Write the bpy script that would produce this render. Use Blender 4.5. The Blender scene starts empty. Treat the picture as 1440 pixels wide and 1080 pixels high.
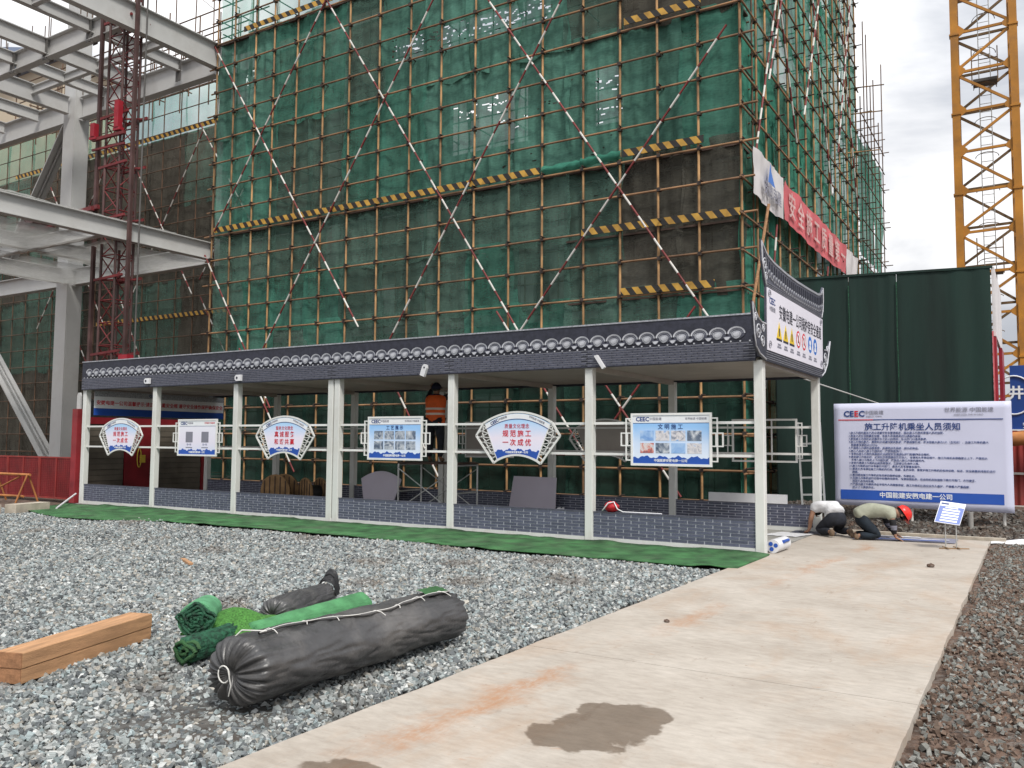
import bpy, bmesh, math, random
import numpy as np
from mathutils import Vector, Matrix, noise as mnoise

# ------------------------------------------------------------------ camera, sky, sun, exposure
scene = bpy.context.scene
COL = scene.collection
PITCH, ROLL, YAW = 0.0689, 0.0076, 0.5528
cam_data = bpy.data.cameras.new('camera')
cam_data.sensor_width = 36.0
cam_data.lens = 1198.67 * 36.0 / 1440.0
cam_data.clip_start = 0.1
cam_data.clip_end = 2000.0
cam = bpy.data.objects.new('camera', cam_data)
COL.objects.link(cam)
_s, _c = math.sin(YAW), math.cos(YAW)
_f = Vector((-_s, _c, 0)); _r = Vector((_c, _s, 0)); _u = Vector((0, 0, 1))
_F = _f * math.cos(PITCH) + _u * math.sin(PITCH)
_U = -_f * math.sin(PITCH) + _u * math.cos(PITCH)
_R2 = _r * math.cos(ROLL) + _U * math.sin(ROLL)
_U2 = -_r * math.sin(ROLL) + _U * math.cos(ROLL)
cam.matrix_world = Matrix(((_R2.x, _U2.x, -_F.x, 3.5143), (_R2.y, _U2.y, -_F.y, -12.723), (_R2.z, _U2.z, -_F.z, 1.6), (0, 0, 0, 1)))
scene.camera = cam
scene.render.resolution_x = 1024
scene.render.resolution_y = 768

SUN_EL, SUN_AZ = 52.0, 128.0
world = bpy.data.worlds.new('World')
scene.world = world
world.use_nodes = True
wn = world.node_tree.nodes; wl = world.node_tree.links
wn.clear()
w_out = wn.new('ShaderNodeOutputWorld')
w_bg = wn.new('ShaderNodeBackground'); w_bg.inputs['Strength'].default_value = 0.1
w_sky = wn.new('ShaderNodeTexSky'); w_sky.sky_type = 'NISHITA'; w_sky.sun_disc = False
w_sky.sun_elevation = math.radians(SUN_EL); w_sky.sun_rotation = math.radians(SUN_AZ)
w_tc = wn.new('ShaderNodeTexCoord')
w_map = wn.new('ShaderNodeMapping'); w_map.inputs['Scale'].default_value = (1.0, 1.0, 2.2)
w_n1 = wn.new('ShaderNodeTexNoise'); w_n1.inputs['Scale'].default_value = 3.1; w_n1.inputs['Detail'].default_value = 7; w_n1.inputs['Roughness'].default_value = 0.52; w_n1.inputs['Distortion'].default_value = 0.35
w_r1 = wn.new('ShaderNodeValToRGB')
w_r1.color_ramp.elements[0].position = 0.42; w_r1.color_ramp.elements[0].color = (2.9, 3.05, 3.35, 1)
w_r1.color_ramp.elements[1].position = 0.60; w_r1.color_ramp.elements[1].color = (5.7, 5.7, 5.75, 1)
w_n2 = wn.new('ShaderNodeTexNoise'); w_n2.inputs['Scale'].default_value = 0.9; w_n2.inputs['Detail'].default_value = 3
w_r2 = wn.new('ShaderNodeValToRGB')
w_r2.color_ramp.elements[0].position = 0.16; w_r2.color_ramp.elements[0].color = (0.75, 0.75, 0.75, 1)
w_r2.color_ramp.elements[1].position = 0.3; w_r2.color_ramp.elements[1].color = (1, 1, 1, 1)
w_mix = wn.new('ShaderNodeMixRGB')
wl.new(w_tc.outputs['Generated'], w_map.inputs['Vector'])
wl.new(w_map.outputs['Vector'], w_n1.inputs['Vector']); wl.new(w_map.outputs['Vector'], w_n2.inputs['Vector'])
wl.new(w_n1.outputs['Fac'], w_r1.inputs['Fac']); wl.new(w_n2.outputs['Fac'], w_r2.inputs['Fac'])
wl.new(w_r2.outputs['Color'], w_mix.inputs['Fac'])
wl.new(w_sky.outputs['Color'], w_mix.inputs['Color1']); wl.new(w_r1.outputs['Color'], w_mix.inputs['Color2'])
w_sep = wn.new('ShaderNodeSeparateXYZ'); wl.new(w_tc.outputs['Generated'], w_sep.inputs[0])
w_el = wn.new('ShaderNodeMapRange'); w_el.inputs['From Min'].default_value = 0.0; w_el.inputs['From Max'].default_value = 1.0; w_el.inputs['To Min'].default_value = 1.0; w_el.inputs['To Max'].default_value = 2.0
wl.new(w_sep.outputs[2], w_el.inputs['Value'])          # overcast sky: brighter overhead than at the horizon
w_ov = wn.new('ShaderNodeMixRGB'); w_ov.blend_type = 'MULTIPLY'; w_ov.inputs['Fac'].default_value = 1.0
wl.new(w_mix.outputs['Color'], w_ov.inputs['Color1']); wl.new(w_el.outputs['Result'], w_ov.inputs['Color2'])
wl.new(w_ov.outputs['Color'], w_bg.inputs['Color']); wl.new(w_bg.outputs['Background'], w_out.inputs['Surface'])

sun_data = bpy.data.lights.new('sun', 'SUN'); sun_data.energy = 1.9; sun_data.angle = math.radians(12); sun_data.color = (1.0, 0.96, 0.9)
sun = bpy.data.objects.new('sun', sun_data); COL.objects.link(sun)
_az = math.radians(SUN_AZ)
_sd = Vector((math.sin(_az) * math.cos(math.radians(SUN_EL)), math.cos(_az) * math.cos(math.radians(SUN_EL)), math.sin(math.radians(SUN_EL))))
sun.rotation_euler = _sd.to_track_quat('Z', 'Y').to_euler()
scene.view_settings.view_transform = 'Standard'
scene.view_settings.look = 'None'
scene.view_settings.gamma = 1.0
scene.view_settings.use_curve_mapping = False
scene.view_settings.exposure = 0.70
scene.cycles.transparent_max_bounces = 16

rng = random.Random(7)
nrng = np.random.default_rng(11)

# ------------------------------------------------------------------ materials
def _nodes(name):
    m = bpy.data.materials.new(name); m.use_nodes = True
    n = m.node_tree.nodes; l = m.node_tree.links
    return m, n, l, n['Principled BSDF'], n['Material Output']

def mat(name, col, rough=0.7, var=0.12, scale=6.0, bump=0.0, bscale=40.0, metal=0.0, stretch=(1, 1, 1), dirt=None, dirt_amt=0.5, dirt_scale=1.5, spec=0.4, wob=0.06):
    """plain surface: colour with cloudy variation, optional dirt patches and fine relief"""
    m, n, l, b, o = _nodes(name)
    tc = n.new('ShaderNodeTexCoord'); mp = n.new('ShaderNodeMapping'); mp.inputs['Scale'].default_value = stretch
    l.new(tc.outputs['Object'], mp.inputs['Vector'])
    nz = n.new('ShaderNodeTexNoise'); nz.inputs['Scale'].default_value = scale; nz.inputs['Detail'].default_value = 5
    l.new(mp.outputs['Vector'], nz.inputs['Vector'])
    rp = n.new('ShaderNodeValToRGB')
    rp.color_ramp.elements[0].position = 0.3; rp.color_ramp.elements[1].position = 0.7
    rp.color_ramp.elements[0].color = (*[max(0, c * (1 - var * 1.3)) for c in col], 1)
    rp.color_ramp.elements[1].color = (*[min(1, c * (1 + var)) for c in col], 1)
    l.new(nz.outputs['Fac'], rp.inputs['Fac'])
    cout = rp.outputs['Color']
    oi = n.new('ShaderNodeObjectInfo')
    hv = n.new('ShaderNodeHueSaturation')
    mr = n.new('ShaderNodeMapRange'); mr.inputs['To Min'].default_value = 1 - wob; mr.inputs['To Max'].default_value = 1 + wob
    l.new(oi.outputs['Random'], mr.inputs['Value']); l.new(mr.outputs['Result'], hv.inputs['Value']); l.new(cout, hv.inputs['Color'])
    cout = hv.outputs['Color']
    if dirt:
        n2 = n.new('ShaderNodeTexNoise'); n2.inputs['Scale'].default_value = dirt_scale; n2.inputs['Detail'].default_value = 6; n2.inputs['Roughness'].default_value = 0.65
        l.new(mp.outputs['Vector'], n2.inputs['Vector'])
        r2 = n.new('ShaderNodeValToRGB'); r2.color_ramp.elements[0].position = 0.48; r2.color_ramp.elements[1].position = 0.72
        r2.color_ramp.elements[0].color = (0, 0, 0, 1); r2.color_ramp.elements[1].color = (dirt_amt,) * 3 + (1,)
        l.new(n2.outputs['Fac'], r2.inputs['Fac'])
        mx = n.new('ShaderNodeMixRGB'); mx.inputs['Color2'].default_value = (*dirt, 1)
        l.new(r2.outputs['Color'], mx.inputs['Fac']); l.new(cout, mx.inputs['Color1']); cout = mx.outputs['Color']
    l.new(cout, b.inputs['Base Color'])
    b.inputs['Roughness'].default_value = rough; b.inputs['Metallic'].default_value = metal
    b.inputs['Specular IOR Level'].default_value = spec
    if bump > 0:
        nb = n.new('ShaderNodeTexNoise'); nb.inputs['Scale'].default_value = bscale; nb.inputs['Detail'].default_value = 4
        l.new(mp.outputs['Vector'], nb.inputs['Vector'])
        bp = n.new('ShaderNodeBump'); bp.inputs['Strength'].default_value = bump; bp.inputs['Distance'].default_value = 0.02
        l.new(nb.outputs['Fac'], bp.inputs['Height']); l.new(bp.outputs['Normal'], b.inputs['Normal'])
    return m

def net_mat(name, col, alpha=0.72, trans=0.45, streak=0.5):
    """woven safety netting: part see-through, part translucent, faded in vertical streaks"""
    m, n, l, b, o = _nodes(name)
    n.remove(b)
    tc = n.new('ShaderNodeTexCoord'); mp = n.new('ShaderNodeMapping'); mp.inputs['Scale'].default_value = (2.2, 2.2, 0.35)
    l.new(tc.outputs['Object'], mp.inputs['Vector'])
    nz = n.new('ShaderNodeTexNoise'); nz.inputs['Scale'].default_value = 1.6; nz.inputs['Detail'].default_value = 7; nz.inputs['Roughness'].default_value = 0.65
    l.new(mp.outputs['Vector'], nz.inputs['Vector'])
    oi = n.new('ShaderNodeObjectInfo')
    rp = n.new('ShaderNodeValToRGB'); rp.color_ramp.elements[0].position = 0.28; rp.color_ramp.elements[1].position = 0.75
    rp.color_ramp.elements[0].color = (*[c * (1 - streak) for c in col], 1)
    rp.color_ramp.elements[1].color = (*[min(1, c * (1 + streak)) for c in col], 1)
    mp2 = n.new('ShaderNodeMapping'); mp2.inputs['Scale'].default_value = (9, 9, 26); l.new(tc.outputs['Object'], mp2.inputs['Vector'])
    nf = n.new('ShaderNodeTexNoise'); nf.inputs['Scale'].default_value = 1.0; nf.inputs['Detail'].default_value = 4; l.new(mp2.outputs['Vector'], nf.inputs['Vector'])
    av = n.new('ShaderNodeMixRGB'); av.inputs['Fac'].default_value = 0.4; l.new(nz.outputs['Fac'], av.inputs['Color1']); l.new(nf.outputs['Fac'], av.inputs['Color2'])
    l.new(av.outputs['Color'], rp.inputs['Fac'])
    hv = n.new('ShaderNodeHueSaturation'); mr = n.new('ShaderNodeMapRange'); mr.inputs['To Min'].default_value = 0.8; mr.inputs['To Max'].default_value = 1.2
    l.new(oi.outputs['Random'], mr.inputs['Value']); l.new(mr.outputs['Result'], hv.inputs['Value']); l.new(rp.outputs['Color'], hv.inputs['Color'])
    df = n.new('ShaderNodeBsdfDiffuse'); tl = n.new('ShaderNodeBsdfTranslucent'); tr = n.new('ShaderNodeBsdfTransparent')
    l.new(hv.outputs['Color'], df.inputs['Color']); l.new(hv.outputs['Color'], tl.inputs['Color'])
    m1 = n.new('ShaderNodeMixShader'); m1.inputs[0].default_value = trans
    l.new(df.outputs[0], m1.inputs[1]); l.new(tl.outputs[0], m1.inputs[2])
    n3 = n.new('ShaderNodeTexNoise'); n3.inputs['Scale'].default_value = 0.8; n3.inputs['Detail'].default_value = 5
    l.new(tc.outputs['Object'], n3.inputs['Vector'])
    ma = n.new('ShaderNodeMapRange'); ma.inputs['From Min'].default_value = 0.3; ma.inputs['From Max'].default_value = 0.7
    ma.inputs['To Min'].default_value = alpha - 0.09; ma.inputs['To Max'].default_value = min(0.98, alpha + 0.08)
    l.new(n3.outputs['Fac'], ma.inputs['Value'])
    m2 = n.new('ShaderNodeMixShader'); l.new(ma.outputs['Result'], m2.inputs[0]); l.new(tr.outputs[0], m2.inputs[1]); l.new(m1.outputs[0], m2.inputs[2])
    l.new(m2.outputs[0], o.inputs['Surface'])
    return m

def stripe_mat(name, c1, c2, period, axis_w=(1, 0, 1), rough=0.6):
    """painted hazard stripes along a direction in object space"""
    m, n, l, b, o = _nodes(name)
    tc = n.new('ShaderNodeTexCoord')
    dt = n.new('ShaderNodeVectorMath'); dt.operation = 'DOT_PRODUCT'; dt.inputs[1].default_value = axis_w
    l.new(tc.outputs['Object'], dt.inputs[0])
    dv = n.new('ShaderNodeMath'); dv.operation = 'DIVIDE'; dv.inputs[1].default_value = period
    fr = n.new('ShaderNodeMath'); fr.operation = 'FRACT'
    gt = n.new('ShaderNodeMath'); gt.operation = 'GREATER_THAN'; gt.inputs[1].default_value = 0.5
    l.new(dt.outputs['Value'], dv.inputs[0]); l.new(dv.outputs[0], fr.inputs[0]); l.new(fr.outputs[0], gt.inputs[0])
    nz = n.new('ShaderNodeTexNoise'); nz.inputs['Scale'].default_value = 3.0; nz.inputs['Detail'].default_value = 6
    l.new(tc.outputs['Object'], nz.inputs['Vector'])
    mx = n.new('ShaderNodeMixRGB'); mx.inputs['Color1'].default_value = (*c1, 1); mx.inputs['Color2'].default_value = (*c2, 1)
    l.new(gt.outputs[0], mx.inputs['Fac'])
    rp = n.new('ShaderNodeValToRGB'); rp.color_ramp.elements[0].position = 0.35; rp.color_ramp.elements[1].position = 0.62
    rp.color_ramp.elements[0].color = (0.45, 0.42, 0.4, 1); rp.color_ramp.elements[1].color = (1, 1, 1, 1)
    l.new(nz.outputs['Fac'], rp.inputs['Fac'])
    ml = n.new('ShaderNodeMixRGB'); ml.blend_type = 'MULTIPLY'; ml.inputs['Fac'].default_value = 0.8
    l.new(mx.outputs['Color'], ml.inputs['Color1']); l.new(rp.outputs['Color'], ml.inputs['Color2'])
    l.new(ml.outputs['Color'], b.inputs['Base Color']); b.inputs['Roughness'].default_value = rough
    return m

def print_mat(name, stops, lo, hi, axis=2, noise_amt=0.1, scale=2.0, rough=0.35):
    """printed sheet with a printed colour gradient along one object axis"""
    m, n, l, b, o = _nodes(name)
    tc = n.new('ShaderNodeTexCoord'); sp = n.new('ShaderNodeSeparateXYZ'); l.new(tc.outputs['Object'], sp.inputs[0])
    nz = n.new('ShaderNodeTexNoise'); nz.inputs['Scale'].default_value = scale; nz.inputs['Detail'].default_value = 3
    l.new(tc.outputs['Object'], nz.inputs['Vector'])
    mr = n.new('ShaderNodeMapRange'); mr.inputs['From Min'].default_value = lo; mr.inputs['From Max'].default_value = hi
    l.new(sp.outputs[axis], mr.inputs['Value'])
    ad = n.new('ShaderNodeMath'); ad.operation = 'MULTIPLY_ADD'; ad.inputs[1].default_value = noise_amt
    l.new(nz.outputs['Fac'], ad.inputs[0]); l.new(mr.outputs['Result'], ad.inputs[2])
    rp = n.new('ShaderNodeValToRGB'); rp.color_ramp.elements.remove(rp.color_ramp.elements[0])
    for i, (p, c) in enumerate(stops):
        e = rp.color_ramp.elements[0] if i == 0 else rp.color_ramp.elements.new(p)
        e.position = p; e.color = (*c, 1)
    l.new(ad.outputs[0], rp.inputs['Fac']); l.new(rp.outputs['Color'], b.inputs['Base Color']); b.inputs['Roughness'].default_value = rough
    return m

def picture_mat(name, cols, scale=5.0, seed=0.0):
    """a small printed photograph: blocks and clouds of a few colours"""
    m, n, l, b, o = _nodes(name)
    tc = n.new('ShaderNodeTexCoord'); mp = n.new('ShaderNodeMapping'); mp.inputs['Location'].default_value = (seed, seed * 0.7, seed * 1.3)
    l.new(tc.outputs['Object'], mp.inputs['Vector'])
    oi = n.new('ShaderNodeObjectInfo'); ad = n.new('ShaderNodeVectorMath'); ad.operation = 'ADD'
    sc = n.new('ShaderNodeMath'); sc.operation = 'MULTIPLY'; sc.inputs[1].default_value = 37.0
    l.new(oi.outputs['Random'], sc.inputs[0]); l.new(mp.outputs['Vector'], ad.inputs[0]); l.new(sc.outputs[0], ad.inputs[1])
    nz = n.new('ShaderNodeTexNoise'); nz.inputs['Scale'].default_value = scale; nz.inputs['Detail'].default_value = 6; nz.inputs['Distortion'].default_value = 1.6
    l.new(ad.outputs[0], nz.inputs['Vector'])
    rp = n.new('ShaderNodeValToRGB'); rp.color_ramp.elements.remove(rp.color_ramp.elements[0])
    k = len(cols)
    for i, c in enumerate(cols):
        p = 0.3 + 0.4 * i / max(1, k - 1)
        e = rp.color_ramp.elements[0] if i == 0 else rp.color_ramp.elements.new(p)
        e.position = p; e.color = (*c, 1)
    l.new(nz.outputs['Fac'], rp.inputs['Fac']); l.new(rp.outputs['Color'], b.inputs['Base Color']); b.inputs['Roughness'].default_value = 0.35
    return m

M = {}
M['soil'] = mat('soil', (0.120, 0.076, 0.055), 0.95, 0.45, 7.0, 1.0, 45, dirt=(0.20, 0.19, 0.175), dirt_amt=0.75, dirt_scale=16)
M['gravel_bed'] = mat('gravel_bed', (0.085, 0.086, 0.083), 0.95, 0.5, 14, 1.0, 30, dirt=(0.10, 0.075, 0.055), dirt_amt=0.6, dirt_scale=0.7)
M['post_white'] = mat('post_white', (0.67, 0.68, 0.65), 0.42, 0.06, 2.0, 0, dirt=(0.40, 0.36, 0.30), dirt_amt=0.42, dirt_scale=4.0, stretch=(1, 1, 0.4), wob=0.03)
M['rail_white'] = mat('rail_white', (0.72, 0.72, 0.70), 0.4, 0.04, 3.0)
M['soffit'] = mat('soffit', (0.42, 0.385, 0.345), 0.45, 0.15, 0.8, dirt=(0.2, 0.16, 0.13), dirt_amt=0.4)
M['slate'] = mat('slate', (0.030, 0.032, 0.048), 0.5, 0.25, 14, 0.25, 60)
M['slate_mid'] = mat('slate_mid', (0.072, 0.076, 0.105), 0.5, 0.25, 18, 0.2, 60)
M['slate_light'] = mat('slate_light', (0.34, 0.35, 0.385), 0.5, 0.3, 30, 0.15, 60)
M['slate_pale'] = mat('slate_pale', (0.50, 0.51, 0.55), 0.5, 0.18, 22)
M['mortar_dark'] = mat('mortar_dark', (0.24, 0.245, 0.28), 0.6, 0.2, 12)
M['brick_slate'] = mat('brick_slate', (0.095, 0.103, 0.150), 0.5, 0.2, 9, 0.1, 60, wob=0.16)
M['mortar'] = mat('mortar', (0.44, 0.45, 0.50), 0.6, 0.1, 9)
M['turf'] = mat('turf', (0.042, 0.132, 0.046), 0.95, 0.45, 3.0, 0.7, 120, dirt=(0.12, 0.16, 0.10), dirt_amt=0.5, dirt_scale=1.1)
M['turf_back'] = mat('turf_back', (0.10, 0.30, 0.15), 0.9, 0.25, 8.0, 0.5, 90)
M['turf_light'] = mat('turf_light', (0.075, 0.24, 0.10), 0.9, 0.25, 7.0, 0.5, 90)
M['turf_dark'] = mat('turf_dark', (0.012, 0.07, 0.035), 0.7, 0.6, 25.0, 0.8, 40)
M['turf_bright'] = mat('turf_bright', (0.075, 0.23, 0.045), 0.95, 0.4, 60.0, 0.9, 150)
M['pipe'] = mat('pipe', (0.37, 0.215, 0.095), 0.65, 0.45, 1.6, 0.15, 50, stretch=(1, 1, 1), dirt=(0.10, 0.055, 0.04), dirt_amt=0.75, dirt_scale=0.9, wob=0.22)
M['pipe_ledger'] = mat('pipe_ledger', (0.28, 0.155, 0.078), 0.68, 0.4, 1.6, dirt=(0.08, 0.05, 0.04), dirt_amt=0.7, dirt_scale=0.9, wob=0.25)
M['pipe_dark'] = mat('pipe_dark', (0.13, 0.075, 0.045), 0.7, 0.4, 2.0, wob=0.2)
M['coupler'] = mat('coupler', (0.050, 0.035, 0.028), 0.7, 0.3, 10)
M['paint_red'] = mat('paint_red', (0.25, 0.022, 0.028), 0.55, 0.25, 3.0, dirt=(0.12, 0.05, 0.04), dirt_amt=0.5)
M['brace_red'] = mat('brace_red', (0.19, 0.030, 0.030), 0.6, 0.3, 3.0, dirt=(0.09, 0.05, 0.04), dirt_amt=0.6)
M['paint_white'] = mat('paint_white', (0.66, 0.64, 0.60), 0.55, 0.12, 3.0, dirt=(0.3, 0.24, 0.2), dirt_amt=0.5)
M['hazard'] = stripe_mat('hazard', (0.56, 0.32, 0.05), (0.018, 0.016, 0.014), 0.36, (1, 0, 0.75))
M['plank'] = mat('plank', (0.075, 0.05, 0.04), 0.9, 0.35, 4.0)
M['net'] = net_mat('net', (0.098, 0.285, 0.215), 0.70, 0.34)
M['net_dull'] = net_mat('net_dull', (0.125, 0.225, 0.182), 0.66, 0.34)
M['net_dense'] = net_mat('net_dense', (0.092, 0.215, 0.168), 0.975, 0.25)
M['net_shaded'] = net_mat('net_shaded', (0.026, 0.062, 0.048), 0.82, 0.3)  # lowest tier of nets: shade from the walkway roof is put into the colour
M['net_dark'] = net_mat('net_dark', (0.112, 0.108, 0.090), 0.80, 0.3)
M['net_bright'] = net_mat('net_bright', (0.080, 0.300, 0.215), 0.92, 0.4, 0.4)
M['net_sheer'] = net_mat('net_sheer', (0.10, 0.42, 0.31), 0.52, 0.6, 0.3)
M['net_grey'] = net_mat('net_grey', (0.40, 0.40, 0.38), 0.55, 0.5, 0.2)
M['wall_dark'] = mat('wall_dark', (0.20, 0.15, 0.12), 0.9, 0.4, 0.9, dirt=(0.06, 0.05, 0.045), dirt_amt=0.7, stretch=(0.5, 0.5, 2.5))
M['wall_tan'] = mat('wall_tan', (0.30, 0.25, 0.17), 0.85, 0.3, 1.0, dirt=(0.12, 0.10, 0.07), dirt_amt=0.5)
M['concrete'] = mat('concrete', (0.30, 0.29, 0.27), 0.85, 0.2, 3.0, 0.2, 30)
M['kerb'] = mat('kerb', (0.42, 0.37, 0.30), 0.85, 0.2, 5.0, 0.3, 40)
M['steel'] = mat('steel', (0.49, 0.49, 0.48), 0.5, 0.08, 0.8, dirt=(0.28, 0.26, 0.24), dirt_amt=0.45, dirt_scale=0.8, wob=0.05)
M['steel_dark'] = mat('steel_dark', (0.10, 0.095, 0.09), 0.6, 0.2, 2.0)
M['hoist_dark'] = mat('hoist_dark', (0.085, 0.045, 0.042), 0.6, 0.35, 1.5)
M['hoist_red'] = mat('hoist_red', (0.16, 0.020, 0.022), 0.55, 0.3, 2.0, dirt=(0.08, 0.03, 0.03), dirt_amt=0.6)
M['crane'] = mat('crane', (0.44, 0.185, 0.020), 0.5, 0.2, 1.2, dirt=(0.20, 0.10, 0.04), dirt_amt=0.55, dirt_scale=1.4)
M['crane_dark'] = mat('crane_dark', (0.18, 0.11, 0.05), 0.6, 0.2, 2)
M['green_sheet'] = mat('green_sheet', (0.006, 0.024, 0.018), 0.75, 0.3, 0.7, 0.15, 60, stretch=(3, 3, 0.25), dirt=(0.012, 0.04, 0.03), dirt_amt=0.3, dirt_scale=2.0)
M['red_sheet'] = mat('red_sheet', (0.27, 0.035, 0.03), 0.6, 0.25, 2.0, dirt=(0.20, 0.11, 0.09), dirt_amt=0.4)
M['red_bright'] = mat('red_bright', (0.28, 0.014, 0.025), 0.5, 0.15, 3.0)
M['blue_sign'] = mat('blue_sign', (0.015, 0.06, 0.27), 0.4, 0.08, 2.0)
M['ink_blue'] = mat('ink_blue', (0.012, 0.045, 0.20), 0.5, 0.05, 5.0)
M['ink_red'] = mat('ink_red', (0.60, 0.012, 0.03), 0.5, 0.05, 5.0)
M['ink_black'] = mat('ink_black', (0.02, 0.02, 0.035), 0.5, 0.05, 5.0)
M['ink_white'] = mat('ink_white', (0.80, 0.82, 0.85), 0.5, 0.03, 5.0)
M['ink_grey'] = mat('ink_grey', (0.22, 0.22, 0.27), 0.5, 0.05, 5.0)
M['ink_yellow'] = mat('ink_yellow', (0.75, 0.52, 0.02), 0.5, 0.05, 5.0)
M['ink_skyblue'] = mat('ink_skyblue', (0.03, 0.16, 0.55), 0.5, 0.05, 5.0)
M['vinyl'] = mat('vinyl', (0.56, 0.575, 0.72), 0.45, 0.035, 0.8, 0.08, 3)
M['vinyl_gable'] = mat('vinyl_gable', (0.78, 0.76, 0.84), 0.45, 0.03, 1.0)
M['band_blue'] = mat('band_blue', (0.02, 0.085, 0.40), 0.4, 0.08, 2.0)
M['fan_print'] = print_mat('fan_print', [(0.0, (0.60, 0.70, 0.92)), (0.35, (0.76, 0.76, 0.90)), (0.62, (0.82, 0.76, 0.87)), (1.0, (0.42, 0.66, 0.93))], -0.42, 0.36, 2, 0.25, 2.4)
M['rect_print'] = print_mat('rect_print', [(0.0, (0.40, 0.62, 0.90)), (0.3, (0.72, 0.80, 0.93)), (0.6, (0.62, 0.74, 0.93)), (1.0, (0.30, 0.55, 0.90))], -0.36, 0.3, 2, 0.3, 2.4)
M['pale_print'] = print_mat('pale_print', [(0.0, (0.62, 0.70, 0.88)), (0.5, (0.78, 0.74, 0.86)), (1.0, (0.80, 0.80, 0.88))], -0.36, 0.36, 2, 0.25, 2.4)
M['pic_grey'] = picture_mat('pic_grey', [(0.03, 0.05, 0.10), (0.13, 0.17, 0.24), (0.40, 0.44, 0.50), (0.66, 0.68, 0.72)], 7.0)
M['pic_city'] = picture_mat('pic_city', [(0.10, 0.14, 0.22), (0.50, 0.50, 0.55), (0.74, 0.70, 0.70), (0.22, 0.40, 0.72)], 8.0, 3.0)
M['pic_blue'] = picture_mat('pic_blue', [(0.16, 0.32, 0.66), (0.34, 0.52, 0.80), (0.60, 0.70, 0.85)], 4.0, 6.0)
M['pic_red'] = picture_mat('pic_red', [(0.12, 0.12, 0.16), (0.60, 0.16, 0.12), (0.70, 0.66, 0.66), (0.40, 0.45, 0.5)], 7.0, 9.0)
M['timber'] = mat('timber', (0.46, 0.255, 0.130), 0.75, 0.24, 5.0, 0.25, 30, stretch=(6, 0.6, 6), dirt=(0.28, 0.15, 0.08), dirt_amt=0.6, dirt_scale=2.6, wob=0.08)
M['timber_end'] = mat('timber_end', (0.34, 0.17, 0.085), 0.85, 0.3, 14.0, 0.3, 40, dirt=(0.18, 0.08, 0.05), dirt_amt=0.5, dirt_scale=8)
M['tarp'] = mat('tarp', (0.050, 0.049, 0.050), 0.40, 0.25, 2.4, 0.25, 30, dirt=(0.17, 0.16, 0.15), dirt_amt=0.6, dirt_scale=1.8, spec=0.7)
M['tarp_black'] = mat('tarp_black', (0.018, 0.018, 0.019), 0.5, 0.3, 8.0, 0.4, 30)
M['string'] = mat('string', (0.60, 0.59, 0.56), 0.8, 0.1, 10)
M['plastic_white'] = mat('plastic_white', (0.70, 0.70, 0.72), 0.4, 0.06, 3.0, 0.2, 10)
M['board_lilac'] = mat('board_lilac', (0.60, 0.55, 0.64), 0.5, 0.06, 1.0)
M['reel_wood'] = mat('reel_wood', (0.30, 0.18, 0.085), 0.85, 0.3, 4.0, 0.3, 20)
M['alu'] = mat('alu', (0.55, 0.56, 0.55), 0.35, 0.1, 4.0, metal=0.5)
M['shutter'] = mat('shutter', (0.11, 0.095, 0.075), 0.6, 0.2, 2.0)
M['door_red'] = mat('door_red', (0.20, 0.012, 0.018), 0.5, 0.2, 2.0)
M['skin'] = mat('skin', (0.28, 0.15, 0.095), 0.6, 0.1, 12)
M['shirt_white'] = mat('shirt_white', (0.66, 0.66, 0.68), 0.85, 0.1, 9, 0.5, 16)
M['shirt_sage'] = mat('shirt_sage', (0.36, 0.37, 0.29), 0.85, 0.12, 9, 0.5, 16)
M['sleeve_black'] = mat('sleeve_black', (0.012, 0.012, 0.014), 0.85, 0.4, 9, 0.3, 30)
M['trousers'] = mat('trousers', (0.016, 0.018, 0.026), 0.85, 0.4, 8, 0.4, 20)
M['trousers_blue'] = mat('trousers_blue', (0.010, 0.017, 0.026), 0.85, 0.4, 8, 0.4, 20)
M['shoe'] = mat('shoe', (0.17, 0.115, 0.075), 0.85, 0.3, 12)
M['hair'] = mat('hair', (0.012, 0.010, 0.009), 0.6, 0.3, 40)
M['helmet_red'] = mat('helmet_red', (0.70, 0.03, 0.022), 0.3, 0.06, 4)
M['cap_navy'] = mat('cap_navy', (0.010, 0.014, 0.045), 0.7, 0.2, 8)
M['vest_orange'] = mat('vest_orange', (0.80, 0.125, 0.02), 0.7, 0.12, 9, 0.3, 20)
M['reflective'] = mat('reflective', (0.66, 0.52, 0.44), 0.35, 0.1, 9)
M['bag_red'] = mat('bag_red', (0.52, 0.02, 0.03), 0.4, 0.25, 12, 0.4, 25)
M['yellow'] = mat('yellow', (0.58, 0.42, 0.05), 0.5, 0.1, 6)
M['banner_red'] = mat('banner_red', (0.58, 0.125, 0.14), 0.75, 0.18, 1.6, 0.4, 5)
M['banner_pale'] = mat('banner_pale', (0.62, 0.42, 0.40), 0.75, 0.2, 3.0)
M['banner_white'] = mat('banner_white', (0.62, 0.60, 0.60), 0.75, 0.08, 1.6, 0.3, 5)
M['far_wall'] = mat('far_wall', (0.52, 0.44, 0.33), 0.85, 0.08, 0.2)
M['far_roof'] = mat('far_roof', (0.20, 0.25, 0.36), 0.6, 0.08, 0.3)
M['orange_rust'] = mat('orange_rust', (0.40, 0.16, 0.05), 0.7, 0.3, 3.0)

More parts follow.
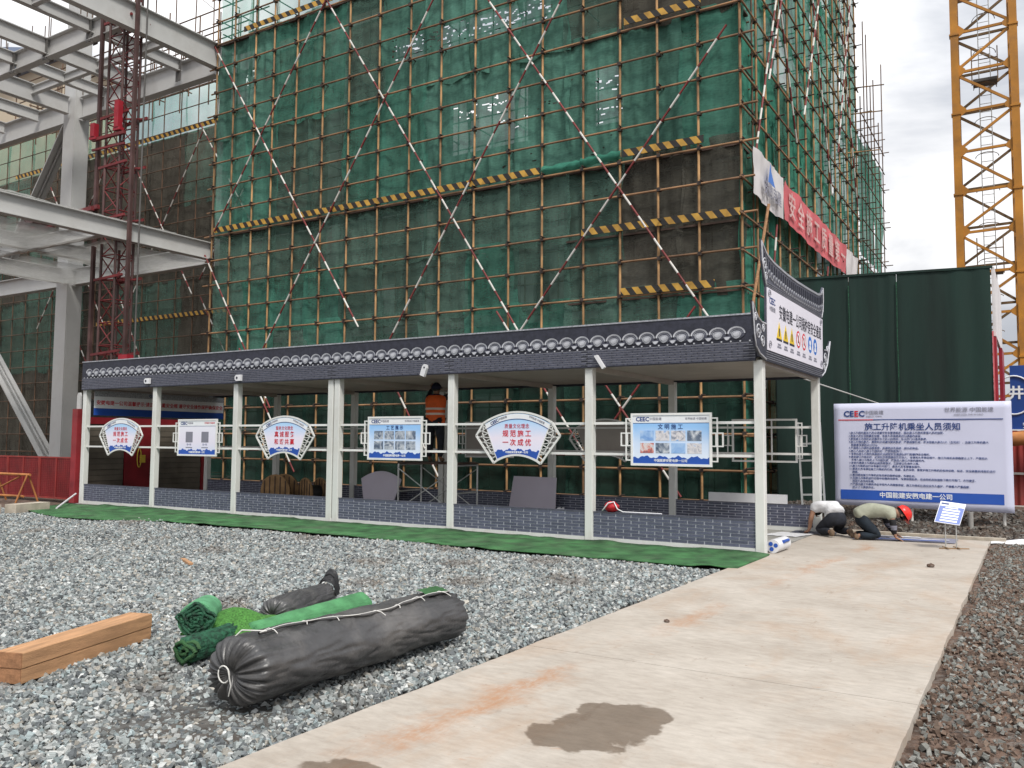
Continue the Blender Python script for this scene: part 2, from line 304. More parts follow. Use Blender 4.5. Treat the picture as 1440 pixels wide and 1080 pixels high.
# ------------------------------------------------------------------ mesh helpers
class MB:
    """collects faces of one part and links them as one mesh object"""
    def __init__(s): s.v = []; s.f = []; s.mi = []; s.sm = []
    def add(s, vs, fs, mi=0, smooth=False):
        o = len(s.v); s.v.extend([tuple(p) for p in vs])
        for f in fs: s.f.append(tuple(i + o for i in f)); s.mi.append(mi); s.sm.append(smooth)
        return s
    def box(s, x0, x1, y0, y1, z0, z1, mi=0):
        vs = [(x0, y0, z0), (x1, y0, z0), (x1, y1, z0), (x0, y1, z0), (x0, y0, z1), (x1, y0, z1), (x1, y1, z1), (x0, y1, z1)]
        return s.add(vs, [(0, 3, 2, 1), (4, 5, 6, 7), (0, 1, 5, 4), (1, 2, 6, 5), (2, 3, 7, 6), (3, 0, 4, 7)], mi)
    def bar(s, a, b, w, h=None, mi=0, up=(0, 0, 1)):
        a = Vector(a); b = Vector(b); h = h or w
        d = (b - a).normalized(); u = Vector(up)
        if abs(d.dot(u)) > 0.98: u = Vector((1, 0, 0))
        sd = d.cross(u).normalized(); u = sd.cross(d).normalized()
        vs = []
        for p in (a, b):
            for (i, j) in ((-1, -1), (1, -1), (1, 1), (-1, 1)): vs.append(p + sd * (w / 2 * i) + u * (h / 2 * j))
        return s.add(vs, [(3, 2, 1, 0), (4, 5, 6, 7), (0, 1, 5, 4), (1, 2, 6, 5), (2, 3, 7, 6), (3, 0, 4, 7)], mi)
    def tube(s, a, b, r, n=8, mi=0, r2=None, caps=True):
        a = Vector(a); b = Vector(b); r2 = r if r2 is None else r2
        d = (b - a).normalized(); u = Vector((0, 0, 1)) if abs(d.z) < 0.95 else Vector((1, 0, 0))
        sd = d.cross(u).normalized(); u = sd.cross(d).normalized(); vs = []
        for p, rr in ((a, r), (b, r2)):
            for i in range(n):
                t = 2 * math.pi * i / n; vs.append(p + sd * (rr * math.cos(t)) + u * (rr * math.sin(t)))
        fs = [(i, (i + 1) % n, n + (i + 1) % n, n + i) for i in range(n)]
        s.add(vs, fs, mi, True)
        if caps: s.add([vs[i] for i in range(n)], [tuple(range(n - 1, -1, -1))], mi); s.add([vs[n + i] for i in range(n)], [tuple(range(n))], mi)
        return s
    def path(s, pts, r, n=6, mi=0):
        pts = [Vector(p) for p in pts]; rings = []
        for i, p in enumerate(pts):
            d = (pts[min(i + 1, len(pts) - 1)] - pts[max(i - 1, 0)]).normalized()
            u = Vector((0, 0, 1)) if abs(d.z) < 0.9 else Vector((1, 0, 0))
            sd = d.cross(u).normalized(); u = sd.cross(d).normalized()
            rings.append([p + sd * (r * math.cos(2 * math.pi * k / n)) + u * (r * math.sin(2 * math.pi * k / n)) for k in range(n)])
        vs = [q for ring in rings for q in ring]; fs = []
        for i in range(len(pts) - 1):
            for k in range(n): fs.append((i * n + k, i * n + (k + 1) % n, (i + 1) * n + (k + 1) % n, (i + 1) * n + k))
        return s.add(vs, fs, mi, True)
    def prism(s, poly, axis, a, b, mi=0):
        """extrude a polygon [(p,q)...]; axis 0: (p,q)=(y,z), axis 1: (x,z), axis 2: (x,y)"""
        def P(p, q, t): return (t, p, q) if axis == 0 else ((p, t, q) if axis == 1 else (p, q, t))
        n = len(poly)
        s.add([P(p, q, a) for p, q in poly], [tuple(range(n))], mi)
        s.add([P(p, q, b) for p, q in poly], [tuple(range(n - 1, -1, -1))], mi)
        vs = [P(p, q, a) for p, q in poly] + [P(p, q, b) for p, q in poly]
        return s.add(vs, [(i, n + i, n + (i + 1) % n, (i + 1) % n) for i in range(n)], mi)
    def grid(s, fn, nu, nv, mi=0, smooth=True, keep=None):
        vs = [fn(i / nu, j / nv) for j in range(nv + 1) for i in range(nu + 1)]
        fs = [(j * (nu + 1) + i, j * (nu + 1) + i + 1, (j + 1) * (nu + 1) + i + 1, (j + 1) * (nu + 1) + i) for j in range(nv) for i in range(nu) if keep is None or keep(i, j)]
        return s.add(vs, fs, mi, smooth)
    def mesh(s, name, mats):
        me = bpy.data.meshes.new(name); me.from_pydata(s.v, [], s.f)
        for m in mats: me.materials.append(m)
        me.polygons.foreach_set('material_index', s.mi); me.polygons.foreach_set('use_smooth', s.sm)
        me.update(); return me
    def build(s, name, m, parent=None, fix=True):
        mats = m if isinstance(m, (list, tuple)) else [m]
        me = s.mesh(name, mats)
        if fix:
            bm = bmesh.new(); bm.from_mesh(me); bmesh.ops.recalc_face_normals(bm, faces=bm.faces); bm.to_mesh(me); bm.free()
        o = bpy.data.objects.new(name, me); COL.objects.link(o)
        if parent: o.parent = parent
        return o

def tag(o, label, cat, group=None):
    o['label'] = label; o['category'] = cat
    if group: o['group'] = group
    return o
def thing(name, label, cat, loc=(0, 0, 0), rz=0.0, group=None):
    o = bpy.data.objects.new(name, None); COL.objects.link(o); o.empty_display_size = 0.2
    o.location = loc; o.rotation_euler = (0, 0, rz)
    return tag(o, label, cat, group)
def struct(o): o['kind'] = 'structure'; return o
def stuff(o): o['kind'] = 'stuff'; return o
def link_copy(o, parent=None, loc=None):
    c = o.copy(); COL.objects.link(c)
    if parent is not None: c.parent = parent
    if loc is not None: c.location = loc
    return c

def lettering(name, txt, size, parent, m, loc, facing='front', align='CENTER', bold=0.0, squeeze=1.0, spacing=1.0, line=1.0, depth=0.0015, res=2):
    """printed characters as a thin mesh; facing 'front' looks to -y, 'right' looks to +x"""
    cu = bpy.data.curves.new('lettering', 'FONT'); cu.body = txt; cu.size = size; cu.align_x = align; cu.align_y = 'CENTER'
    cu.resolution_u = res; cu.offset = bold * size; cu.extrude = depth / 2; cu.space_character = spacing; cu.space_line = line
    to = bpy.data.objects.new('lettering', cu); COL.objects.link(to)
    dg = bpy.context.evaluated_depsgraph_get(); dg.update()
    me = bpy.data.meshes.new_from_object(to.evaluated_get(dg)); me.name = name
    bpy.data.objects.remove(to); bpy.data.curves.remove(cu)
    me.materials.clear(); me.materials.append(m)
    R = Matrix.Rotation(math.pi / 2, 4, 'X')
    if facing == 'right': R = Matrix.Rotation(math.pi / 2, 4, 'Z') @ R
    me.transform(R @ Matrix.Diagonal((squeeze, 1, 1, 1)))
    o = bpy.data.objects.new(name, me); COL.objects.link(o); o.parent = parent; o.location = loc
    return o

# ------------------------------------------------------------------ ground, gravel, path
def fbm(x, y, s, seed=0.0): return mnoise.fractal(Vector((x * s, y * s, seed)), 1.0, 2.0, 4)

mb = MB()
def gfn(u, v):
    x = -260 + 520 * u; y = -120 + 520 * v
    return (x, y, -0.10)
mb.grid(gfn, 26, 26, smooth=False)
struct(mb.build('ground', M['soil']))

mb = MB()
def bedfn(u, v):
    x = -24 + 24.0 * u; y = -14.5 + 12.9 * v
    return (x, y, -0.055 + 0.02 * fbm(x, y, 0.5, 3))
mb.grid(bedfn, 96, 54)
struct(mb.build('gravel_bed', M['gravel_bed']))

def stones(name, pts_xy, zfn, smin, smax, cols, label, cat, seed=0):
    """crushed stones: one deformed block each, joined"""
    r = np.random.default_rng(seed); n = len(pts_xy)
    base = np.array([(-1, -1, -1), (1, -1, -1), (1, 1, -1), (-1, 1, -1), (-1, -1, 1), (1, -1, 1), (1, 1, 1), (-1, 1, 1)], float) * 0.5
    V = base[None] * (1 + 0.0 * r.random((n, 8, 1))) + r.uniform(-0.22, 0.22, (n, 8, 3))
    sz = (smin + (smax - smin) * r.random(n) ** 1.8)
    V *= (sz[:, None] * np.stack([np.ones(n), r.uniform(0.6, 1.0, n), r.uniform(0.45, 0.85, n)], 1))[:, None, :]
    q = r.normal(size=(n, 4)); q[:, 1:3] *= 0.8; q /= np.linalg.norm(q, axis=1)[:, None]
    w, x, y, z = q.T
    Rm = np.stack([1 - 2 * (y * y + z * z), 2 * (x * y - z * w), 2 * (x * z + y * w), 2 * (x * y + z * w), 1 - 2 * (x * x + z * z), 2 * (y * z - x * w), 2 * (x * z - y * w), 2 * (y * z + x * w), 1 - 2 * (x * x + y * y)], 1).reshape(n, 3, 3)
    V = np.einsum('nij,nkj->nki', Rm, V)
    zz = zfn(pts_xy[:, 0], pts_xy[:, 1]) + sz * 0.12 + r.uniform(-0.012, 0.014, n)
    V += np.stack([pts_xy[:, 0], pts_xy[:, 1], zz], 1)[:, None, :]
    quads = np.array([(0, 3, 2, 1), (4, 5, 6, 7), (0, 1, 5, 4), (1, 2, 6, 5), (2, 3, 7, 6), (3, 0, 4, 7)])
    F = (quads[None] + (np.arange(n) * 8)[:, None, None]).reshape(-1)
    me = bpy.data.meshes.new(name)
    me.vertices.add(n * 8); me.vertices.foreach_set('co', V.reshape(-1))
    me.loops.add(len(F)); me.loops.foreach_set('vertex_index', F.astype(np.int32))
    nf = n * 6; me.polygons.add(nf); me.polygons.foreach_set('loop_start', np.arange(nf, dtype=np.int32) * 4)
    me.polygons.foreach_set('use_smooth', np.zeros(nf, dtype=bool)); me.update(calc_edges=True)
    cols = np.array(cols); ci = r.integers(0, len(cols), n); c = cols[ci] * r.uniform(0.62, 1.25, (n, 1))
    patch = np.sin(pts_xy[:, 0] * 1.3 + 2 * np.sin(pts_xy[:, 1] * 0.9)) * np.sin(pts_xy[:, 1] * 1.7 + 1.5 * np.sin(pts_xy[:, 0] * 1.1)) + 0.5 * np.sin(pts_xy[:, 0] * 4.1 + pts_xy[:, 1] * 3.3)
    k = np.clip((patch - 0.75) * 1.2 + np.clip((-9.3 - pts_xy[:, 1]) * 0.5, 0, 0.5) * (patch > -0.6), 0, 0.55)[:, None] * (r.random((n, 1)) * 0.6 + 0.5)
    c = c * (1 - k) + np.array([[0.13, 0.095, 0.07]]) * k                    # earth trodden between the stones
    at = me.attributes.new('stone_colour', 'FLOAT_COLOR', 'POINT')
    at.data.foreach_set('color', np.repeat(np.concatenate([c, np.ones((n, 1))], 1), 8, 0).astype(np.float32).reshape(-1))
    m, nn, l, b, o_ = _nodes(name)
    a = nn.new('ShaderNodeAttribute'); a.attribute_name = 'stone_colour'
    nz = nn.new('ShaderNodeTexNoise'); nz.inputs['Scale'].default_value = 70; nz.inputs['Detail'].default_value = 3
    rp = nn.new('ShaderNodeValToRGB'); rp.color_ramp.elements[0].color = (0.55, 0.55, 0.55, 1); rp.color_ramp.elements[1].color = (1.3, 1.3, 1.3, 1)
    rp.color_ramp.elements[0].position = 0.3; rp.color_ramp.elements[1].position = 0.7
    ml = nn.new('ShaderNodeMixRGB'); ml.blend_type = 'MULTIPLY'; ml.inputs['Fac'].default_value = 1
    l.new(nz.outputs['Fac'], rp.inputs['Fac']); l.new(a.outputs['Color'], ml.inputs['Color1']); l.new(rp.outputs['Color'], ml.inputs['Color2'])
    l.new(ml.outputs['Color'], b.inputs['Base Color']); b.inputs['Roughness'].default_value = 0.85
    me.materials.append(m)
    ob = bpy.data.objects.new(name, me); COL.objects.link(ob)
    return tag(stuff(ob), label, cat)

CAMXY = np.array([3.5143, -12.723])
def scatter(n, x0, x1, y0, y1, seed, cond):
    r = np.random.default_rng(seed); P = np.stack([r.uniform(x0, x1, n), r.uniform(y0, y1, n)], 1)
    return P[cond(P[:, 0], P[:, 1], r)]
def in_view(x, y, pad=1.1):
    dx = x - CAMXY[0]; dy = y - CAMXY[1]
    fw = -_s * dx + _c * dy; rt = _c * dx + _s * dy
    return (fw > 2.5) & (rt > -0.62 * fw - pad) & (rt < 0.62 * fw + pad)
edge_n = lambda y: 0.06 * np.sin(y * 3.1) + 0.05 * np.sin(y * 7.3 + 1)
P = scatter(560000, -22, 0.0, -13, -1.75, 1, lambda x, y, r: in_view(x, y) & (x < -0.05 + edge_n(y) * 0.5))
d = np.linalg.norm(P - CAMXY, axis=1)
keep = np.random.default_rng(5).random(len(P)) < np.clip(1.45 - d / 14.0, 0.34, 1.0)
P = P[keep]; d = d[keep]
zbed = lambda x, y: -0.045 + 0.012 * np.sin(x * 1.9 + y * 0.7) + 0.010 * np.sin(y * 2.3 - x)
greys = [(0.29, 0.31, 0.305), (0.21, 0.23, 0.228), (0.38, 0.395, 0.385), (0.15, 0.165, 0.172), (0.48, 0.49, 0.475), (0.28, 0.33, 0.335), (0.35, 0.33, 0.29), (0.32, 0.35, 0.345), (0.10, 0.11, 0.115)]
near = d < 9.5
stones('gravel', P[near], zbed, 0.014, 0.042, greys, 'loose grey crushed stone covering the yard in front of the walkway', 'gravel', 2)
stones('far_gravel', P[~near], zbed, 0.020, 0.046, greys, 'grey crushed stone reaching up to the green turf strip', 'gravel', 3)
Pr = scatter(190000, 2.7, 8, -11, 8, 4, lambda x, y, r: in_view(x, y) & (x > 2.86 + 0.05 * np.sin(y * 4)) & (r.random(len(x)) < 0.45 + 0.55 * (np.sin(x * 1.7 + y * 0.9) * np.sin(y * 1.3 - x * 0.4) > -0.15)))
stones('verge_stones', Pr, lambda x, y: -0.040 + 0.015 * np.sin(x * 2.1) * np.sin(y * 1.7), 0.010, 0.040, [(0.19, 0.19, 0.172), (0.14, 0.095, 0.07), (0.26, 0.26, 0.24), (0.12, 0.078, 0.056), (0.19, 0.135, 0.10), (0.15, 0.10, 0.075), (0.19, 0.195, 0.178)], 'dark broken stones in brown soil beside the concrete path', 'rubble', 6)
Pb = scatter(26000, -1.5, 5.5, 4.3, 7.2, 8, lambda x, y, r: in_view(x, y))
stones('rubble', Pb, lambda x, y: -0.02 + np.clip((y - 4.4) * 0.16, 0, 0.3) + 0.02 * np.sin(x * 5), 0.015, 0.085, [(0.10, 0.085, 0.07), (0.06, 0.045, 0.036), (0.16, 0.15, 0.135), (0.08, 0.05, 0.035)], 'brown soil clods and stones on the low bank under the notice board', 'rubble', 9)
mb = MB()
mb.grid(lambda u, v: (2.6 + 7.0 * u ** 1.3, -11.5 + 16 * v, -0.050 + 0.015 * math.sin((2.6 + 7.0 * u ** 1.3) * 2.1) * math.sin((-11.5 + 16 * v) * 1.7) + 0.016 * fbm(2.6 + 7 * u ** 1.3, -11.5 + 16 * v, 4.0, 2) + 0.016 * mnoise.noise(Vector((u * 90, v * 200, 5)))), 130, 300, smooth=False)
struct(mb.build('verge', M['soil'], fix=False))
mb = MB()
mb.grid(lambda u, v: (-2 + 8.5 * u, 4.1 + 5.5 * v, -0.09 + min(0.36, max(0, v * 5.5 - 0.25) * 0.17) + 0.03 * fbm(-2 + 8.5 * u, 4.1 + 5.5 * v, 1.2, 5)), 40, 24)
struct(mb.build('soil_bank', M['soil']))

# concrete path: cast slabs with a joint between them
def path_mat():
    m, n, l, b, o = _nodes('path_concrete')
    tc = n.new('ShaderNodeTexCoord')
    def nz(scale, det=6, st=None, rough=0.6, dist=0.0):
        t = n.new('ShaderNodeTexNoise'); t.inputs['Scale'].default_value = scale; t.inputs['Detail'].default_value = det; t.inputs['Roughness'].default_value = rough; t.inputs['Distortion'].default_value = dist
        if st:
            mp = n.new('ShaderNodeMapping'); mp.inputs['Scale'].default_value = st; l.new(tc.outputs['Object'], mp.inputs['Vector']); l.new(mp.outputs['Vector'], t.inputs['Vector'])
        else: l.new(tc.outputs['Object'], t.inputs['Vector'])
        return t.outputs['Fac']
    def ramp(src, p0, p1, c0, c1):
        r = n.new('ShaderNodeValToRGB'); r.color_ramp.elements[0].position = p0; r.color_ramp.elements[1].position = p1
        r.color_ramp.elements[0].color = (*c0, 1); r.color_ramp.elements[1].color = (*c1, 1); l.new(src, r.inputs['Fac']); return r.outputs['Color']
    def mix(fac, a, c, blend='MIX'):
        x = n.new('ShaderNodeMixRGB'); x.blend_type = blend
        l.new(fac, x.inputs['Fac']) if not isinstance(fac, float) else setattr(x.inputs['Fac'], 'default_value', fac)
        l.new(a, x.inputs['Color1'])
        if isinstance(c, tuple): x.inputs['Color2'].default_value = (*c, 1)
        else: l.new(c, x.inputs['Color2'])
        return x.outputs['Color']
    def math_(op, a, bb=None):
        k = n.new('ShaderNodeMath'); k.operation = op
        for i, s in enumerate((a, bb)):
            if s is None: continue
            if isinstance(s, (int, float)): k.inputs[i].default_value = s
            else: l.new(s, k.inputs[i])
        return k.outputs[0]
    base = ramp(nz(1.3), 0.3, 0.72, (0.375, 0.330, 0.280), (0.50, 0.455, 0.40))
    base = mix(0.65, base, ramp(nz(11, 9, (0.6, 1.5, 1), 0.7), 0.32, 0.68, (0.70, 0.68, 0.66), (1.10, 1.10, 1.10)), 'MULTIPLY')
    base = mix(ramp(nz(0.9, 7, (1.0, 0.55, 1), 0.7, 0.5), 0.50, 0.74, (0, 0, 0), (0.60,) * 3), base, (0.36, 0.235, 0.145))
    base = mix(ramp(nz(2.6, 8, (1.4, 0.5, 1), 0.75), 0.60, 0.70, (0, 0, 0), (0.55,) * 3), base, (0.20, 0.13, 0.08))
    base = mix(ramp(nz(22, 3, (0.7, 1.3, 1), 0.5), 0.70, 0.74, (0, 0, 0), (0.55,) * 3), base, (0.17, 0.11, 0.075))
    base = mix(ramp(nz(5.5, 7, (0.8, 1.6, 1), 0.7), 0.62, 0.70, (0, 0, 0), (0.40,) * 3), base, (0.42, 0.25, 0.16))
    # dirt dragged along by feet: distance from a slanted line, broken up by noise
    sp = n.new('ShaderNodeSeparateXYZ'); l.new(tc.outputs['Object'], sp.inputs[0])
    wob = math_('MULTIPLY', math_('SUBTRACT', nz(2.2, 6), 0.5), 0.7)
    ln = math_('ADD', math_('SUBTRACT', sp.outputs[0], math_('ADD', math_('MULTIPLY', sp.outputs[1], 0.055), 1.02)), wob)
    sm = math_('SUBTRACT', 1.0, math_('MULTIPLY', math_('ABSOLUTE', ln), 6.0))
    sm = math_('MULTIPLY', math_('MAXIMUM', sm, 0.0), ramp(nz(0.8, 4, (1, 0.6, 1)), 0.42, 0.6, (0, 0, 0), (0.9,) * 3))
    sm = math_('MULTIPLY', sm, ramp(nz(26, 5, (1.2, 0.5, 1), 0.7), 0.36, 0.58, (0.25,) * 3, (1, 1, 1)))
    base = mix(sm, base, (0.38, 0.20, 0.105))
    # spilled water: dark wet patches with a crisp uneven edge
    wet = None
    for (px, py, rx, ry) in ((1.37, -8.23, 0.33, 0.50), (1.20, -8.48, 0.20, 0.24), (1.50, -7.98, 0.16, 0.24), (0.62, -9.62, 0.30, 0.26)):
        dx = math_('DIVIDE', math_('SUBTRACT', sp.outputs[0], px), rx); dy = math_('DIVIDE', math_('SUBTRACT', sp.outputs[1], py), ry)
        q = math_('ADD', math_('MULTIPLY', dx, dx), math_('MULTIPLY', dy, dy))
        wet = q if wet is None else math_('MINIMUM', wet, q)
    wetn = math_('ADD', wet, math_('MULTIPLY', math_('SUBTRACT', nz(3.0, 7, None, 0.55), 0.5), 3.4))
    wetf = ramp(wetn, 0.70, 0.90, (1, 1, 1), (0, 0, 0))
    base = mix(wetf, base, mix(1.0, base, (0.45, 0.40, 0.355), 'MULTIPLY'))
    l.new(base, b.inputs['Base Color'])
    mr = n.new('ShaderNodeMapRange'); mr.inputs['To Min'].default_value = 0.82; mr.inputs['To Max'].default_value = 0.5; l.new(wetf, mr.inputs['Value']); l.new(mr.outputs['Result'], b.inputs['Roughness'])
    bp = n.new('ShaderNodeBump'); bp.inputs['Strength'].default_value = 0.25; bp.inputs['Distance'].default_value = 0.01; l.new(nz(40, 5), bp.inputs['Height']); l.new(bp.outputs['Normal'], b.inputs['Normal'])
    return m
M['path'] = path_mat()
def slab(x0f, x1f, y0, y1, name, parent=None):
    """a cast slab with slightly ragged long edges"""
    mb = MB(); N = max(2, int((y1 - y0) / 0.08)); top = []
    for i in range(N + 1):
        y = y0 + (y1 - y0) * i / N
        top.append((x0f(y), x1f(y), y))
    vs = []
    for (a, c, y) in top: vs += [(a, y, -0.10), (a + 0.008, y, 0.0), (c - 0.008, y, 0.0), (c, y, -0.10)]
    fs = []
    for i in range(N):
        for k in range(3): fs.append((i * 4 + k, i * 4 + k + 1, (i + 1) * 4 + k + 1, (i + 1) * 4 + k))
    mb.add(vs, fs); mb.add(vs[:4], [(0, 1, 2, 3)]); mb.add(vs[-4:], [(3, 2, 1, 0)])
    return mb.build(name, M['path'], parent)
xl = lambda y: 0.02 + 0.014 * mnoise.noise(Vector((y * 1.9, 0, 0))) + 0.008 * mnoise.noise(Vector((y * 9, 3, 0)))
xr = lambda y: 2.80 - 0.010 * y * 0.6 + 0.014 * mnoise.noise(Vector((y * 1.6, 7, 0))) + 0.006 * mnoise.noise(Vector((y * 8, 9, 0)))
path = struct(slab(xl, xr, -14.5, -6.798, 'path'))
slab(xl, xr, -6.790, -1.16, 'slab', path)
slab(xl, xr, -1.154, 3.95, 'slab', path)
mb = MB(); mb.box(-17.2, 0.0, -0.06, 3.95, -0.10, -0.004); struct(mb.build('walkway_floor', M['concrete']))
mb = MB(); mb.box(-2.2, 3.0, 3.98, 4.12, -0.1, 0.05); struct(mb.build('kerb', M['kerb']))

# ------------------------------------------------------------------ covered walkway
WB, WG, WH, WW = 2.8025, 0.1741, 2.86, 3.75
PX = [0, -WB, -2 * WB, -3 * WB, -3 * WB - WG, -4 * WB - WG, -5 * WB - WG, -6 * WB - WG]
BAYS = [(PX[i + 1], PX[i]) for i in (0, 1, 2, 4, 5, 6)]
XL = PX[7] - 0.06
ww = thing('covered_walkway', 'long white posted walkway roof with dark tile patterned fascia and slate brick parapets', 'walkway', (0, 0, 0))
def bevel_box(x0, x1, y0, y1, z0, z1, e=0.008):
    mb = MB()
    pts = [(x0 + e, y0), (x1 - e, y0), (x1, y0 + e), (x1, y1 - e), (x1 - e, y1), (x0 + e, y1), (x0, y1 - e), (x0, y0 + e)]
    return mb.prism(pts, 2, z0, z1)
pm = bevel_box(-0.07, 0.07, -0.07, 0.07, 0.0, WH - 0.004).mesh('post', [M['post_white']])
for y in (0, WW):
    for i, x in enumerate(PX):
        o = bpy.data.objects.new('post', pm); COL.objects.link(o); o.parent = ww; o.location = (x, y, 0)
# base channel, front and back, and parapets between the posts
for y in (0, WW):
    mb = MB(); mb.box(XL, 0.03, y - 0.055, y + 0.055, 0.0, 0.075); mb.build('base_beam', M['post_white'], ww)
brick_me = MB().box(-0.125, 0.125, -0.006, 0.0, -0.0195, 0.0195).mesh('brick', [M['brick_slate']])
half_me = MB().box(-0.060, 0.060, -0.006, 0.0, -0.0195, 0.0195).mesh('brick', [M['brick_slate']])
def parapet(x0, x1, y, single):
    a, c = x0 + 0.072, x1 - 0.072
    mb = MB(); mb.box(a, c, y - 0.03, y + 0.03, 0.077, 0.475); p = mb.build('parapet', M['mortar'], ww)
    mb = MB(); mb.box(a, c, y - 0.042, y + 0.042, 0.477, 0.49); mb.build('coping', M['slate_mid'], p)
    L = 0.268; H = 0.0495; jm = MB()
    for r in range(8):
        z = 0.077 + H * (r + 0.5) + 0.001; x = a + (0.134 if r % 2 else 0.0) + 0.134
        if r % 2:
            items = [(a + 0.066, 1)]
        else: items = []
        while x + 0.13 < c: items.append((x, 0)); x += L
        rest = c - (x - 0.134)
        if rest > 0.03:
            jm2 = MB(); jm2.box(x - 0.134 + 0.006, c - 0.004, y - 0.0365, y - 0.0305, z - 0.0195, z + 0.0195)
            jm2.build('brick', M['brick_slate'], p) if single else jm.box(x - 0.134 + 0.006, c - 0.004, y - 0.0365, y - 0.0305, z - 0.0195, z + 0.0195)
        for (bx, half) in items:
            if single:
                o = bpy.data.objects.new('brick', half_me if half else brick_me); COL.objects.link(o); o.parent = p; o.location = (bx, y - 0.0305, z)
            else:
                hw = 0.060 if half else 0.125; jm.box(bx - hw, bx + hw, y - 0.0365, y - 0.0305, z - 0.0195, z + 0.0195)
    if not single: stuff(jm.build('brickwork', M['brick_slate'], p))
for k, (a, c) in enumerate(BAYS): parapet(a, c, 0, k < 3)
for k, (a, c) in enumerate(BAYS): parapet(a, c, WW, False)
# rails
for y in (0, WW):
    for k, (a, c) in enumerate(BAYS):
        for z in (1.43, 1.93):
            mb = MB(); mb.box(a + 0.071, c - 0.071, y - 0.02, y + 0.02, z - 0.02, z + 0.02); mb.build('rail', M['rail_white'], ww)
# soffit panels and roof
for k, (a, c) in enumerate(BAYS):
    mb = MB(); mb.box(a + 0.003, c - 0.003, 0.02, WW + 0.06, WH + 0.03, WH + 0.05); mb.build('soffit_panel', M['soffit'], ww)
for x in PX:
    mb = MB(); mb.box(x - 0.05, x + 0.05, 0.071, WW - 0.071, WH - 0.06, WH + 0.028); mb.build('cross_beam', M['soffit'], ww)
mb = MB(); mb.box(XL + 0.02, 0.04, -0.06, WW + 0.06, WH + 0.052, WH + 0.12); mb.build('roof', M['slate_mid'], ww)
# fascia on the front and back, in lengths that butt together
FY = -0.12
def fascia(y0, y1, front):
    segs = [XL, -14.3, -11.4, PX[4] + 0.09, -5.6, -2.8, -0.02]
    for a, c in zip(segs[:-1], segs[1:]):
        mb = MB(); mb.box(a + 0.0015, c - 0.0015, y0, y1, 2.845, 3.54); f = mb.build('fascia_panel', M['slate'], ww)
        mb = MB(); mb.box(a + 0.0015, c - 0.0015, y0 - 0.012, y1 + 0.012, 3.541, 3.565); mb.build('ridge_strip', M['slate_light'], f)
        if not front: continue
        # fine brick courses, far smaller than the parapet's
        mb = MB(); H = 0.0385
        mb2 = MB()
        for r in range(7):
            z = 2.86 + H * r; x = a + 0.004 + (0.09 if r % 2 else 0.0)
            mb2.box(a + 0.002, c - 0.002, y0 - 0.004, y0 - 0.0005, z + H - 0.0085, z + H - 0.0005)
            while x + 0.17 < c:
                mb.box(x, x + 0.165, y0 - 0.007, y0 - 0.0045, z, z + 0.029); x += 0.180
        stuff(mb.build('brick_courses', M['slate_mid'], f)); mb2.build('joint_lines', M['mortar_dark'], f)
fascia(FY, FY + 0.04, True)
fascia(WW + 0.08, WW + 0.12, False)
# round tile ends with drip tiles between
def tile_end_mesh():
    mb = MB(); N = 14
    # hood: half ring, lighter rim; bowl: dark; boss: pale shield
    def ring(r0, r1, y, a0, a1, mi, n=N):
        vs = []; 
        for i in range(n + 1):
            t = a0 + (a1 - a0) * i / n
            vs += [(r0 * math.cos(t), y, r0 * math.sin(t)), (r1 * math.cos(t), y - 0.004, r1 * math.sin(t))]
        mb.add(vs, [(2 * i, 2 * i + 1, 2 * i + 3, 2 * i + 2) for i in range(n)], mi)
    mb.prism([(0.135 * math.cos(t), 0.105 * math.sin(t) - 0.01) for t in [math.pi * i / 12 for i in range(13)]] + [(-0.11, -0.05), (-0.06, -0.085), (0.06, -0.085), (0.11, -0.05)], 1, 0.0, -0.014, 0)
    def arch(rx0, rz0, rx1, rz1, y, mi):
        vs = []
        for i in range(N + 1):
            t = math.pi * i / N
            vs += [(rx0 * math.cos(t), y, rz0 * math.sin(t) - 0.01), (rx1 * math.cos(t), y - 0.006, rz1 * math.sin(t) - 0.01), ]
        mb.add(vs, [(2 * i, 2 * i + 1, 2 * i + 3, 2 * i + 2) for i in range(N)], mi)
    arch(0.114, 0.084, 0.138, 0.108, -0.016, 2)
    arch(0.088, 0.060, 0.098, 0.070, -0.016, 1)
    # pale shield with pointed foot
    sh = [(0.078 * math.cos(t), 0.045 * math.sin(t) - 0.012) for t in [math.pi * i / 8 for i in range(9)]] + [(-0.066, -0.05), (-0.03, -0.082), (0, -0.092), (0.03, -0.082), (0.066, -0.05)]
    mb.prism(sh, 1, -0.0145, -0.024, 1)
    sh2 = [(p * 0.62, (q + 0.02) * 0.55 - 0.02) for p, q in sh]
    mb.prism(sh2, 1, -0.0245, -0.029, 2)
    return mb.mesh('tile_end', [M['slate_mid'], M['slate_light'], M['slate_pale']])
def drip_mesh():
    mb = MB()
    mb.prism([(-0.075, 0.03), (0.075, 0.03), (0.062, 0.0), (0.028, -0.035), (0, -0.052), (-0.028, -0.035), (-0.062, 0.0)], 1, 0.0, -0.012, 0)
    mb.prism([(-0.052, 0.012), (0.052, 0.012), (0.026, -0.024), (0, -0.038), (-0.026, -0.024)], 1, -0.0125, -0.018, 1)
    return mb.mesh('drip_tile', [M['slate_mid'], M['slate_pale']])
te, dr = tile_end_mesh(), drip_mesh()
for me in (te, dr):
    bm = bmesh.new(); bm.from_mesh(me); bmesh.ops.recalc_face_normals(bm, faces=bm.faces); bm.to_mesh(me); bm.free()
pitch = 0.288; x = -0.30; fasc = [o for o in bpy.data.objects if o.name.startswith('fascia_panel')]
tile_line = MB()
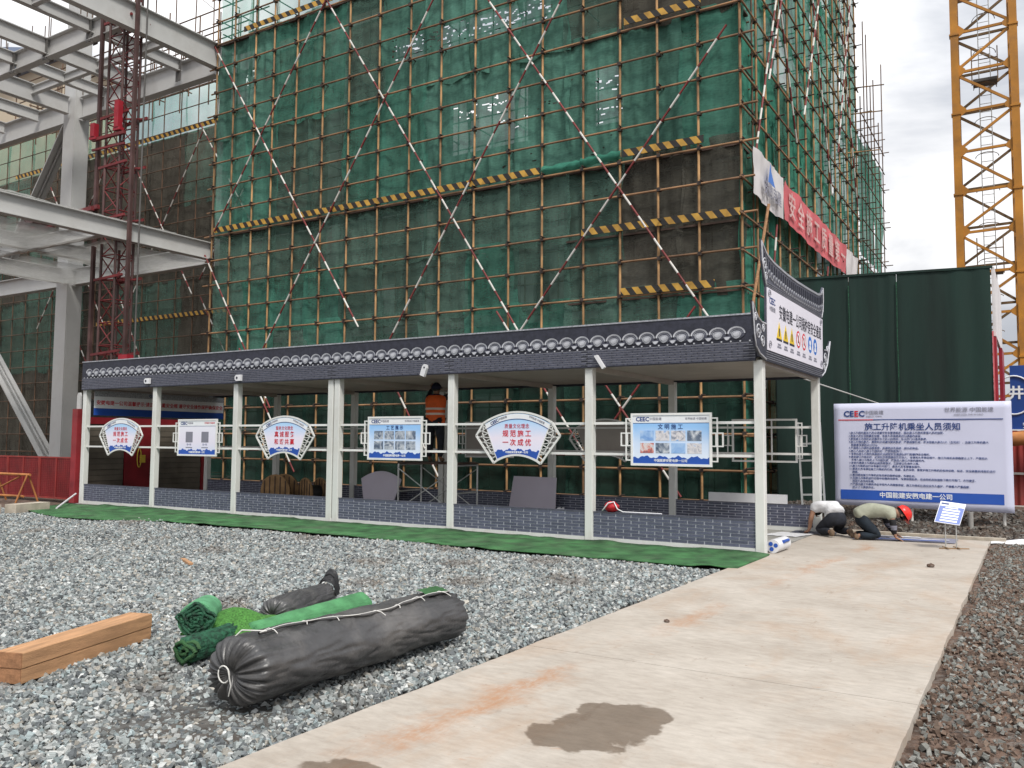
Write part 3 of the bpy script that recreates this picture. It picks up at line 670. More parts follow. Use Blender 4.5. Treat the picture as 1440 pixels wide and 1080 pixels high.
while x > XL + 0.10:
    o = bpy.data.objects.new('tile_end', te); COL.objects.link(o); o.parent = ww; o.location = (x, FY - 0.001, 3.275)
    if x - pitch > XL + 0.10:
        o = bpy.data.objects.new('drip_tile', dr); COL.objects.link(o); o.parent = ww; o.location = (x - pitch / 2, FY - 0.0015, 3.205)
    x -= pitch
mb = MB()
x = -0.1
while x > XL + 0.06:
    mb.tube((x, FY, 3.148), (x, FY - 0.014, 3.148), 0.013, 8); x -= pitch / 2
stuff(mb.build('bead_row', M['slate_pale'], ww))
# gable board at the entrance, a cut-out with upturned tips, facing the path
GX = 0.10
gb = thing('entrance_board', 'tall dark tile gable cut-out with white safety passage sign above the walkway entrance', 'sign', (GX, 0, 0))
def gpoly(pts, x0, x1, name, m, parent=gb):
    mb = MB(); mb.prism(pts, 0, x0, x1); return mb.build(name, m, parent)
lower = [(-0.10, 2.84), (3.68, 2.84), (3.98, 2.95), (4.22, 3.13), (4.33, 3.35), (4.50, 3.62), (4.38, 3.52), (4.20, 3.42), (3.95, 3.40), (3.80, 3.40), (-0.12, 3.40), (-0.30, 3.40), (-0.52, 3.45), (-0.68, 3.54), (-0.80, 3.64), (-0.76, 3.40), (-0.72, 3.16), (-0.66, 2.99), (-0.45, 2.90)]
gpoly(lower, 0.0, 0.030, 'lower_eave', M['slate'])
upper = [(-0.06, 3.40), (3.78, 3.40), (3.79, 3.95), (3.88, 4.10), (3.93, 4.35), (3.93, 4.58), (3.80, 4.46), (3.5, 4.40), (2.7, 4.38), (1.9, 4.37), (1.2, 4.38), (0.4, 4.42), (0.0, 4.48), (-0.22, 4.62), (-0.29, 4.62), (-0.26, 4.30), (-0.15, 4.08), (-0.06, 3.95)]
gpoly([(y, z + 0.0) for y, z in upper], 0.0, 0.028, 'upper_eave', M['slate_mid'])
gpoly([(-0.055, 3.005), (3.745, 3.005), (3.785, 3.945), (-0.04, 3.945)], 0.032, 0.042, 'sign_face', M['vinyl_gable'])
# crest lines and rows of tiles on the cut-out
def crest(y):
    pts = [(-0.29, 4.62), (-0.22, 4.60), (0.0, 4.48), (0.4, 4.42), (1.2, 4.38), (1.9, 4.37), (2.7, 4.38), (3.5, 4.40), (3.8, 4.46), (3.93, 4.58)]
    for (a, za), (c, zc) in zip(pts[:-1], pts[1:]):
        if a <= y <= c: return za + (zc - za) * (y - a) / (c - a)
    return pts[-1][1]
mb = MB()
for i in range(42):
    y = -0.24 + 4.12 * i / 41; y2 = -0.24 + 4.12 * (i + 1) / 41
    if i < 41: mb.bar((0.032, y, crest(y) - 0.03), (0.032, y2, crest(y2) - 0.03), 0.012, 0.035)
mb.build('crest_band', M['slate_light'], gb)
mb = MB(); n = 30
for i in range(n):
    y = -0.10 + 3.95 * i / (n - 1); z = crest(y)
    mb.bar((0.030, y, z - 0.09), (0.030, y, z - 0.24), 0.055, 0.02)
stuff(mb.build('roof_tiles', M['slate'], gb))
tg = MB()
te_g = MB(); 
pl = [(0.060 * math.cos(t), 0.055 * math.sin(t)) for t in [math.pi * i / 8 for i in range(9)]] + [(-0.04, -0.05), (0, -0.075), (0.04, -0.05)]
te_g.prism(pl, 0, 0.0, 0.012, 0); te_g.prism([(p * 0.6, q * 0.6) for p, q in pl], 0, 0.0125, 0.018, 1)
te_gm = te_g.mesh('tile_end', [M['slate_light'], M['slate_mid']])
for i in range(28):
    y = -0.02 + 3.80 * i / 27
    o = bpy.data.objects.new('tile_end', te_gm); COL.objects.link(o); o.parent = gb; o.location = (0.029, y, crest(y) - 0.28)
mb = MB()
for z in (3.965, 3.99, 4.02): mb.box(0.029, 0.036, -0.03, 3.77, z, z + 0.008)
for z in (2.87, 2.90, 2.935, 2.97): mb.box(0.031, 0.037, -0.10, 3.70, z, z + 0.009)
mb.build('course_lines', M['mortar_dark'], gb)
# scrolls on the wings
mb = MB()
def spiral(cy, cz, r, turns, sgn):
    return [(0.033, cy + sgn * r * (1 - t) * math.cos(t * turns * 6.283), cz + r * (1 - t) * math.sin(t * turns * 6.283)) for t in [i / 26 for i in range(25)]]
for (cy, cz, r, sg) in ((-0.50, 3.22, 0.13, 1), (-0.28, 3.10, 0.10, -1), (-0.64, 3.42, 0.07, 1), (-0.24, 3.30, 0.07, 1), (4.05, 3.22, 0.13, -1), (4.22, 3.42, 0.07, -1), (3.92, 3.06, 0.09, 1), (-0.13, 4.28, 0.10, 1), (-0.06, 4.10, 0.07, -1)):
    MB().path(spiral(cy, cz, r, 2.0, sg), 0.010, 5).build('scroll', M['slate_pale'], gb)
for pts in ([(-0.79, 3.62), (-0.74, 3.38), (-0.70, 3.16), (-0.64, 3.01), (-0.44, 2.92), (-0.12, 2.86)], [(4.49, 3.60), (4.32, 3.34), (4.20, 3.14), (3.96, 2.97), (3.70, 2.88)], [(-0.28, 4.60), (-0.25, 4.31), (-0.14, 4.09), (-0.05, 3.98)], [(3.925, 4.56), (3.92, 4.34), (3.87, 4.11), (3.79, 3.98)], [(-0.79, 3.62), (-0.67, 3.52), (-0.51, 3.43), (-0.30, 3.385), (-0.10, 3.385)], [(4.49, 3.60), (4.37, 3.50), (4.19, 3.40), (3.9, 3.385)]):
    MB().path([(0.033, y, z) for y, z in pts], 0.014, 5).build('edge_trim', M['slate_pale'], gb)
# printed characters and pictograms of the entrance sign
lettering('lettering', '安徽电建一公司锅炉房安全通道', 0.25, gb, M['ink_black'], (0.044, 2.13, 3.64), 'right', bold=0.010, squeeze=0.86)
lettering('emblem', 'CEEC', 0.14, gb, M['ink_blue'], (0.044, 0.24, 3.76), 'right', bold=0.02)
lettering('lettering', '中国能建', 0.085, gb, M['ink_grey'], (0.044, 0.24, 3.64), 'right')
for i, (yy, kind) in enumerate(((0.62, 't'), (1.02, 't'), (1.42, 't'), (1.86, 'r'), (2.26, 'r'), (2.72, 'b'), (3.12, 'b'))):
    mb = MB()
    if kind == 't':
        mb.prism([(yy - 0.16, 3.24), (yy + 0.16, 3.24), (yy, 3.50)], 0, 0.0425, 0.0445, 0); mb.prism([(yy - 0.025, 3.275), (yy + 0.025, 3.275), (yy + 0.03, 3.40), (yy - 0.03, 3.40)], 0, 0.0448, 0.0455, 1)
        mb.prism([(yy - 0.16, 3.205), (yy + 0.16, 3.205), (yy + 0.16, 3.238), (yy - 0.16, 3.238)], 0, 0.0425, 0.0445, 1); ms = [M['ink_yellow'], M['ink_black']]
    else:
        cz = 3.36; circ = lambda r: [(yy + r * math.cos(2 * math.pi * k / 20), cz + r * math.sin(2 * math.pi * k / 20)) for k in range(20)]
        mb.prism(circ(0.145), 0, 0.0425, 0.0445, 0)
        if kind == 'r':
            mb.prism(circ(0.112), 0, 0.0448, 0.0452, 1); mb.bar((0.0460, yy - 0.09, cz + 0.09), (0.0460, yy + 0.09, cz - 0.09), 0.03, 0.001, 0, up=(1, 0, 0)); mb.prism([(yy - 0.04, cz - 0.06), (yy + 0.04, cz - 0.06), (yy + 0.02, cz + 0.07), (yy - 0.02, cz + 0.07)], 0, 0.0453, 0.0457, 2); ms = [M['ink_red'], M['ink_white'], M['ink_black']]
        else:
            mb.prism([(yy + 0.06 * math.cos(2 * math.pi * k / 12), cz + 0.03 + 0.05 * math.sin(2 * math.pi * k / 12)) for k in range(12)], 0, 0.0448, 0.0452, 1); mb.prism([(yy - 0.08, cz - 0.09), (yy + 0.08, cz - 0.09), (yy + 0.05, cz - 0.02), (yy - 0.05, cz - 0.02)], 0, 0.0448, 0.0452, 1); ms = [M['ink_skyblue'], M['ink_white']]
    mb.build('pictogram', ms, gb)
    mb = MB(); mb.box(0.0425, 0.0440, yy - 0.12, yy + 0.12, 3.09, 3.12); mb.box(0.0425, 0.0440, yy - 0.09, yy + 0.09, 3.13, 3.16); mb.build('caption', M['ink_grey'], gb)
for (cy, cz) in ((0.08, 3.86), (0.08, 3.09), (3.62, 3.86), (3.62, 3.09)):
    mb = MB(); mb.path([(0.045, cy + 0.09 * math.cos(t) * (1 - t / 14), cz + 0.07 * math.sin(t) * (1 - t / 14)) for t in [i * 0.5 for i in range(24)]], 0.005, 4); mb.build('corner_scroll', M['ink_grey'], gb)
# prop pole standing behind the board
tag(MB().tube((-2.20, 7.2, 4.45), (-1.72, 7.2, 7.25), 0.035, 8).build('bamboo_pole', M['timber']), 'pale bamboo pole standing upright behind the tile gable cut-out', 'pole')

# white fittings on the fascia
def fitting(x, z, kind, label):
    t = thing('bracket', label, 'bracket', (x, FY - 0.012, z), 0, 'white fittings on the fascia')
    mb = MB()
    if kind == 0:
        mb.prism([(-0.06, -0.065), (0.09, -0.065), (0.09, 0.065), (-0.06, 0.065), (-0.10, 0.03), (-0.10, -0.03)], 1, 0.0, -0.05); mb.build('plate', M['plastic_white'], t)
        MB().tube((-0.03, -0.0505, 0.0), (-0.03, -0.055, 0.0), 0.028, 10).build('hole', M['ink_black'], t)
    else:
        a = 0.35 if kind == 1 else -0.6
        q = lambda p, r: (p * math.cos(a) - r * math.sin(a) * -1, -p * math.sin(a) + r * math.cos(a))
        mb.prism([q(p, r) for p, r in ((-0.05, -0.11), (0.05, -0.11), (0.055, 0.06), (0.03, 0.11), (-0.03, 0.11), (-0.055, 0.06))] if kind == 1 else [q(p, r) for p, r in ((-0.025, -0.13), (0.03, -0.13), (0.03, 0.12), (-0.025, 0.14))], 1, 0.0, -0.06); mb.build('plate', M['plastic_white'], t)
        if kind == 1: MB().tube((0.02, -0.0605, 0.05), (0.02, -0.065, 0.05), 0.018, 10).build('hole', M['ink_black'], t)
fitting(-14.35, 2.99, 0, 'white fitting with round hole on the fascia nearest the red post')
fitting(-11.2, 2.96, 0, 'white fitting with round hole on the fascia beside the square notice bay')
fitting(-6.15, 2.93, 1, 'white tapered tag with small hole on the fascia above the worker in orange')
fitting(-2.55, 2.93, 2, 'slim tilted white tab on the fascia between fan sign and picture board')

# ------------------------------------------------------------------ signs hung on the rails
def arc_pts(x0, z0, x1, z1, ztop, n=18):
    """points of a shallow arch from (x0,z0) over (0,ztop) to (x1,z1)"""
    return [(x0 + (x1 - x0) * i / n, z0 + (ztop - z0) * (1 - (2 * i / n - 1) ** 2)) for i in range(n + 1)]
def fan_sign(x, y, z, label, head, lines, back=False):
    t = thing('fan_sign', label, 'sign', (x, y, z), math.pi if back else 0.0, 'fan shaped signs on the rails')
    top = arc_pts(-0.70, 0.225, 0.70, 0.225, 0.415)
    bot = arc_pts(-0.405, -0.43, 0.405, -0.43, -0.33)
    outl = top + [(0.85, 0.0), (0.475, -0.475)] + bot[::-1] + [(-0.475, -0.475), (-0.85, 0.0)]
    mb = MB()
    n = len(outl)
    for i in range(n):
        (p, q), (p2, q2) = outl[i], outl[(i + 1) % n]
        mb.bar((p, -0.012, q), (p2, -0.012, q2), 0.024, 0.034, up=(0, 0, 1) if abs(q2 - q) < abs(p2 - p) else (1, 0, 0))
    mb.build('frame', M['rail_white'], t)
    face = arc_pts(-0.655, 0.205, 0.655, 0.205, 0.39) + [(0.405, -0.40)] + arc_pts(-0.40, -0.405, 0.40, -0.405, -0.31)[::-1] + [(-0.405, -0.40)]
    mb = MB()
    # strip faces keep the arch shape clean
    up_ = arc_pts(-0.66, 0.205, 0.66, 0.205, 0.39, 20); lo_ = arc_pts(-0.40, -0.41, 0.40, -0.41, -0.315, 20)
    vs = []; 
    for (a, b_), (c, d_) in zip(up_, lo_): vs += [(a, -0.020, b_), (c, -0.020, d_), (a, 0.0, b_), (c, 0.0, d_)]
    fs = []
    for i in range(20):
        o = i * 4; fs += [(o, o + 1, o + 5, o + 4), (o + 2, o + 6, o + 7, o + 3), (o, o + 4, o + 6, o + 2), (o + 1, o + 3, o + 7, o + 5)]
    mb.add(vs, fs); mb.add(vs[:4], [(0, 2, 3, 1)]); mb.add(vs[-4:], [(0, 1, 3, 2)])
    mb.build('panel', M['soffit'] if back else M['fan_print'], t)
    def strip(u, lo, hi, yy, name, m):
        k = len(lo) - 1; s = MB(); vv = []
        for (a, b_), (c, d_) in zip(lo, hi): vv += [(a, yy, b_), (c, yy, d_)]
        s.add(vv, [(2 * i, 2 * i + 1, 2 * i + 3, 2 * i + 2) for i in range(k)]); return s.build(name, m, t)
    if not back:
        strip(0, arc_pts(-0.625, 0.125, 0.625, 0.125, 0.30, 20), arc_pts(-0.655, 0.20, 0.655, 0.20, 0.385, 20), -0.0215, 'white_border', M['ink_white'])
        strip(0, arc_pts(-0.622, 0.112, 0.622, 0.112, 0.287, 20), arc_pts(-0.625, 0.125, 0.625, 0.125, 0.30, 20), -0.0225, 'arc_line', M['ink_blue'])
        hi = [(p, q + 0.018 * math.sin(p * 31) + 0.012 * math.sin(p * 77)) for p, q in arc_pts(-0.455, -0.265, 0.455, -0.265, -0.235, 30)]
        strip(0, arc_pts(-0.395, -0.40, 0.395, -0.40, -0.312, 30), hi, -0.0225, 'blue_band', M['band_blue'])
        lettering('lettering', head, 0.085, t, M['ink_red'], (0, -0.0235, 0.165), squeeze=0.95, spacing=1.1)
        for k, ln in enumerate(lines): lettering('lettering', ln, 0.125, t, M['ink_red'], (0, -0.0235, 0.035 - 0.155 * k), spacing=1.45, bold=0.014)
        lettering('lettering', '中国能建安徽电建一公司', 0.042, t, M['ink_white'], (0, -0.0240, -0.285), res=1, bold=0.02)
        e = lettering('emblem', 'CEEC', 0.075, t, M['ink_blue'], (-0.46, -0.0240, 0.245), bold=0.03); e.rotation_euler = (0, -0.42, 0)
        e = lettering('lettering', '中国能建', 0.045, t, M['ink_grey'], (-0.29, -0.0240, 0.31), res=1); e.rotation_euler = (0, -0.30, 0)
        e = lettering('lettering', '世界能源 中国能建', 0.04, t, M['ink_grey'], (0.40, -0.0240, 0.275), res=1); e.rotation_euler = (0, 0.38, 0)
    # lattice wings: cracked-ice bars between panel and outer edge
    for sg in (-1, 1):
        mb = MB(); A = Vector((0.655 * sg, 0, 0.20)); B = Vector((0.405 * sg, 0, -0.41)); T = Vector((0.85 * sg, 0, 0.0)); D = Vector((0.475 * sg, 0, -0.475))
        inn = lambda s: A + (B - A) * s
        def out(s):
            return (Vector((0.70 * sg, 0, 0.225)) + (T - Vector((0.70 * sg, 0, 0.225))) * (s / 0.28)) if s < 0.28 else T + (D - T) * ((s - 0.28) / 0.72)
        for (s1, s2) in ((0.10, 0.05), (0.10, 0.22), (0.25, 0.16), (0.25, 0.34), (0.38, 0.30), (0.42, 0.48), (0.55, 0.44), (0.58, 0.62), (0.70, 0.58), (0.76, 0.78), (0.86, 0.74), (0.90, 0.90)):
            mb.bar(inn(s1) + Vector((0, -0.012, 0)), out(s2) + Vector((0, -0.012, 0)), 0.012, 0.018, up=(0, 1, 0))
        m1 = [(inn(s) + out(s)) / 2 for s in (0.08, 0.22, 0.36, 0.5, 0.66, 0.82)]
        for a, b_ in zip(m1[:-1], m1[1:]): mb.bar(a + Vector((0.015 * sg, -0.012, 0)), b_ + Vector((-0.01 * sg, -0.012, 0)), 0.012, 0.018, up=(0, 1, 0))
        mb.bar(A + Vector((0, -0.012, 0)), B + Vector((0, -0.012, 0)), 0.014, 0.02, up=(0, 1, 0))
        mb.build('lattice', M['rail_white'], t)
    return t
def rect_sign(x, y, z, label, title, pics, w=1.33, h=0.83, back=False, open_frame=False, codes=False):
    t = thing('picture_board' if pics else 'hung_sign', label, 'sign', (x, y, z), math.pi if back else 0.0, 'rectangular signs on the rails')
    mb = MB(); W, H = w / 2, h / 2; b = 0.035
    for (x0, x1, z0, z1) in ((-W, W, H - b, H), (-W, W, -H, -H + b), (-W, -W + b, -H + b, H - b), (W - b, W, -H + b, H - b)): mb.box(x0, x1, -0.034, 0.0, z0, z1)
    mb.build('frame', M['rail_white'], t)
    if open_frame:
        MB().box(-0.16, -0.135, -0.022, -0.004, -H + b, H - b).build('mullion', M['rail_white'], t)
    else:
        MB().box(-W + b, W - b, -0.022, -0.006, -H + b, H - b).build('panel', M['soffit'] if back else (M['pale_print'] if codes else M['rect_print']), t)
    for sg in (-1, 1):
        mb = MB(); x1 = sg * (W + 0.095); r = 0.020
        def rect(xa, xb, za, zb):
            mb.box(min(xa, xb), max(xa, xb), -0.026, -0.008, zb - r, zb); mb.box(min(xa, xb), max(xa, xb), -0.026, -0.008, za, za + r)
            mb.box(min(xb, xb - sg * r), max(xb, xb - sg * r), -0.0255, -0.0085, za + r, zb - r)
        rect(sg * W, x1, -0.34, 0.34); rect(x1, x1 + sg * 0.085, -0.11, 0.11); rect(sg * W, x1 - sg * r, -0.11, 0.11)
        mb.build('side_bracket', M['rail_white'], t)
    if back or open_frame: return t
    MB().box(-W + b + 0.004, W - b - 0.004, -0.0235, -0.0225, H - b - 0.118, H - b - 0.004).build('header_strip', M['ink_white'], t)
    MB().box(-W + b + 0.004, W - b - 0.004, -0.0245, -0.0230, H - b - 0.126, H - b - 0.119).build('header_line', M['ink_blue'], t)
    lettering('emblem', 'CEEC', 0.095, t, M['ink_blue'], (-W + 0.20, -0.0250, H - b - 0.062), bold=0.03)
    lettering('lettering', '中国能建', 0.052, t, M['ink_grey'], (-W + 0.42, -0.0250, H - b - 0.058), res=1)
    lettering('lettering', '世界能源 中国能建', 0.042, t, M['ink_red'] if codes else M['ink_grey'], (W - 0.25, -0.0250, H - b - 0.058), res=1)
    mb = MB(); k = 40; vs = []
    for i in range(k + 1):
        p = -W + b + 0.004 + (w - 2 * b - 0.008) * i / k
        vs += [(p, -0.0235, -H + b + 0.004), (p, -0.0235, -H + b + 0.105 + 0.018 * math.sin(p * 23 + x) + 0.012 * math.sin(p * 61))]
    mb.add(vs, [(2 * i, 2 * i + 1, 2 * i + 3, 2 * i + 2) for i in range(k)]); mb.build('blue_band', M['band_blue'], t)
    lettering('lettering', '中国能建安徽电建一公司', 0.05, t, M['ink_white'], (0, -0.0250, -H + b + 0.048), res=1, bold=0.02)
    if codes:
        for cx, m in ((-0.27, M['pic_grey']), (0.27, M['pic_red'])):
            MB().box(cx - 0.12, cx + 0.12, -0.0240, -0.0225, -0.11, 0.13).build('blank_square', M['ink_grey'], t)
            lettering('lettering', '扫一扫', 0.05, t, M['ink_blue'], (cx, -0.0245, -0.16), res=1); MB().box(cx - 0.11, cx + 0.11, -0.0240, -0.0225, -0.235, -0.215).build('caption', M['ink_grey'], t)
        return t
    lettering('lettering', title, 0.088, t, M['ink_blue'], (0, -0.0250, 0.195), spacing=1.5, bold=0.008)
    for i in range(8):
        cx = -0.39 + 0.26 * (i % 4); cz = 0.06 - 0.195 * (i // 4)
        mb = MB(); mb.box(cx - 0.115, cx + 0.115, -0.0245, -0.0225, cz - 0.08, cz + 0.08); mb.build('picture', M[pics[i]], t)
    return t
SY = -0.045
fan_sign(-15.45, SY, 1.70, 'lattice fan sign reading standard construction hung near the red door', '质量文化理念', ['规范施工', '一次成优'])
rect_sign(-12.62, SY, 1.665, 'squarish pale sign with two blank grey squares between the lattice fans', '', None, codes=True)
fan_sign(-9.86, SY, 1.70, 'lattice fan sign with pinkish face reading sincere service, beside the doubled post', '服务文化理念', ['真诚服务', '和谐共赢'])
rect_sign(-6.91, SY, 1.67, 'blue picture board of eight grey photos next to the worker in orange', '工艺展示', ['pic_grey'] * 8)
fan_sign(-4.19, SY, 1.72, 'fan sign with red characters between the two blue picture boards', '质量文化理念', ['规范施工', '一次成优'])
rect_sign(-1.38, SY, 1.67, 'blue picture board of eight coloured photos above the red bag', '文明施工', ['pic_blue', 'pic_city', 'pic_city', 'pic_grey', 'pic_red', 'pic_grey', 'pic_blue', 'pic_city'])
BYY = WW + 0.045
rect_sign(-0.98, BYY, 1.68, 'empty white sign frame on the back rails beside the leaning ladder', '', None, back=True, open_frame=True, w=1.25)
fan_sign(-4.35, BYY, 1.70, 'back of a fan sign on the rear rails behind the two picture boards', '', [], back=True)
rect_sign(-7.3, BYY, 1.67, 'back of a rectangular board on the rear rails behind the worker', '', None, back=True)
fan_sign(-10.4, BYY, 1.70, 'back of a fan sign on the rear rails behind the cable reels', '', [], back=True)

# ------------------------------------------------------------------ turf strip in front of the walkway
mb = MB(); nu, nv = 150, 10
def turf_fn(u, v):
    x = -16.9 + 17.05 * u
    y0 = -1.78 - 0.18 * math.sin(u * 9) * (1 - u) - 0.25 * math.exp(-((x + 13.6) / 1.8) ** 2) * 2.4 + 0.07 * mnoise.noise(Vector((x * 1.3, 0, 0)))
    if x > -0.7: y0 += 0.10 * (x + 0.7)
    y1 = -0.062 - 0.10 * (1 + mnoise.noise(Vector((x * 0.9, 5, 0)))) * 0.5
    if x < -15.0: y1 -= 0.25 * (-15 - x)
    y = y0 + (y1 - y0) * v
    z = -0.004 + 0.045 * max(0, mnoise.noise(Vector((x * 1.6, y * 2.6, 1)))) + 0.012 * mnoise.noise(Vector((x * 5, y * 5, 2))) + (0.022 if v > 0.93 else 0)
    if v < 0.05: z = -0.008 + 0.04 * max(0, mnoise.noise(Vector((x * 2.2, 9, 2))))
    return (x, y, z + 0.012)
mb.grid(turf_fn, nu, nv)
tf = mb.build('turf_strip', M['turf'])
md = tf.modifiers.new('thick', 'SOLIDIFY'); md.thickness = 0.012; md.offset = -1
tag(tf, 'strip of green artificial turf laid along the front of the walkway', 'turf')

# ------------------------------------------------------------------ notice board
NY = 5.15
nb = thing('notice_board', 'large white hoist passenger notice with blue title behind the kneeling workers', 'sign', (0, 0, 0))
mb = MB()
def nbf(u, v):
    x = 0.055 + 3.06 * u; z = 0.435 + 1.99 * v - 0.03 * u * (1 - v)
    return (x, NY + 0.012 * mnoise.noise(Vector((x * 1.5, z * 1.5, 0))), z)
mb.grid(nbf, 24, 16); o = mb.build('board', M['vinyl'], nb)
md = o.modifiers.new('thick', 'SOLIDIFY'); md.thickness = 0.03; md.offset = 1 if False else -1
mb = MB()
NF = NY - 0.036
MB().box(0.16, 2.96, NF - 0.001, NF, 0.545, 0.735).build('blue_band', M['band_blue'], nb)
MB().box(0.14, 0.78, NF - 0.001, NF, 2.092, 2.110).build('rule', M['ink_red'], nb)
MB().box(0.782, 2.98, NF - 0.001, NF, 2.092, 2.110).build('rule', M['ink_blue'], nb)
lettering('emblem', 'CE', 0.155, nb, M['ink_blue'], (0.335, NF - 0.002, 2.215), bold=0.03)
lettering('emblem', 'E', 0.155, nb, M['ink_red'], (0.475, NF - 0.002, 2.215), bold=0.03)
lettering('emblem', 'C', 0.155, nb, M['ink_blue'], (0.575, NF - 0.002, 2.215), bold=0.03)
lettering('lettering', '中国能建', 0.088, nb, M['ink_grey'], (0.80, NF - 0.002, 2.235))
lettering('lettering', 'ENERGY CHINA', 0.040, nb, M['ink_grey'], (0.80, NF - 0.002, 2.165), res=1)
lettering('lettering', '世界能源 中国能建', 0.098, nb, M['ink_grey'], (2.43, NF - 0.002, 2.27))
lettering('lettering', 'ENERGIZES THE WORLD', 0.044, nb, M['ink_grey'], (2.43, NF - 0.002, 2.185), res=1)
lettering('lettering', '施工升降机乘坐人员须知', 0.152, nb, M['ink_blue'], (1.46, NF - 0.002, 1.955), bold=0.012)
lettering('lettering', '中国能建安徽电建一公司', 0.115, nb, M['ink_white'], (1.50, NF - 0.003, 0.645), bold=0.02)
rules = ['1.施工升降机乘坐人员必须遵守安全管理规定，服从施工升降机管理人员的指挥。', '2.乘坐人员必须佩戴安全帽，不得人货混装进出口通道内逗留。', '3.乘坐施工升降机必须遵守先下后上的原则，防止挤门口造成事故。',
         '4.施工升降机载人、载物时必须遵守额定载荷，严禁超载使用，每次限载人数为9人（含司机），且施工升降机最大', '   载重量不得超过2000kg。', '5.严禁施工升降机运载易燃、易爆物品及易碎、超长的物品。', '6.施工人员进入施工升降机内，严禁倚靠笼门。',
         '7.不得在施工升降机停靠前开关楼层安全通道防护门和攀爬安全围栏。', '8.乘坐施工升降机时，必须在吊笼停稳后方可出入，不得将头手伸出笼外，施工升降机未停稳禁止上下，严禁将头',
         '   手伸入施工升降机上下行程区域，严禁进入施工升降机围栏内。', '9.发现升降施工升降机出现异常情况，立即停止使用并上报。', '10.施工升降机运行中不得打开笼门，乘坐人员不得擅自操作。', '11.乘坐人员不得在施工升降机内打闹、吸烟、乱扔杂物，要爱护施工升降机的各种设施、标志，安全装置损坏照价进行',
         '    赔偿。', '12.夜间乘坐施工升降机应有足够的照明设施，不得乱动。', '13.在施工升降机运行过程中如遇突然停电，不得惊慌乱跑，应由司机采取措施下降打开笼门，方可撤离，', '    管理人员及时处理。', '14.严禁在施工升降机作业半径内人员随意停留，施工升降机使用应设专人看护，严禁载人严重超载，', '    禁止上下乘坐作业。']
for i, ln in enumerate(rules):
    stuff(lettering('small_print', ln, 0.048, nb, M['ink_blue'], (0.33, NF - 0.002, 1.845 - 0.0587 * i), align='LEFT', res=1, bold=0.008))
for x in (0.62, 1.42, 2.42, 2.95):
    MB().tube((x, NY + 0.07, -0.05), (x, NY + 0.07, 1.9), 0.028, 8).build('leg', M['paint_white'], nb)
MB().tube((2.42, NY - 0.10, -0.06), (2.42, NY - 0.10, 0.40), 0.045, 10).build('stub_post', M['concrete'], nb)

# ------------------------------------------------------------------ small tilted sign on a stand
ms = thing('stand_sign', 'small tilted blue sign on thin double legged metal stand on the path', 'sign', (2.30, 2.32, 0.0), 0.42)
mb = MB()
mb.bar((-0.17, 0, 0.008), (0.27, 0, 0.008), 0.03, 0.012); mb.bar((-0.07, -0.16, 0.02), (-0.07, 0.14, 0.02), 0.02, 0.012); mb.bar((0.10, -0.14, 0.02), (0.10, 0.16, 0.02), 0.02, 0.012)
mb.build('base', M['reel_wood'], ms)
for x in (-0.07, 0.09): MB().tube((x, 0.01, 0.01), (x, 0.01, 0.56), 0.010, 6).build('leg', M['alu'], ms)
def tb(x, z, off=0.0):
    """a point of the tilted board face, leaning back and to the side"""
    c_, s_ = math.cos(0.42), math.sin(0.42)
    xx = x * c_ + z * s_; zz = -x * s_ * 0.35 + z * c_
    return (xx, 0.01 - 0.02 - off + zz * 0.45, 0.55 + zz * 0.86)
def tquad(x0, x1, z0, z1, off, name, m, th=0.008):
    mb = MB(); a = [tb(x0, z0, off), tb(x1, z0, off), tb(x1, z1, off), tb(x0, z1, off)]; c_ = [(p[0], p[1] + th * 0.86, p[2] - th * 0.45) for p in a]
    mb.add(a + c_, [(0, 1, 2, 3), (7, 6, 5, 4), (0, 4, 5, 1), (1, 5, 6, 2), (2, 6, 7, 3), (3, 7, 4, 0)]); mb.build(name, m, ms)
tquad(-0.20, 0.20, -0.19, 0.21, 0.0, 'board', M['ink_white'], 0.014)
tquad(-0.192, 0.192, -0.18, 0.125, 0.002, 'blue_field', M['band_blue'], 0.001)
for k in range(5): tquad(-0.13, 0.14, -0.155 + 0.05 * k, -0.125 + 0.05 * k, 0.004, 'text_line', M['ink_white'], 0.001)
tquad(-0.10, 0.10, 0.093, 0.112, 0.004, 'text_line', M['ink_white'], 0.001)
tquad(-0.18, -0.06, 0.155, 0.185, 0.002, 'emblem', M['ink_blue'], 0.001)

# ------------------------------------------------------------------ scaffold round the building under construction
SYF = 7.5                                                  # front face plane
SX = [-2.42, -3.49, -4.56, -5.66, -6.76, -8.0, -9.12, -10.31, -11.55, -12.77, -14.01, -15.26, -16.46, -17.73, -18.82, -19.75, -20.80, -21.80]
SZ = [0.22] + [0.08 + 0.89 * k for k in range(1, 24)]
sc = thing('scaffold', 'tall rusty pipe scaffold hung with green netting behind the walkway', 'scaffold', (0, 0, 0))
def pole(a, b, r=0.033, name='standard', m=None, parent=None, n=7):
    return MB().tube(a, b, r, n, caps=True).build(name, m or M['pipe'], parent or sc, fix=False)
def jit(s): return rng.uniform(-s, s)
HTOP = 21.5
for x in SX:
    dx = jit(0.03)
    pole((x + dx, SYF, -0.1), (x + dx + jit(0.06), SYF + jit(0.03), HTOP + jit(0.6)))
    pole((x + dx, SYF + 0.95, 0), (x + dx + jit(0.06), SYF + 0.95, 16.3), 0.024, 'inner_standard', M['pipe_dark'])
for z in SZ:
    e = jit(0.25)
    pole((-2.25 + abs(e), SYF - 0.05, z + jit(0.02)), (-22.0 - abs(jit(0.2)), SYF - 0.05, z + jit(0.03)), 0.029, 'ledger', M['pipe_ledger'])
    if 1.0 < z < 15: pole((-2.5, SYF + 0.99, z - 0.1), (-21.9, SYF + 0.99, z - 0.1), 0.022, 'inner_ledger', M['pipe_dark'])
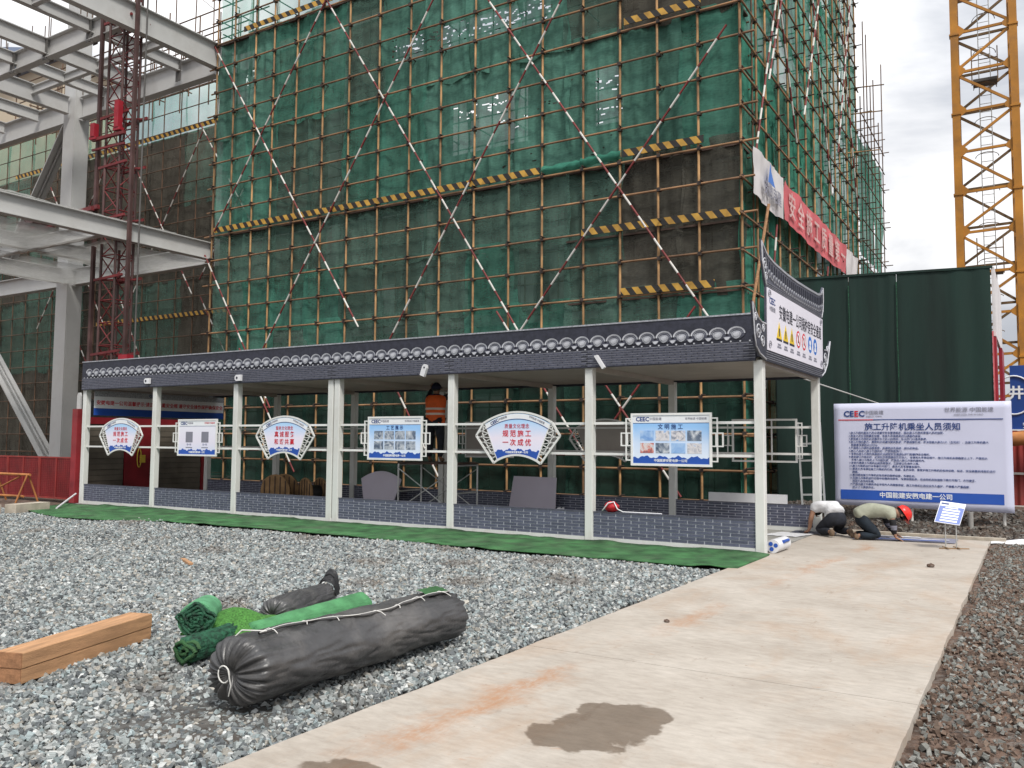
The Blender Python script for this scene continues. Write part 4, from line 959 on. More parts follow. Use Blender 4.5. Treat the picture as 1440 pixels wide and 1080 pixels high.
# right face, running away from the path
RX = -2.42
RY = [SYF + 1.13 * k for k in range(1, 15)]
for y in RY: pole((RX + jit(0.03), y, -0.1), (RX + jit(0.05), y + jit(0.04), HTOP + jit(0.7)))
for z in SZ:
    pole((RX + 0.05, SYF - 0.25 - abs(jit(0.2)), z - 0.06), (RX + 0.05, 23.6 + jit(0.3), z - 0.06 + jit(0.03)), 0.027, 'ledger', M['pipe_ledger'])
# couplers and the short ends of the cross pipes that stick out
cp = MB()
for x in SX:
    for z in SZ:
        cp.box(x - 0.05, x + 0.05, SYF - 0.085, SYF + 0.04, z - 0.045, z + 0.05)
        if rng.random() < 0.55:
            l_ = rng.uniform(0.10, 0.22); zz = z + 0.06; cp.tube((x + 0.05, SYF - l_, zz), (x + 0.05, SYF + 0.9, zz), 0.022, 5)
for y in RY:
    for z in SZ:
        cp.box(RX - 0.04, RX + 0.085, y - 0.05, y + 0.05, z - 0.10, z)
        if rng.random() < 0.7:
            l_ = rng.uniform(0.12, 0.32); cp.tube((RX + l_, y + 0.05, z + 0.02), (RX - 0.9, y + 0.05, z + 0.02), 0.022, 5)
stuff(cp.build('couplers', M['coupler'], sc, fix=False))
# red and white diagonal braces
def brace(a, b, seg=0.38, r=0.029, parent=None):
    a = Vector(a); b = Vector(b); L = (b - a).length; n = max(1, int(L / seg)); mb = MB()
    for i in range(n): mb.tube(a + (b - a) * (i / n), a + (b - a) * ((i + 1) / n), r, 7, mi=i % 2, caps=False)
    return mb.build('diagonal_brace', [M['brace_red'], M['paint_white']], parent or sc, fix=False)
BY = SYF - 0.10
BR = [((-21.87, 16.07), (-14.6, 5.2)), ((-16.27, 16.28), (-21.5, 9.1)), ((-16.27, 16.28), (-7.8, 3.3)), ((-11.8, 15.06), (-18.9, 4.6)), ((-10.4, 15.4), (-3.2, 4.6)), ((-6.8, 14.7), (-14.2, 3.3)), ((-2.75, 11.96), (-8.9, 4.4)), ((-21.97, 8.29), (-18.4, 2.7)), ((-16.27, 16.28), (-12.9, 21.3)), ((-11.8, 15.06), (-8.2, 20.2)), ((-3.6, 5.0), (-5.8, 2.2)), ((-9.4, 5.3), (-6.6, 1.3)), ((-13.9, 4.6), (-11.4, 0.6)), ((-20.0, 4.8), (-17.2, 0.6)), ((-6.1, 3.2), (-4.0, 0.3))]
for k, ((x0, z0), (x1, z1)) in enumerate(BR): brace((x0, BY - 0.055 * (k % 2), z0), (x1, BY - 0.055 * (k % 2), z1))
# braces of the right face
for k, (y0, z0, y1, z1) in enumerate(((9.0, 17.6, 12.6, 10.5), (12.6, 17.5, 9.4, 11.2), (13.6, 19.5, 17.6, 10.2), (17.6, 19.8, 13.4, 11.6), (18.6, 20.5, 22.6, 11.0), (22.4, 20.8, 18.6, 12.0), (10.2, 7.5, 8.4, 1.5), (16.5, 7.5, 14.8, 2.5), (8.2, 8.8, 10.6, 14.2))):
    brace((RX + 0.12 + 0.05 * (k % 2), y0, z0), (RX + 0.12 + 0.05 * (k % 2), y1, z1))
# long pale prop pole leaning on the right face

for (z, y) in ((1.30, SYF - 0.16), (0.78, SYF - 0.14)):
    a = Vector((-2.3, y, z)); b = Vector((-21.8, y, z)); n = 40; mb = MB()
    for i in range(n): mb.tube(a + (b - a) * (i / n), a + (b - a) * ((i + 1) / n), 0.024, 6, mi=i % 2, caps=False)
    if z > 1: mb.build('guard_rail', [M['paint_red'], M['paint_white']], sc, fix=False)
# toe boards in yellow and black, with the plank deck behind them
def toe(x0, x1, z, drop=0.0, y=SYF - 0.10):
    mb = MB(); n = max(1, int(abs(x1 - x0) / 2.4))
    for i in range(n):
        a = x0 + (x1 - x0) * i / n; c = x0 + (x1 - x0) * (i + 1) / n - 0.01
        za = z + jit(0.015)
        mb2 = MB(); mb2.box(min(a, c), max(a, c), y - 0.012, y + 0.012, za, za + 0.19); mb2.build('toe_board', M['hazard'], sc)
toe(-21.6, -8.05, 9.05); toe(-5.55, -3.35, 9.10); toe(-6.75, -2.45, 7.14); toe(-20.3, -16.0, 16.22); toe(-5.6, -3.1, 5.42); toe(-5.5, -3.4, 12.66); toe(-12.6, -9.6, 20.0)
for z in (9.0, 16.18, 7.1, 12.6, 5.38):
    n = 8
    for i in range(n):
        a = -2.5 - 19.3 * i / n; c = -2.5 - 19.3 * (i + 1) / n + 0.02
        if z in (7.1, 12.6, 5.38) and c < -9: continue
        if z == 16.18 and a > -12: continue
        MB().box(c, a, SYF + 0.08, SYF + 0.92, z - 0.05, z).build('deck_board', M['plank'], sc)
# safety netting, one sheet at a time
HOLES = [(-13.6, -7.4, 13.55, 14.35, 0.55), (-11.3, -9.3, 11.2, 11.75, 0.5), (-9.9, -8.6, 10.6, 11.1, 0.35), (-6.5, -5.7, 11.0, 11.6, 0.6), (-6.4, -5.6, 10.2, 10.9, 0.45), (-8.6, -7.6, 10.8, 11.3, 0.3), (-7.7, -6.9, 11.3, 11.9, 0.35), (-20.4, -18.9, 14.2, 14.9, 0.5), (-9.4, -7.8, 9.4, 9.9, 0.12), (-6.6, -5.7, 8.0, 9.9, 0.08), (-13.0, -11.6, 9.9, 10.3, 0.12)]
def sheet(fx, x0, x1, z0, z1, m, name='net_sheet', gap=0.13, amp=0.05, slack=0.0, seed=0.0, holes=(), parent=None, lift=0.0):
    """fx(x, depth, z) maps along-face position to the world"""
    fine = [h for h in holes if h[0] < max(x0, x1) and h[1] > min(x0, x1) and h[2] < z1 and h[3] > z0]
    cell = 0.06 if fine else 0.16
    nu = max(4, int(abs(x1 - x0) / cell)); nv = max(6, int((z1 - z0) / (0.035 if fine else 0.4)))
    def fn(u, v):
        x = x0 + (x1 - x0) * u; z = z0 + (z1 - z0) * v
        d = amp * mnoise.noise(Vector((x * 1.7 + seed, z * 0.8, seed))) + 0.5 * amp * mnoise.noise(Vector((x * 5 + seed, z * 1.1, seed + 4)))
        d += slack * math.sin(math.pi * u) * 0.3 + 0.35 * amp * math.sin(x * 11 + 2.0 * mnoise.noise(Vector((x, z * 0.7, seed)))) * mnoise.noise(Vector((x * 0.8, z * 0.5, seed + 9)))
        xx = x + (gap * mnoise.noise(Vector((seed, z * 0.9, 2))) - 0.02) * (1 if u > 0.5 else -1) * (abs(u - 0.5) * 2)
        zz = z + (0.10 * mnoise.noise(Vector((x * 2.1, seed, 7))) + lift * math.sin(u * 7 + seed) if v < 0.03 else 0)
        return fx(xx, d, zz)
    keep = None
    if fine:
        hr = random.Random(int(seed * 100) + 5)
        def keep(i, j):
            x = x0 + (x1 - x0) * (i + 0.5) / nu; z = z0 + (z1 - z0) * (j + 0.5) / nv
            for (a, c, za, zc, p) in fine:
                if a < x < c and za < z < zc:
                    e = min(z - za, zc - z) / (zc - za) * 2
                    if mnoise.noise(Vector((x * 4, z * 14, 3))) > 0.62 - p * (0.35 + 0.6 * e) and hr.random() < 0.55: return False
            return True
    mb = MB(); mb.grid(fn, nu, nv, keep=keep)
    return mb.build(name, m, parent or sc, fix=False)
front = lambda x, d, z: (x, SYF + 0.10 + d, z)
right = lambda y, d, z: (RX - 0.08 - d, y, z)
edges = [-2.50, -4.0, -5.7, -7.3, -8.9, -10.6, -12.2, -13.9, -15.5, -17.1, -18.7, -20.2, -21.7]
tiers = [(0.1, 3.4), (3.2, 5.6), (5.3, 7.3), (7.1, 9.2), (9.0, 12.7), (12.5, 16.3), (16.2, 21.0)]
sd = 0.0
for k, (z0, z1) in enumerate(tiers):
    for a, c in zip(edges[:-1], edges[1:]):
        sd += 1.37; ov = rng.uniform(0.02, 0.10)
        q = rng.random()
        m = M['net'] if q < 0.62 else M['net_dull']
        if k <= 2: m = M['net_dull'] if q < 0.6 else M['net']
        if k in (3,): m = M['net_dull'] if q < 0.92 else M['net_dark']
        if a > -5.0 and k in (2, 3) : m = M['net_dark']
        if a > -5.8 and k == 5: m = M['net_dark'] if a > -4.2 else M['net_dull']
        if k == 6: m = M['net_sheer'] if a < -15 else M['net']
        if k == 0: m = M['net_shaded']
        if any(h[4] >= 0.3 and h[0] < a + 0.1 and h[1] > c - 0.1 and h[2] < z1 and h[3] > z0 for h in HOLES): m = M['net_dense']
        sheet(front, a + ov, c - ov, z0 + (0.0 if k else 0), z1 + jit(0.08), m, amp=0.11, slack=0.15, seed=sd, holes=HOLES, lift=0.05)
ry = [7.62, 9.2, 10.8, 12.4, 14.0, 15.6, 17.2, 18.8, 20.4, 22.0, 23.5]
for k, (z0, z1) in enumerate([(0.2, 4.2), (4.1, 7.6), (7.5, 10.6), (10.4, 13.6), (13.4, 17.0), (16.8, 20.8)]):
    for a, c in zip(ry[:-1], ry[1:]):
        sd += 1.37; q = rng.random()
        m = M['net_bright'] if q < 0.7 else M['net']
        if k == 1: m = M['net_bright'] if q < 0.35 else M['net_dull']
        sheet(right, a - 0.12, c + 0.12, z0 - 0.1, z1, m, gap=0.05, amp=0.10, slack=0.15, seed=sd, lift=0.05)
# a green hem where nets gather above the toe boards, and a loose flap
for (x0, x1, z, s) in ((-8.0, -6.8, 9.02, 3.3), (-6.8, -5.6, 9.06, 8.1)):
    mb = MB(); mb.grid(lambda u, v, x0=x0, x1=x1, z=z, s=s: (x0 + (x1 - x0) * u, SYF - 0.02 - 0.10 * math.sin(v * 3) + 0.03 * mnoise.noise(Vector((u * 9, v * 4, s))), z + 0.24 * v + 0.08 * mnoise.noise(Vector((u * 6, v * 2, s)))), 16, 6); mb.build('net_hem', M['net_bright'], sc, fix=False)
# banner tied to the right face
def banner(y0, y1, z0, z1, m, txt=None, tm=None, size=0.9, seed=1.0):
    mb = MB()
    def fn(u, v):
        y = y0 + (y1 - y0) * u; sag = 0.10 * math.sin(u * math.pi) * (1 - v) + 0.05 * mnoise.noise(Vector((y * 1.2, v, seed)))
        return (RX + 0.24 + 0.07 * mnoise.noise(Vector((y * 1.9, v * 1.4, seed))) + 0.03 * mnoise.noise(Vector((y * 5, v * 3, seed))), y, z0 + (z1 - z0) * v - sag)
    mb.grid(fn, 24, 6); b = mb.build('banner', m)
    return b
b1 = tag(banner(7.62, 10.45, 7.70, 8.85, M['banner_white']), 'white end of the long banner with blue emblem tied at the scaffold corner', 'banner', 'banners on the scaffold side')
mb = MB(); mb.prism([(8.55, 8.20), (8.95, 8.20), (8.78, 8.72)], 0, RX + 0.34, RX + 0.345); mb.prism([(8.95, 8.20), (9.2, 8.20), (8.85, 8.52)], 0, RX + 0.34, RX + 0.345); mb.build('emblem', M['ink_skyblue'], b1)
for i, ch in enumerate('安徽电建'): lettering('character', ch, 0.42, b1, M['ink_grey'], (RX + 0.35, 8.33 + 0.42 * i, 7.98), 'right', bold=0.02)
b2 = tag(banner(10.5, 19.2, 7.72, 8.76, M['banner_red'], seed=3.0), 'wrinkled red banner with pale characters sagging along the scaffold side', 'banner', 'banners on the scaffold side')
for i, ch in enumerate('安全施工质量第一'): lettering('character', ch, 0.78, b2, M['banner_pale'], (RX + 0.30, 11.2 + 1.04 * i, 8.16 - 0.05 * math.sin(i * 0.45)), 'right', bold=0.015)
tag(banner(19.25, 21.6, 7.60, 8.72, M['banner_white'], seed=5.0), 'short plain white banner piece beyond the red one', 'banner', 'banners on the scaffold side')
# free pipe ends above and beyond
for (y, z) in ((22.8, 14.9), (23.4, 16.2), (21.8, 13.0)): pole((RX - 0.5, y, z), (RX + 1.0, y + 0.6, z + 0.1), 0.024, 'cross_pipe')

# lower scaffold further back on the same side
s2 = thing('far_scaffold', 'lower netted scaffold standing beyond the far end of the big one', 'scaffold', (0, 0, 0))
X2 = -2.33; Y2 = [23.9 + 0.95 * k for k in range(7)]
for k, y in enumerate(Y2):
    pole((X2, y, -0.1), (X2 + jit(0.05), y, 15.6 + rng.uniform(0.3, 4.5)), 0.024, 'standard', M['pipe_dark'], s2)
    pole((X2 - 1.2, y, -0.1), (X2 - 1.2, y, 15.5 + rng.uniform(0, 2.0)), 0.024, 'standard', M['pipe_dark'], s2)
for z in SZ[:18]: pole((X2 + 0.05, 23.7, z), (X2 + 0.05, 29.9, z), 0.022, 'ledger', M['pipe_dark'], s2)
for z in SZ[1:18:2]:
    for y in Y2: pole((X2 + rng.uniform(0.15, 0.45), y, z + 0.05), (X2 - 1.3, y, z + 0.05), 0.022, 'transom', M['pipe_dark'], s2)
for k, (z0, z1) in enumerate(((0.2, 5), (4.9, 9.5), (9.4, 14.6))):
    for a, c in ((23.4, 25.6), (25.5, 27.2), (27.1, 29.6)):
        sd += 1.1; sheet(lambda y, d, z: (X2 - 0.06 - d, y, z), a, c, z0, z1 - rng.uniform(0, 0.6), M['net_bright'], amp=0.08, slack=0.1, seed=sd, parent=s2)

# ------------------------------------------------------------------ building inside the netting
bd = thing('unfinished_building', 'dark unfinished building showing through the scaffold netting', 'building', (0, 0, 0))
def wallp(x0, x1, z0, z1, y=9.35, m='wall_dark', name='wall'): MB().box(x0, x1, y, y + 0.24, z0, z1).build(name, M[m], bd)
for (x0, x1, z0, z1) in ((-21.6, -2.95, 0.0, 5.2), (-21.6, -2.95, 5.6, 9.2), (-21.6, -2.95, 9.6, 10.895), (-21.6, -12.6, 10.9, 12.695), (-9.6, -7.4, 10.9, 12.695), (-6.4, -2.95, 10.9, 12.695), (-21.6, -2.95, 12.7, 14.495), (-21.6, -15.1, 14.5, 15.495), (-8.3, -2.95, 14.5, 15.495), (-21.6, -2.95, 15.5, 16.34), (-16.4, -2.95, 16.6, 21.0), (-21.6, -16.42, 16.6, 17.25)):
    wallp(x0, x1, z0, z1)
for z in (5.2, 9.2, 16.35):
    MB().box(-21.7, -3.3, 9.25 if z != 16.35 else 9.3, 10.6, z + 0.005, z + 0.395 if z < 16 else z + 0.22).build('slab', M['concrete'], bd)
for x in (-3.6, -8.4, -13.2, -17.4, -21.2):
    MB().box(x - 0.25, x + 0.25, 9.05, 9.34, 0, 16.3).build('column', M['concrete'], bd)
for (x, z) in ((-5.3, 3.3), (-5.1, 9.9), (-9.8, 6.2), (-15.2, 6.3), (-19.4, 6.2), (-10.9, 2.5), (-15.6, 2.4), (-6.2, 6.1)):
    w = MB(); w.box(x - 0.55, x + 0.55, 9.30, 9.345, z - 0.6, z + 0.6); wo = w.build('window', M['concrete'], bd)
    MB().box(x - 0.48, x - 0.02, 9.285, 9.296, z - 0.52, z + 0.52).build('pane', M['ink_skyblue'] if z > 9 else M['steel'], wo)
    MB().box(x + 0.02, x + 0.48, 9.285, 9.296, z - 0.52, z + 0.52).build('pane', M['steel'], wo)
MB().box(-4.2, -3.96, 9.62, 23.0, 0, 7.4).build('side_wall', M['wall_tan'], bd)
MB().box(-4.2, -3.96, 9.62, 23.0, 7.6, 14.5).build('side_wall', M['wall_tan'], bd)
for y in (11.5, 15.0, 18.5):
    w = MB(); w.box(-3.955, -3.92, y - 0.5, y + 0.5, 4.6, 6.2); w.build('window', M['tarp_black'], bd)

# ------------------------------------------------------------------ recessed scaffold behind the steel frame
s3 = thing('recessed_scaffold', 'shaded netted scaffold set back behind the grey steel frame', 'scaffold', (0, 0, 0))
Y3 = 12.2; ZB = 15.85
xs3 = [-22.6 - 1.25 * k for k in range(27)]
for x in xs3: pole((x, Y3, -0.1), (x + jit(0.05), Y3, 18.4 + rng.uniform(0, 3.0)), 0.026, 'standard', M['pipe_dark'], s3)
for z in SZ[:21]: pole((-22.0, Y3 - 0.05, z), (-55.2, Y3 - 0.05, z + jit(0.04)), 0.024, 'ledger', M['pipe_dark'], s3)
for k, (z0, z1) in enumerate(((0.1, 5.2), (5.1, 9.0), (8.9, 12.6), (12.4, ZB), (ZB, 18.0))):
    e = [-22.2 - 2.55 * i for i in range(14)]
    for a, c in zip(e[:-1], e[1:]):
        sd += 1.21; m = M['net_sheer'] if k == 4 else (M['net_dull'] if rng.random() < 0.5 else M['net_dark'])
        if k < 4 and a > -27 and rng.random() < 0.5: m = M['net']
        sheet(lambda x, d, z: (x, Y3 + 0.1 + d, z), a + 0.04, c - 0.04, z0, z1 + jit(0.1), m, amp=0.1, slack=0.2, seed=sd, parent=s3)
for (x0, z0, x1, z1) in ((-23.0, 16.0, -28.3, 8.8), (-28.6, 16.0, -23.2, 8.4), (-28.4, 15.6, -33.5, 8.0), (-34.0, 15.8, -28.8, 8.2), (-23.4, 8.2, -27.8, 1.4), (-28.2, 8.0, -23.6, 1.2), (-34.2, 8.6, -30.0, 1.2), (-41.0, 15.6, -35.2, 7.0), (-35.4, 15.6, -41.2, 7.4), (-37.8, 7.0, -33.2, 0.6)):
    brace((x0, Y3 - 0.12, z0), (x1, Y3 - 0.12, z1), parent=s3)
for (x0, x1, z) in ((-22.6, -33, ZB), (-33, -44, ZB), (-22.6, -36, 7.2)):
    n = 5
    for i in range(n):
        a = x0 + (x1 - x0) * i / n; c = x0 + (x1 - x0) * (i + 1) / n + 0.01
        MB().box(c, a, Y3 - 0.12, Y3 - 0.095, z, z + 0.19).build('toe_board', M['hazard'], s3)
MB().box(-55, -22.2, 14.0, 14.25, 0, 16.85).build('wall', M['wall_dark'], bd)

# ------------------------------------------------------------------ grey steel frame
sf = thing('steel_frame', 'pale grey steel columns and floor beams of an open two storey frame', 'steel frame', (0, 0, 0))
def hbeam(a, b, w, h, name='beam', t=0.03, m='steel'):
    """H section between two points, web upright"""
    a = Vector(a); b = Vector(b); mb = MB()
    mb.bar(a + Vector((0, 0, h / 2 - t / 2)), b + Vector((0, 0, h / 2 - t / 2)), w, t)
    mb.bar(a - Vector((0, 0, h / 2 - t / 2)), b - Vector((0, 0, h / 2 - t / 2)), w, t)
    mb.bar(a, b, t * 0.8, h - 2 * t)
    return mb.build(name, M[m], sf)
def hcol(x, y, z0, z1, w=0.75, d=0.75, t=0.05):
    mb = MB(); mb.box(x - w / 2, x + w / 2, y - d / 2, y - d / 2 + t, z0, z1); mb.box(x - w / 2, x + w / 2, y + d / 2 - t, y + d / 2, z0, z1); mb.box(x - t / 2, x + t / 2, y - d / 2 + t, y + d / 2 - t, z0, z1)
    mb.box(x + w / 2 - 0.02, x + w / 2 + 0.02, y - d / 2 + t + 0.002, y + d / 2 - t - 0.002, z0, z1)
    return mb.build('column', M['steel'], sf)
CXX, CYY = -31.35, 7.9
hcol(CXX, CYY, 0, 24.5, 0.80, 0.66); hcol(-22.0, CYY + 0.15, 8.0, 16.3, 0.30, 0.3); hcol(CXX - 9.4, CYY, 0, 24, 0.9, 0.75)
hcol(-36.5, 11.0, 8, 24.0, 0.7, 0.6)
for zt, h in ((8.78, 0.70), (16.2, 0.95)):
    zc = zt - h / 2
    hbeam((CXX + 0.46, 7.9, zc), (-22.3, 7.9, zc), 0.36, h); hbeam((CXX - 0.46, 7.9, zc), (CXX - 8.9, 7.9, zc), 0.36, h)
hb1 = 8.78
for x, y0, h in ((-22.0, -3.0, 0.62), (-26.7, -3.0, 0.5), (-31.35, -3.0, 0.62)):
    hbeam((x, y0, hb1 - h / 2), (x, 7.70 if x != -31.35 else 7.5, hb1 - h / 2), 0.30, h)
hbeam((-26.55, 3.5, 8.42), (-22.15, 3.5, 8.42), 0.26, 0.42)
hbeam((-31.2, 3.5, 8.42), (-26.85, 3.5, 8.42), 0.26, 0.42)
zt = 16.2
for x, y0, h in ((-21.9, -3.0, 0.92), (-24.2, -3.0, 0.45), (-26.9, -3.0, 0.60), (-29.1, -3.0, 0.45), (-31.35, -3.0, 0.75), (-34.0, -3.0, 0.5), (-36.8, -3.0, 0.5)):
    hbeam((x, y0, zt - h / 2 - 0.005), (x, 7.70 if x != -31.35 else 7.5, zt - h / 2 - 0.005), 0.30 if h > 0.6 else 0.24, h)
for y, h in ((4.1, 0.72), (-0.2, 0.72)):
    xsb = [-21.9, -24.2, -26.9, -29.1, -31.35, -34.0, -36.8]
    for a, c in zip(xsb[:-1], xsb[1:]): hbeam((c + 0.03, y, zt - h / 2 - 0.01), (a - 0.03, y, zt - h / 2 - 0.01), 0.3, h)
for (a, c, y) in ((-24.2, -21.9, 2.0), (-26.9, -24.2, 6.0), (-24.2, -21.9, 6.0), (-29.1, -26.9, 2.0), (-29.1, -26.9, 6.0), (-31.35, -29.1, 6.0)):
    hbeam((a + 0.03, y, zt - 0.26), (c - 0.03, y, zt - 0.26), 0.18, 0.34)
# stiffener plates at the beam crossings
for x in (-24.2, -26.9, -29.1):
    for sgn in (-1, 1):
        mb = MB(); mb.box(x - 0.13, x + 0.13, 4.1 + sgn * 0.03 - 0.012 + sgn * 0.10, 4.1 + sgn * 0.03 + 0.012 + sgn * 0.10, 15.40, 16.14); mb.build('stiffener', M['steel_dark'], sf)
    MB().box(x - 0.15, x + 0.15, 7.60, 7.62, 15.35, 16.12).build('stiffener', M['steel_dark'], sf)
# scaffold pipes standing on the upper floor
for k, y in enumerate((8.6, 9.6, 10.6)):
    for z in (16.6, 17.5, 18.4): pole((-21.5, y, z + 0.1 * k), (-38.0, y, z + 0.1 * k + 0.05), 0.028, 'floor_pipe', M['pipe_dark'], sf)
    for i in range(9): pole((-22.4 - 1.9 * i, y, 15.9), (-22.4 - 1.9 * i, y, 18.8 + jit(0.8)), 0.028, 'floor_pipe', M['pipe_dark'], sf)
for i in range(9): pole((-22.4 - 1.9 * i, 8.2, 17.0), (-22.4 - 1.9 * i, 11.2, 17.0), 0.028, 'floor_pipe', M['pipe_dark'], sf)
# knee braces
def diag(a, b, w=0.42):
    mb = MB(); a = Vector(a); b = Vector(b); mb.bar(a, b, w, 0.06); mb.bar(a + Vector((0, 0.2, 0)), b + Vector((0, 0.2, 0)), w, 0.06); mb.bar(a + Vector((0, 0.1, 0)), b + Vector((0, 0.1, 0)), 0.05, 0.16); mb.build('knee_brace', M['steel'], sf)
diag((CXX - 0.5, 7.8, 15.1), (-36.6, 7.8, 9.2)); diag((CXX - 0.4, 7.8, 0.2), (-38.0, 7.8, 6.2), 0.5)
# rebar and edge posts standing on the floors
rb = MB()
for i in range(60):
    x = -21.9 - rng.random() * 14; y = rng.choice([-0.2, 4.1, 7.9]) + jit(0.12); h = rng.uniform(0.5, 1.3)
    rb.tube((x, y, 16.2), (x + jit(0.05), y, 16.2 + h), 0.018, 5)
stuff(rb.build('rebar', M['pipe_dark'], sf, fix=False))
for i in range(9):
    x = -21.95; y = 1.0 + 0.8 * i; MB().tube((x, y, 16.2), (x + jit(0.04), y, 18.6 + jit(0.8)), 0.022, 6).build('edge_post', M['pipe_dark'], sf)
mb = MB(); mb.path([(-21.95, 1.0 + 0.5 * i, 17.6 - 0.12 * math.sin(i * 1.57)) for i in range(14)], 0.010, 5); mb.build('safety_line', M['pipe_dark'], sf)
# pale safety netting slung under the lower floor
for k, (x0, x1, y0, y1) in enumerate(((-26.5, -22.2, -2.5, 3.3), (-26.5, -22.2, 3.7, 7.6), (-31.2, -26.9, -2.5, 3.3), (-31.2, -26.9, 3.7, 7.6))):
    mb = MB(); mb.grid(lambda u, v: (x0 + (x1 - x0) * u, y0 + (y1 - y0) * v, 8.12 - 0.32 * math.sin(u * math.pi) * math.sin(v * math.pi) + 0.05 * mnoise.noise(Vector((u * 6, v * 6, k)))), 14, 14)
    mb.build('slung_net', M['net_grey'], sf, fix=False)
mb = MB(); mb.grid(lambda u, v: (-21.98 + 0.2 * (v - 0.5) + 0.05 * mnoise.noise(Vector((u * 30, v * 3, 1))), -1.5 + 7.6 * u, 8.80 + 0.06 * abs(mnoise.noise(Vector((u * 25, v * 2, 3)))) + 0.10 * math.exp(-((u - 0.28) / 0.12) ** 2) * (1 - abs(2 * v - 1))), 60, 3)
mb.build('gathered_net', M['net_grey'], sf, fix=False)

# ------------------------------------------------------------------ hoist mast
hm = thing('hoist_mast', 'dark red lattice hoist mast rising behind the left end of the walkway', 'hoist', (-22.55, 4.3, 0), 0.10)
HZ = 24.0; g = 0.84
for sx in (-1, 1):
    MB().box(sx * g - 0.055, sx * g + 0.055, -0.31, -0.20, 0, HZ).build('guide_rail', M['hoist_dark'], hm)
w2 = 0.34
for sx in (-1, 1):
    for sy in (-1, 1): MB().tube((sx * w2, sy * w2, 0), (sx * w2, sy * w2, HZ), 0.045, 8).build('chord', M['hoist_dark'], hm)
k = 0; z = 0.2
while z < HZ - 1:
    mb = MB(); c4 = [(-w2, -w2), (w2, -w2), (w2, w2), (-w2, w2)]
    for i in range(4):
        a, c = c4[i], c4[(i + 1) % 4]
        mb.tube((*a, z), (*c, z), 0.022, 6); s_, e_ = (a, c) if k % 2 else (c, a); mb.tube((*s_, z), (*e_, z + 0.72), 0.020, 6)
    mb.build('lacing', M['hoist_red'], hm, fix=False); z += 0.75; k += 1
for z in (4.4, 6.9, 8.9, 10.7, 12.4, 15.7, 18.4):
    mb = MB()
    for y in (-0.36, 0.40): mb.bar((-0.62, y, z), (0.70, y, z + 0.10), 0.06, 0.08)
    mb.bar((-0.6, -0.36, z), (0.7, 0.40, z + 0.06), 0.05, 0.05); mb.bar((-0.6, 0.40, z + 0.1), (0.7, -0.36, z + 0.1), 0.05, 0.05); mb.build('tie_frame', M['hoist_red'], hm)
for (sx, z0, h) in ((0.42, 11.9, 0.9), (-0.72, 11.75, 0.45)):
    mb = MB(); mb.box(sx - 0.10, sx + 0.10, -0.60, -0.42, z0, z0 + h); mb.box(sx - 0.16, sx + 0.16, -0.58, -0.40, z0 - 0.10, z0 - 0.002); mb.build('guide_shoe', M['red_bright'], hm)
mb = MB(); mb.bar((-0.8, -0.5, 11.65), (0.75, -0.5, 11.70), 0.10, 0.10); mb.bar((-0.8, -0.5, 11.3), (0.75, -0.5, 11.33), 0.06, 0.07); mb.build('crosshead', M['hoist_red'], hm)
MB().tube((1.35, -0.3, 0), (1.35, -0.3, HZ), 0.030, 6).build('cable', M['steel_dark'], hm)
mb = MB(); mb.box(1.0, 1.6, -0.7, -0.55, 4.05, 4.15); mb.box(1.15, 1.55, -0.75, -0.5, 4.16, 4.30); mb.build('landing_beam', M['red_bright'], hm)
# wall tie of the mast lying over the lower beam
at = thing('wall_tie', 'red mast tie bars resting over the pale lower floor beam', 'tie bars', (-24.6, 3.4, 8.85))
mb = MB()
for (a, c) in (((-1.6, 0.3, 0.10), (1.5, 0.5, 0.55)), ((-1.4, -0.2, 0.02), (1.5, 0.3, 0.45)), ((-0.6, -0.5, 0.05), (1.5, 0.1, 0.2)), ((-1.6, 0.3, 0.1), (-0.5, -0.5, 0.05)), ((0.0, 0.4, 0.3), (0.5, -0.3, 0.15))): mb.bar(a, c, 0.12, 0.14)
mb.build('tie_bars', M['hoist_red'], at)
mb = MB(); mb.box(-1.9, -1.2, -0.3, 0.4, -0.02, 0.28); mb.box(-0.8, -0.2, -0.7, -0.2, -0.03, 0.24); mb.build('clamp', M['hoist_dark'], at)

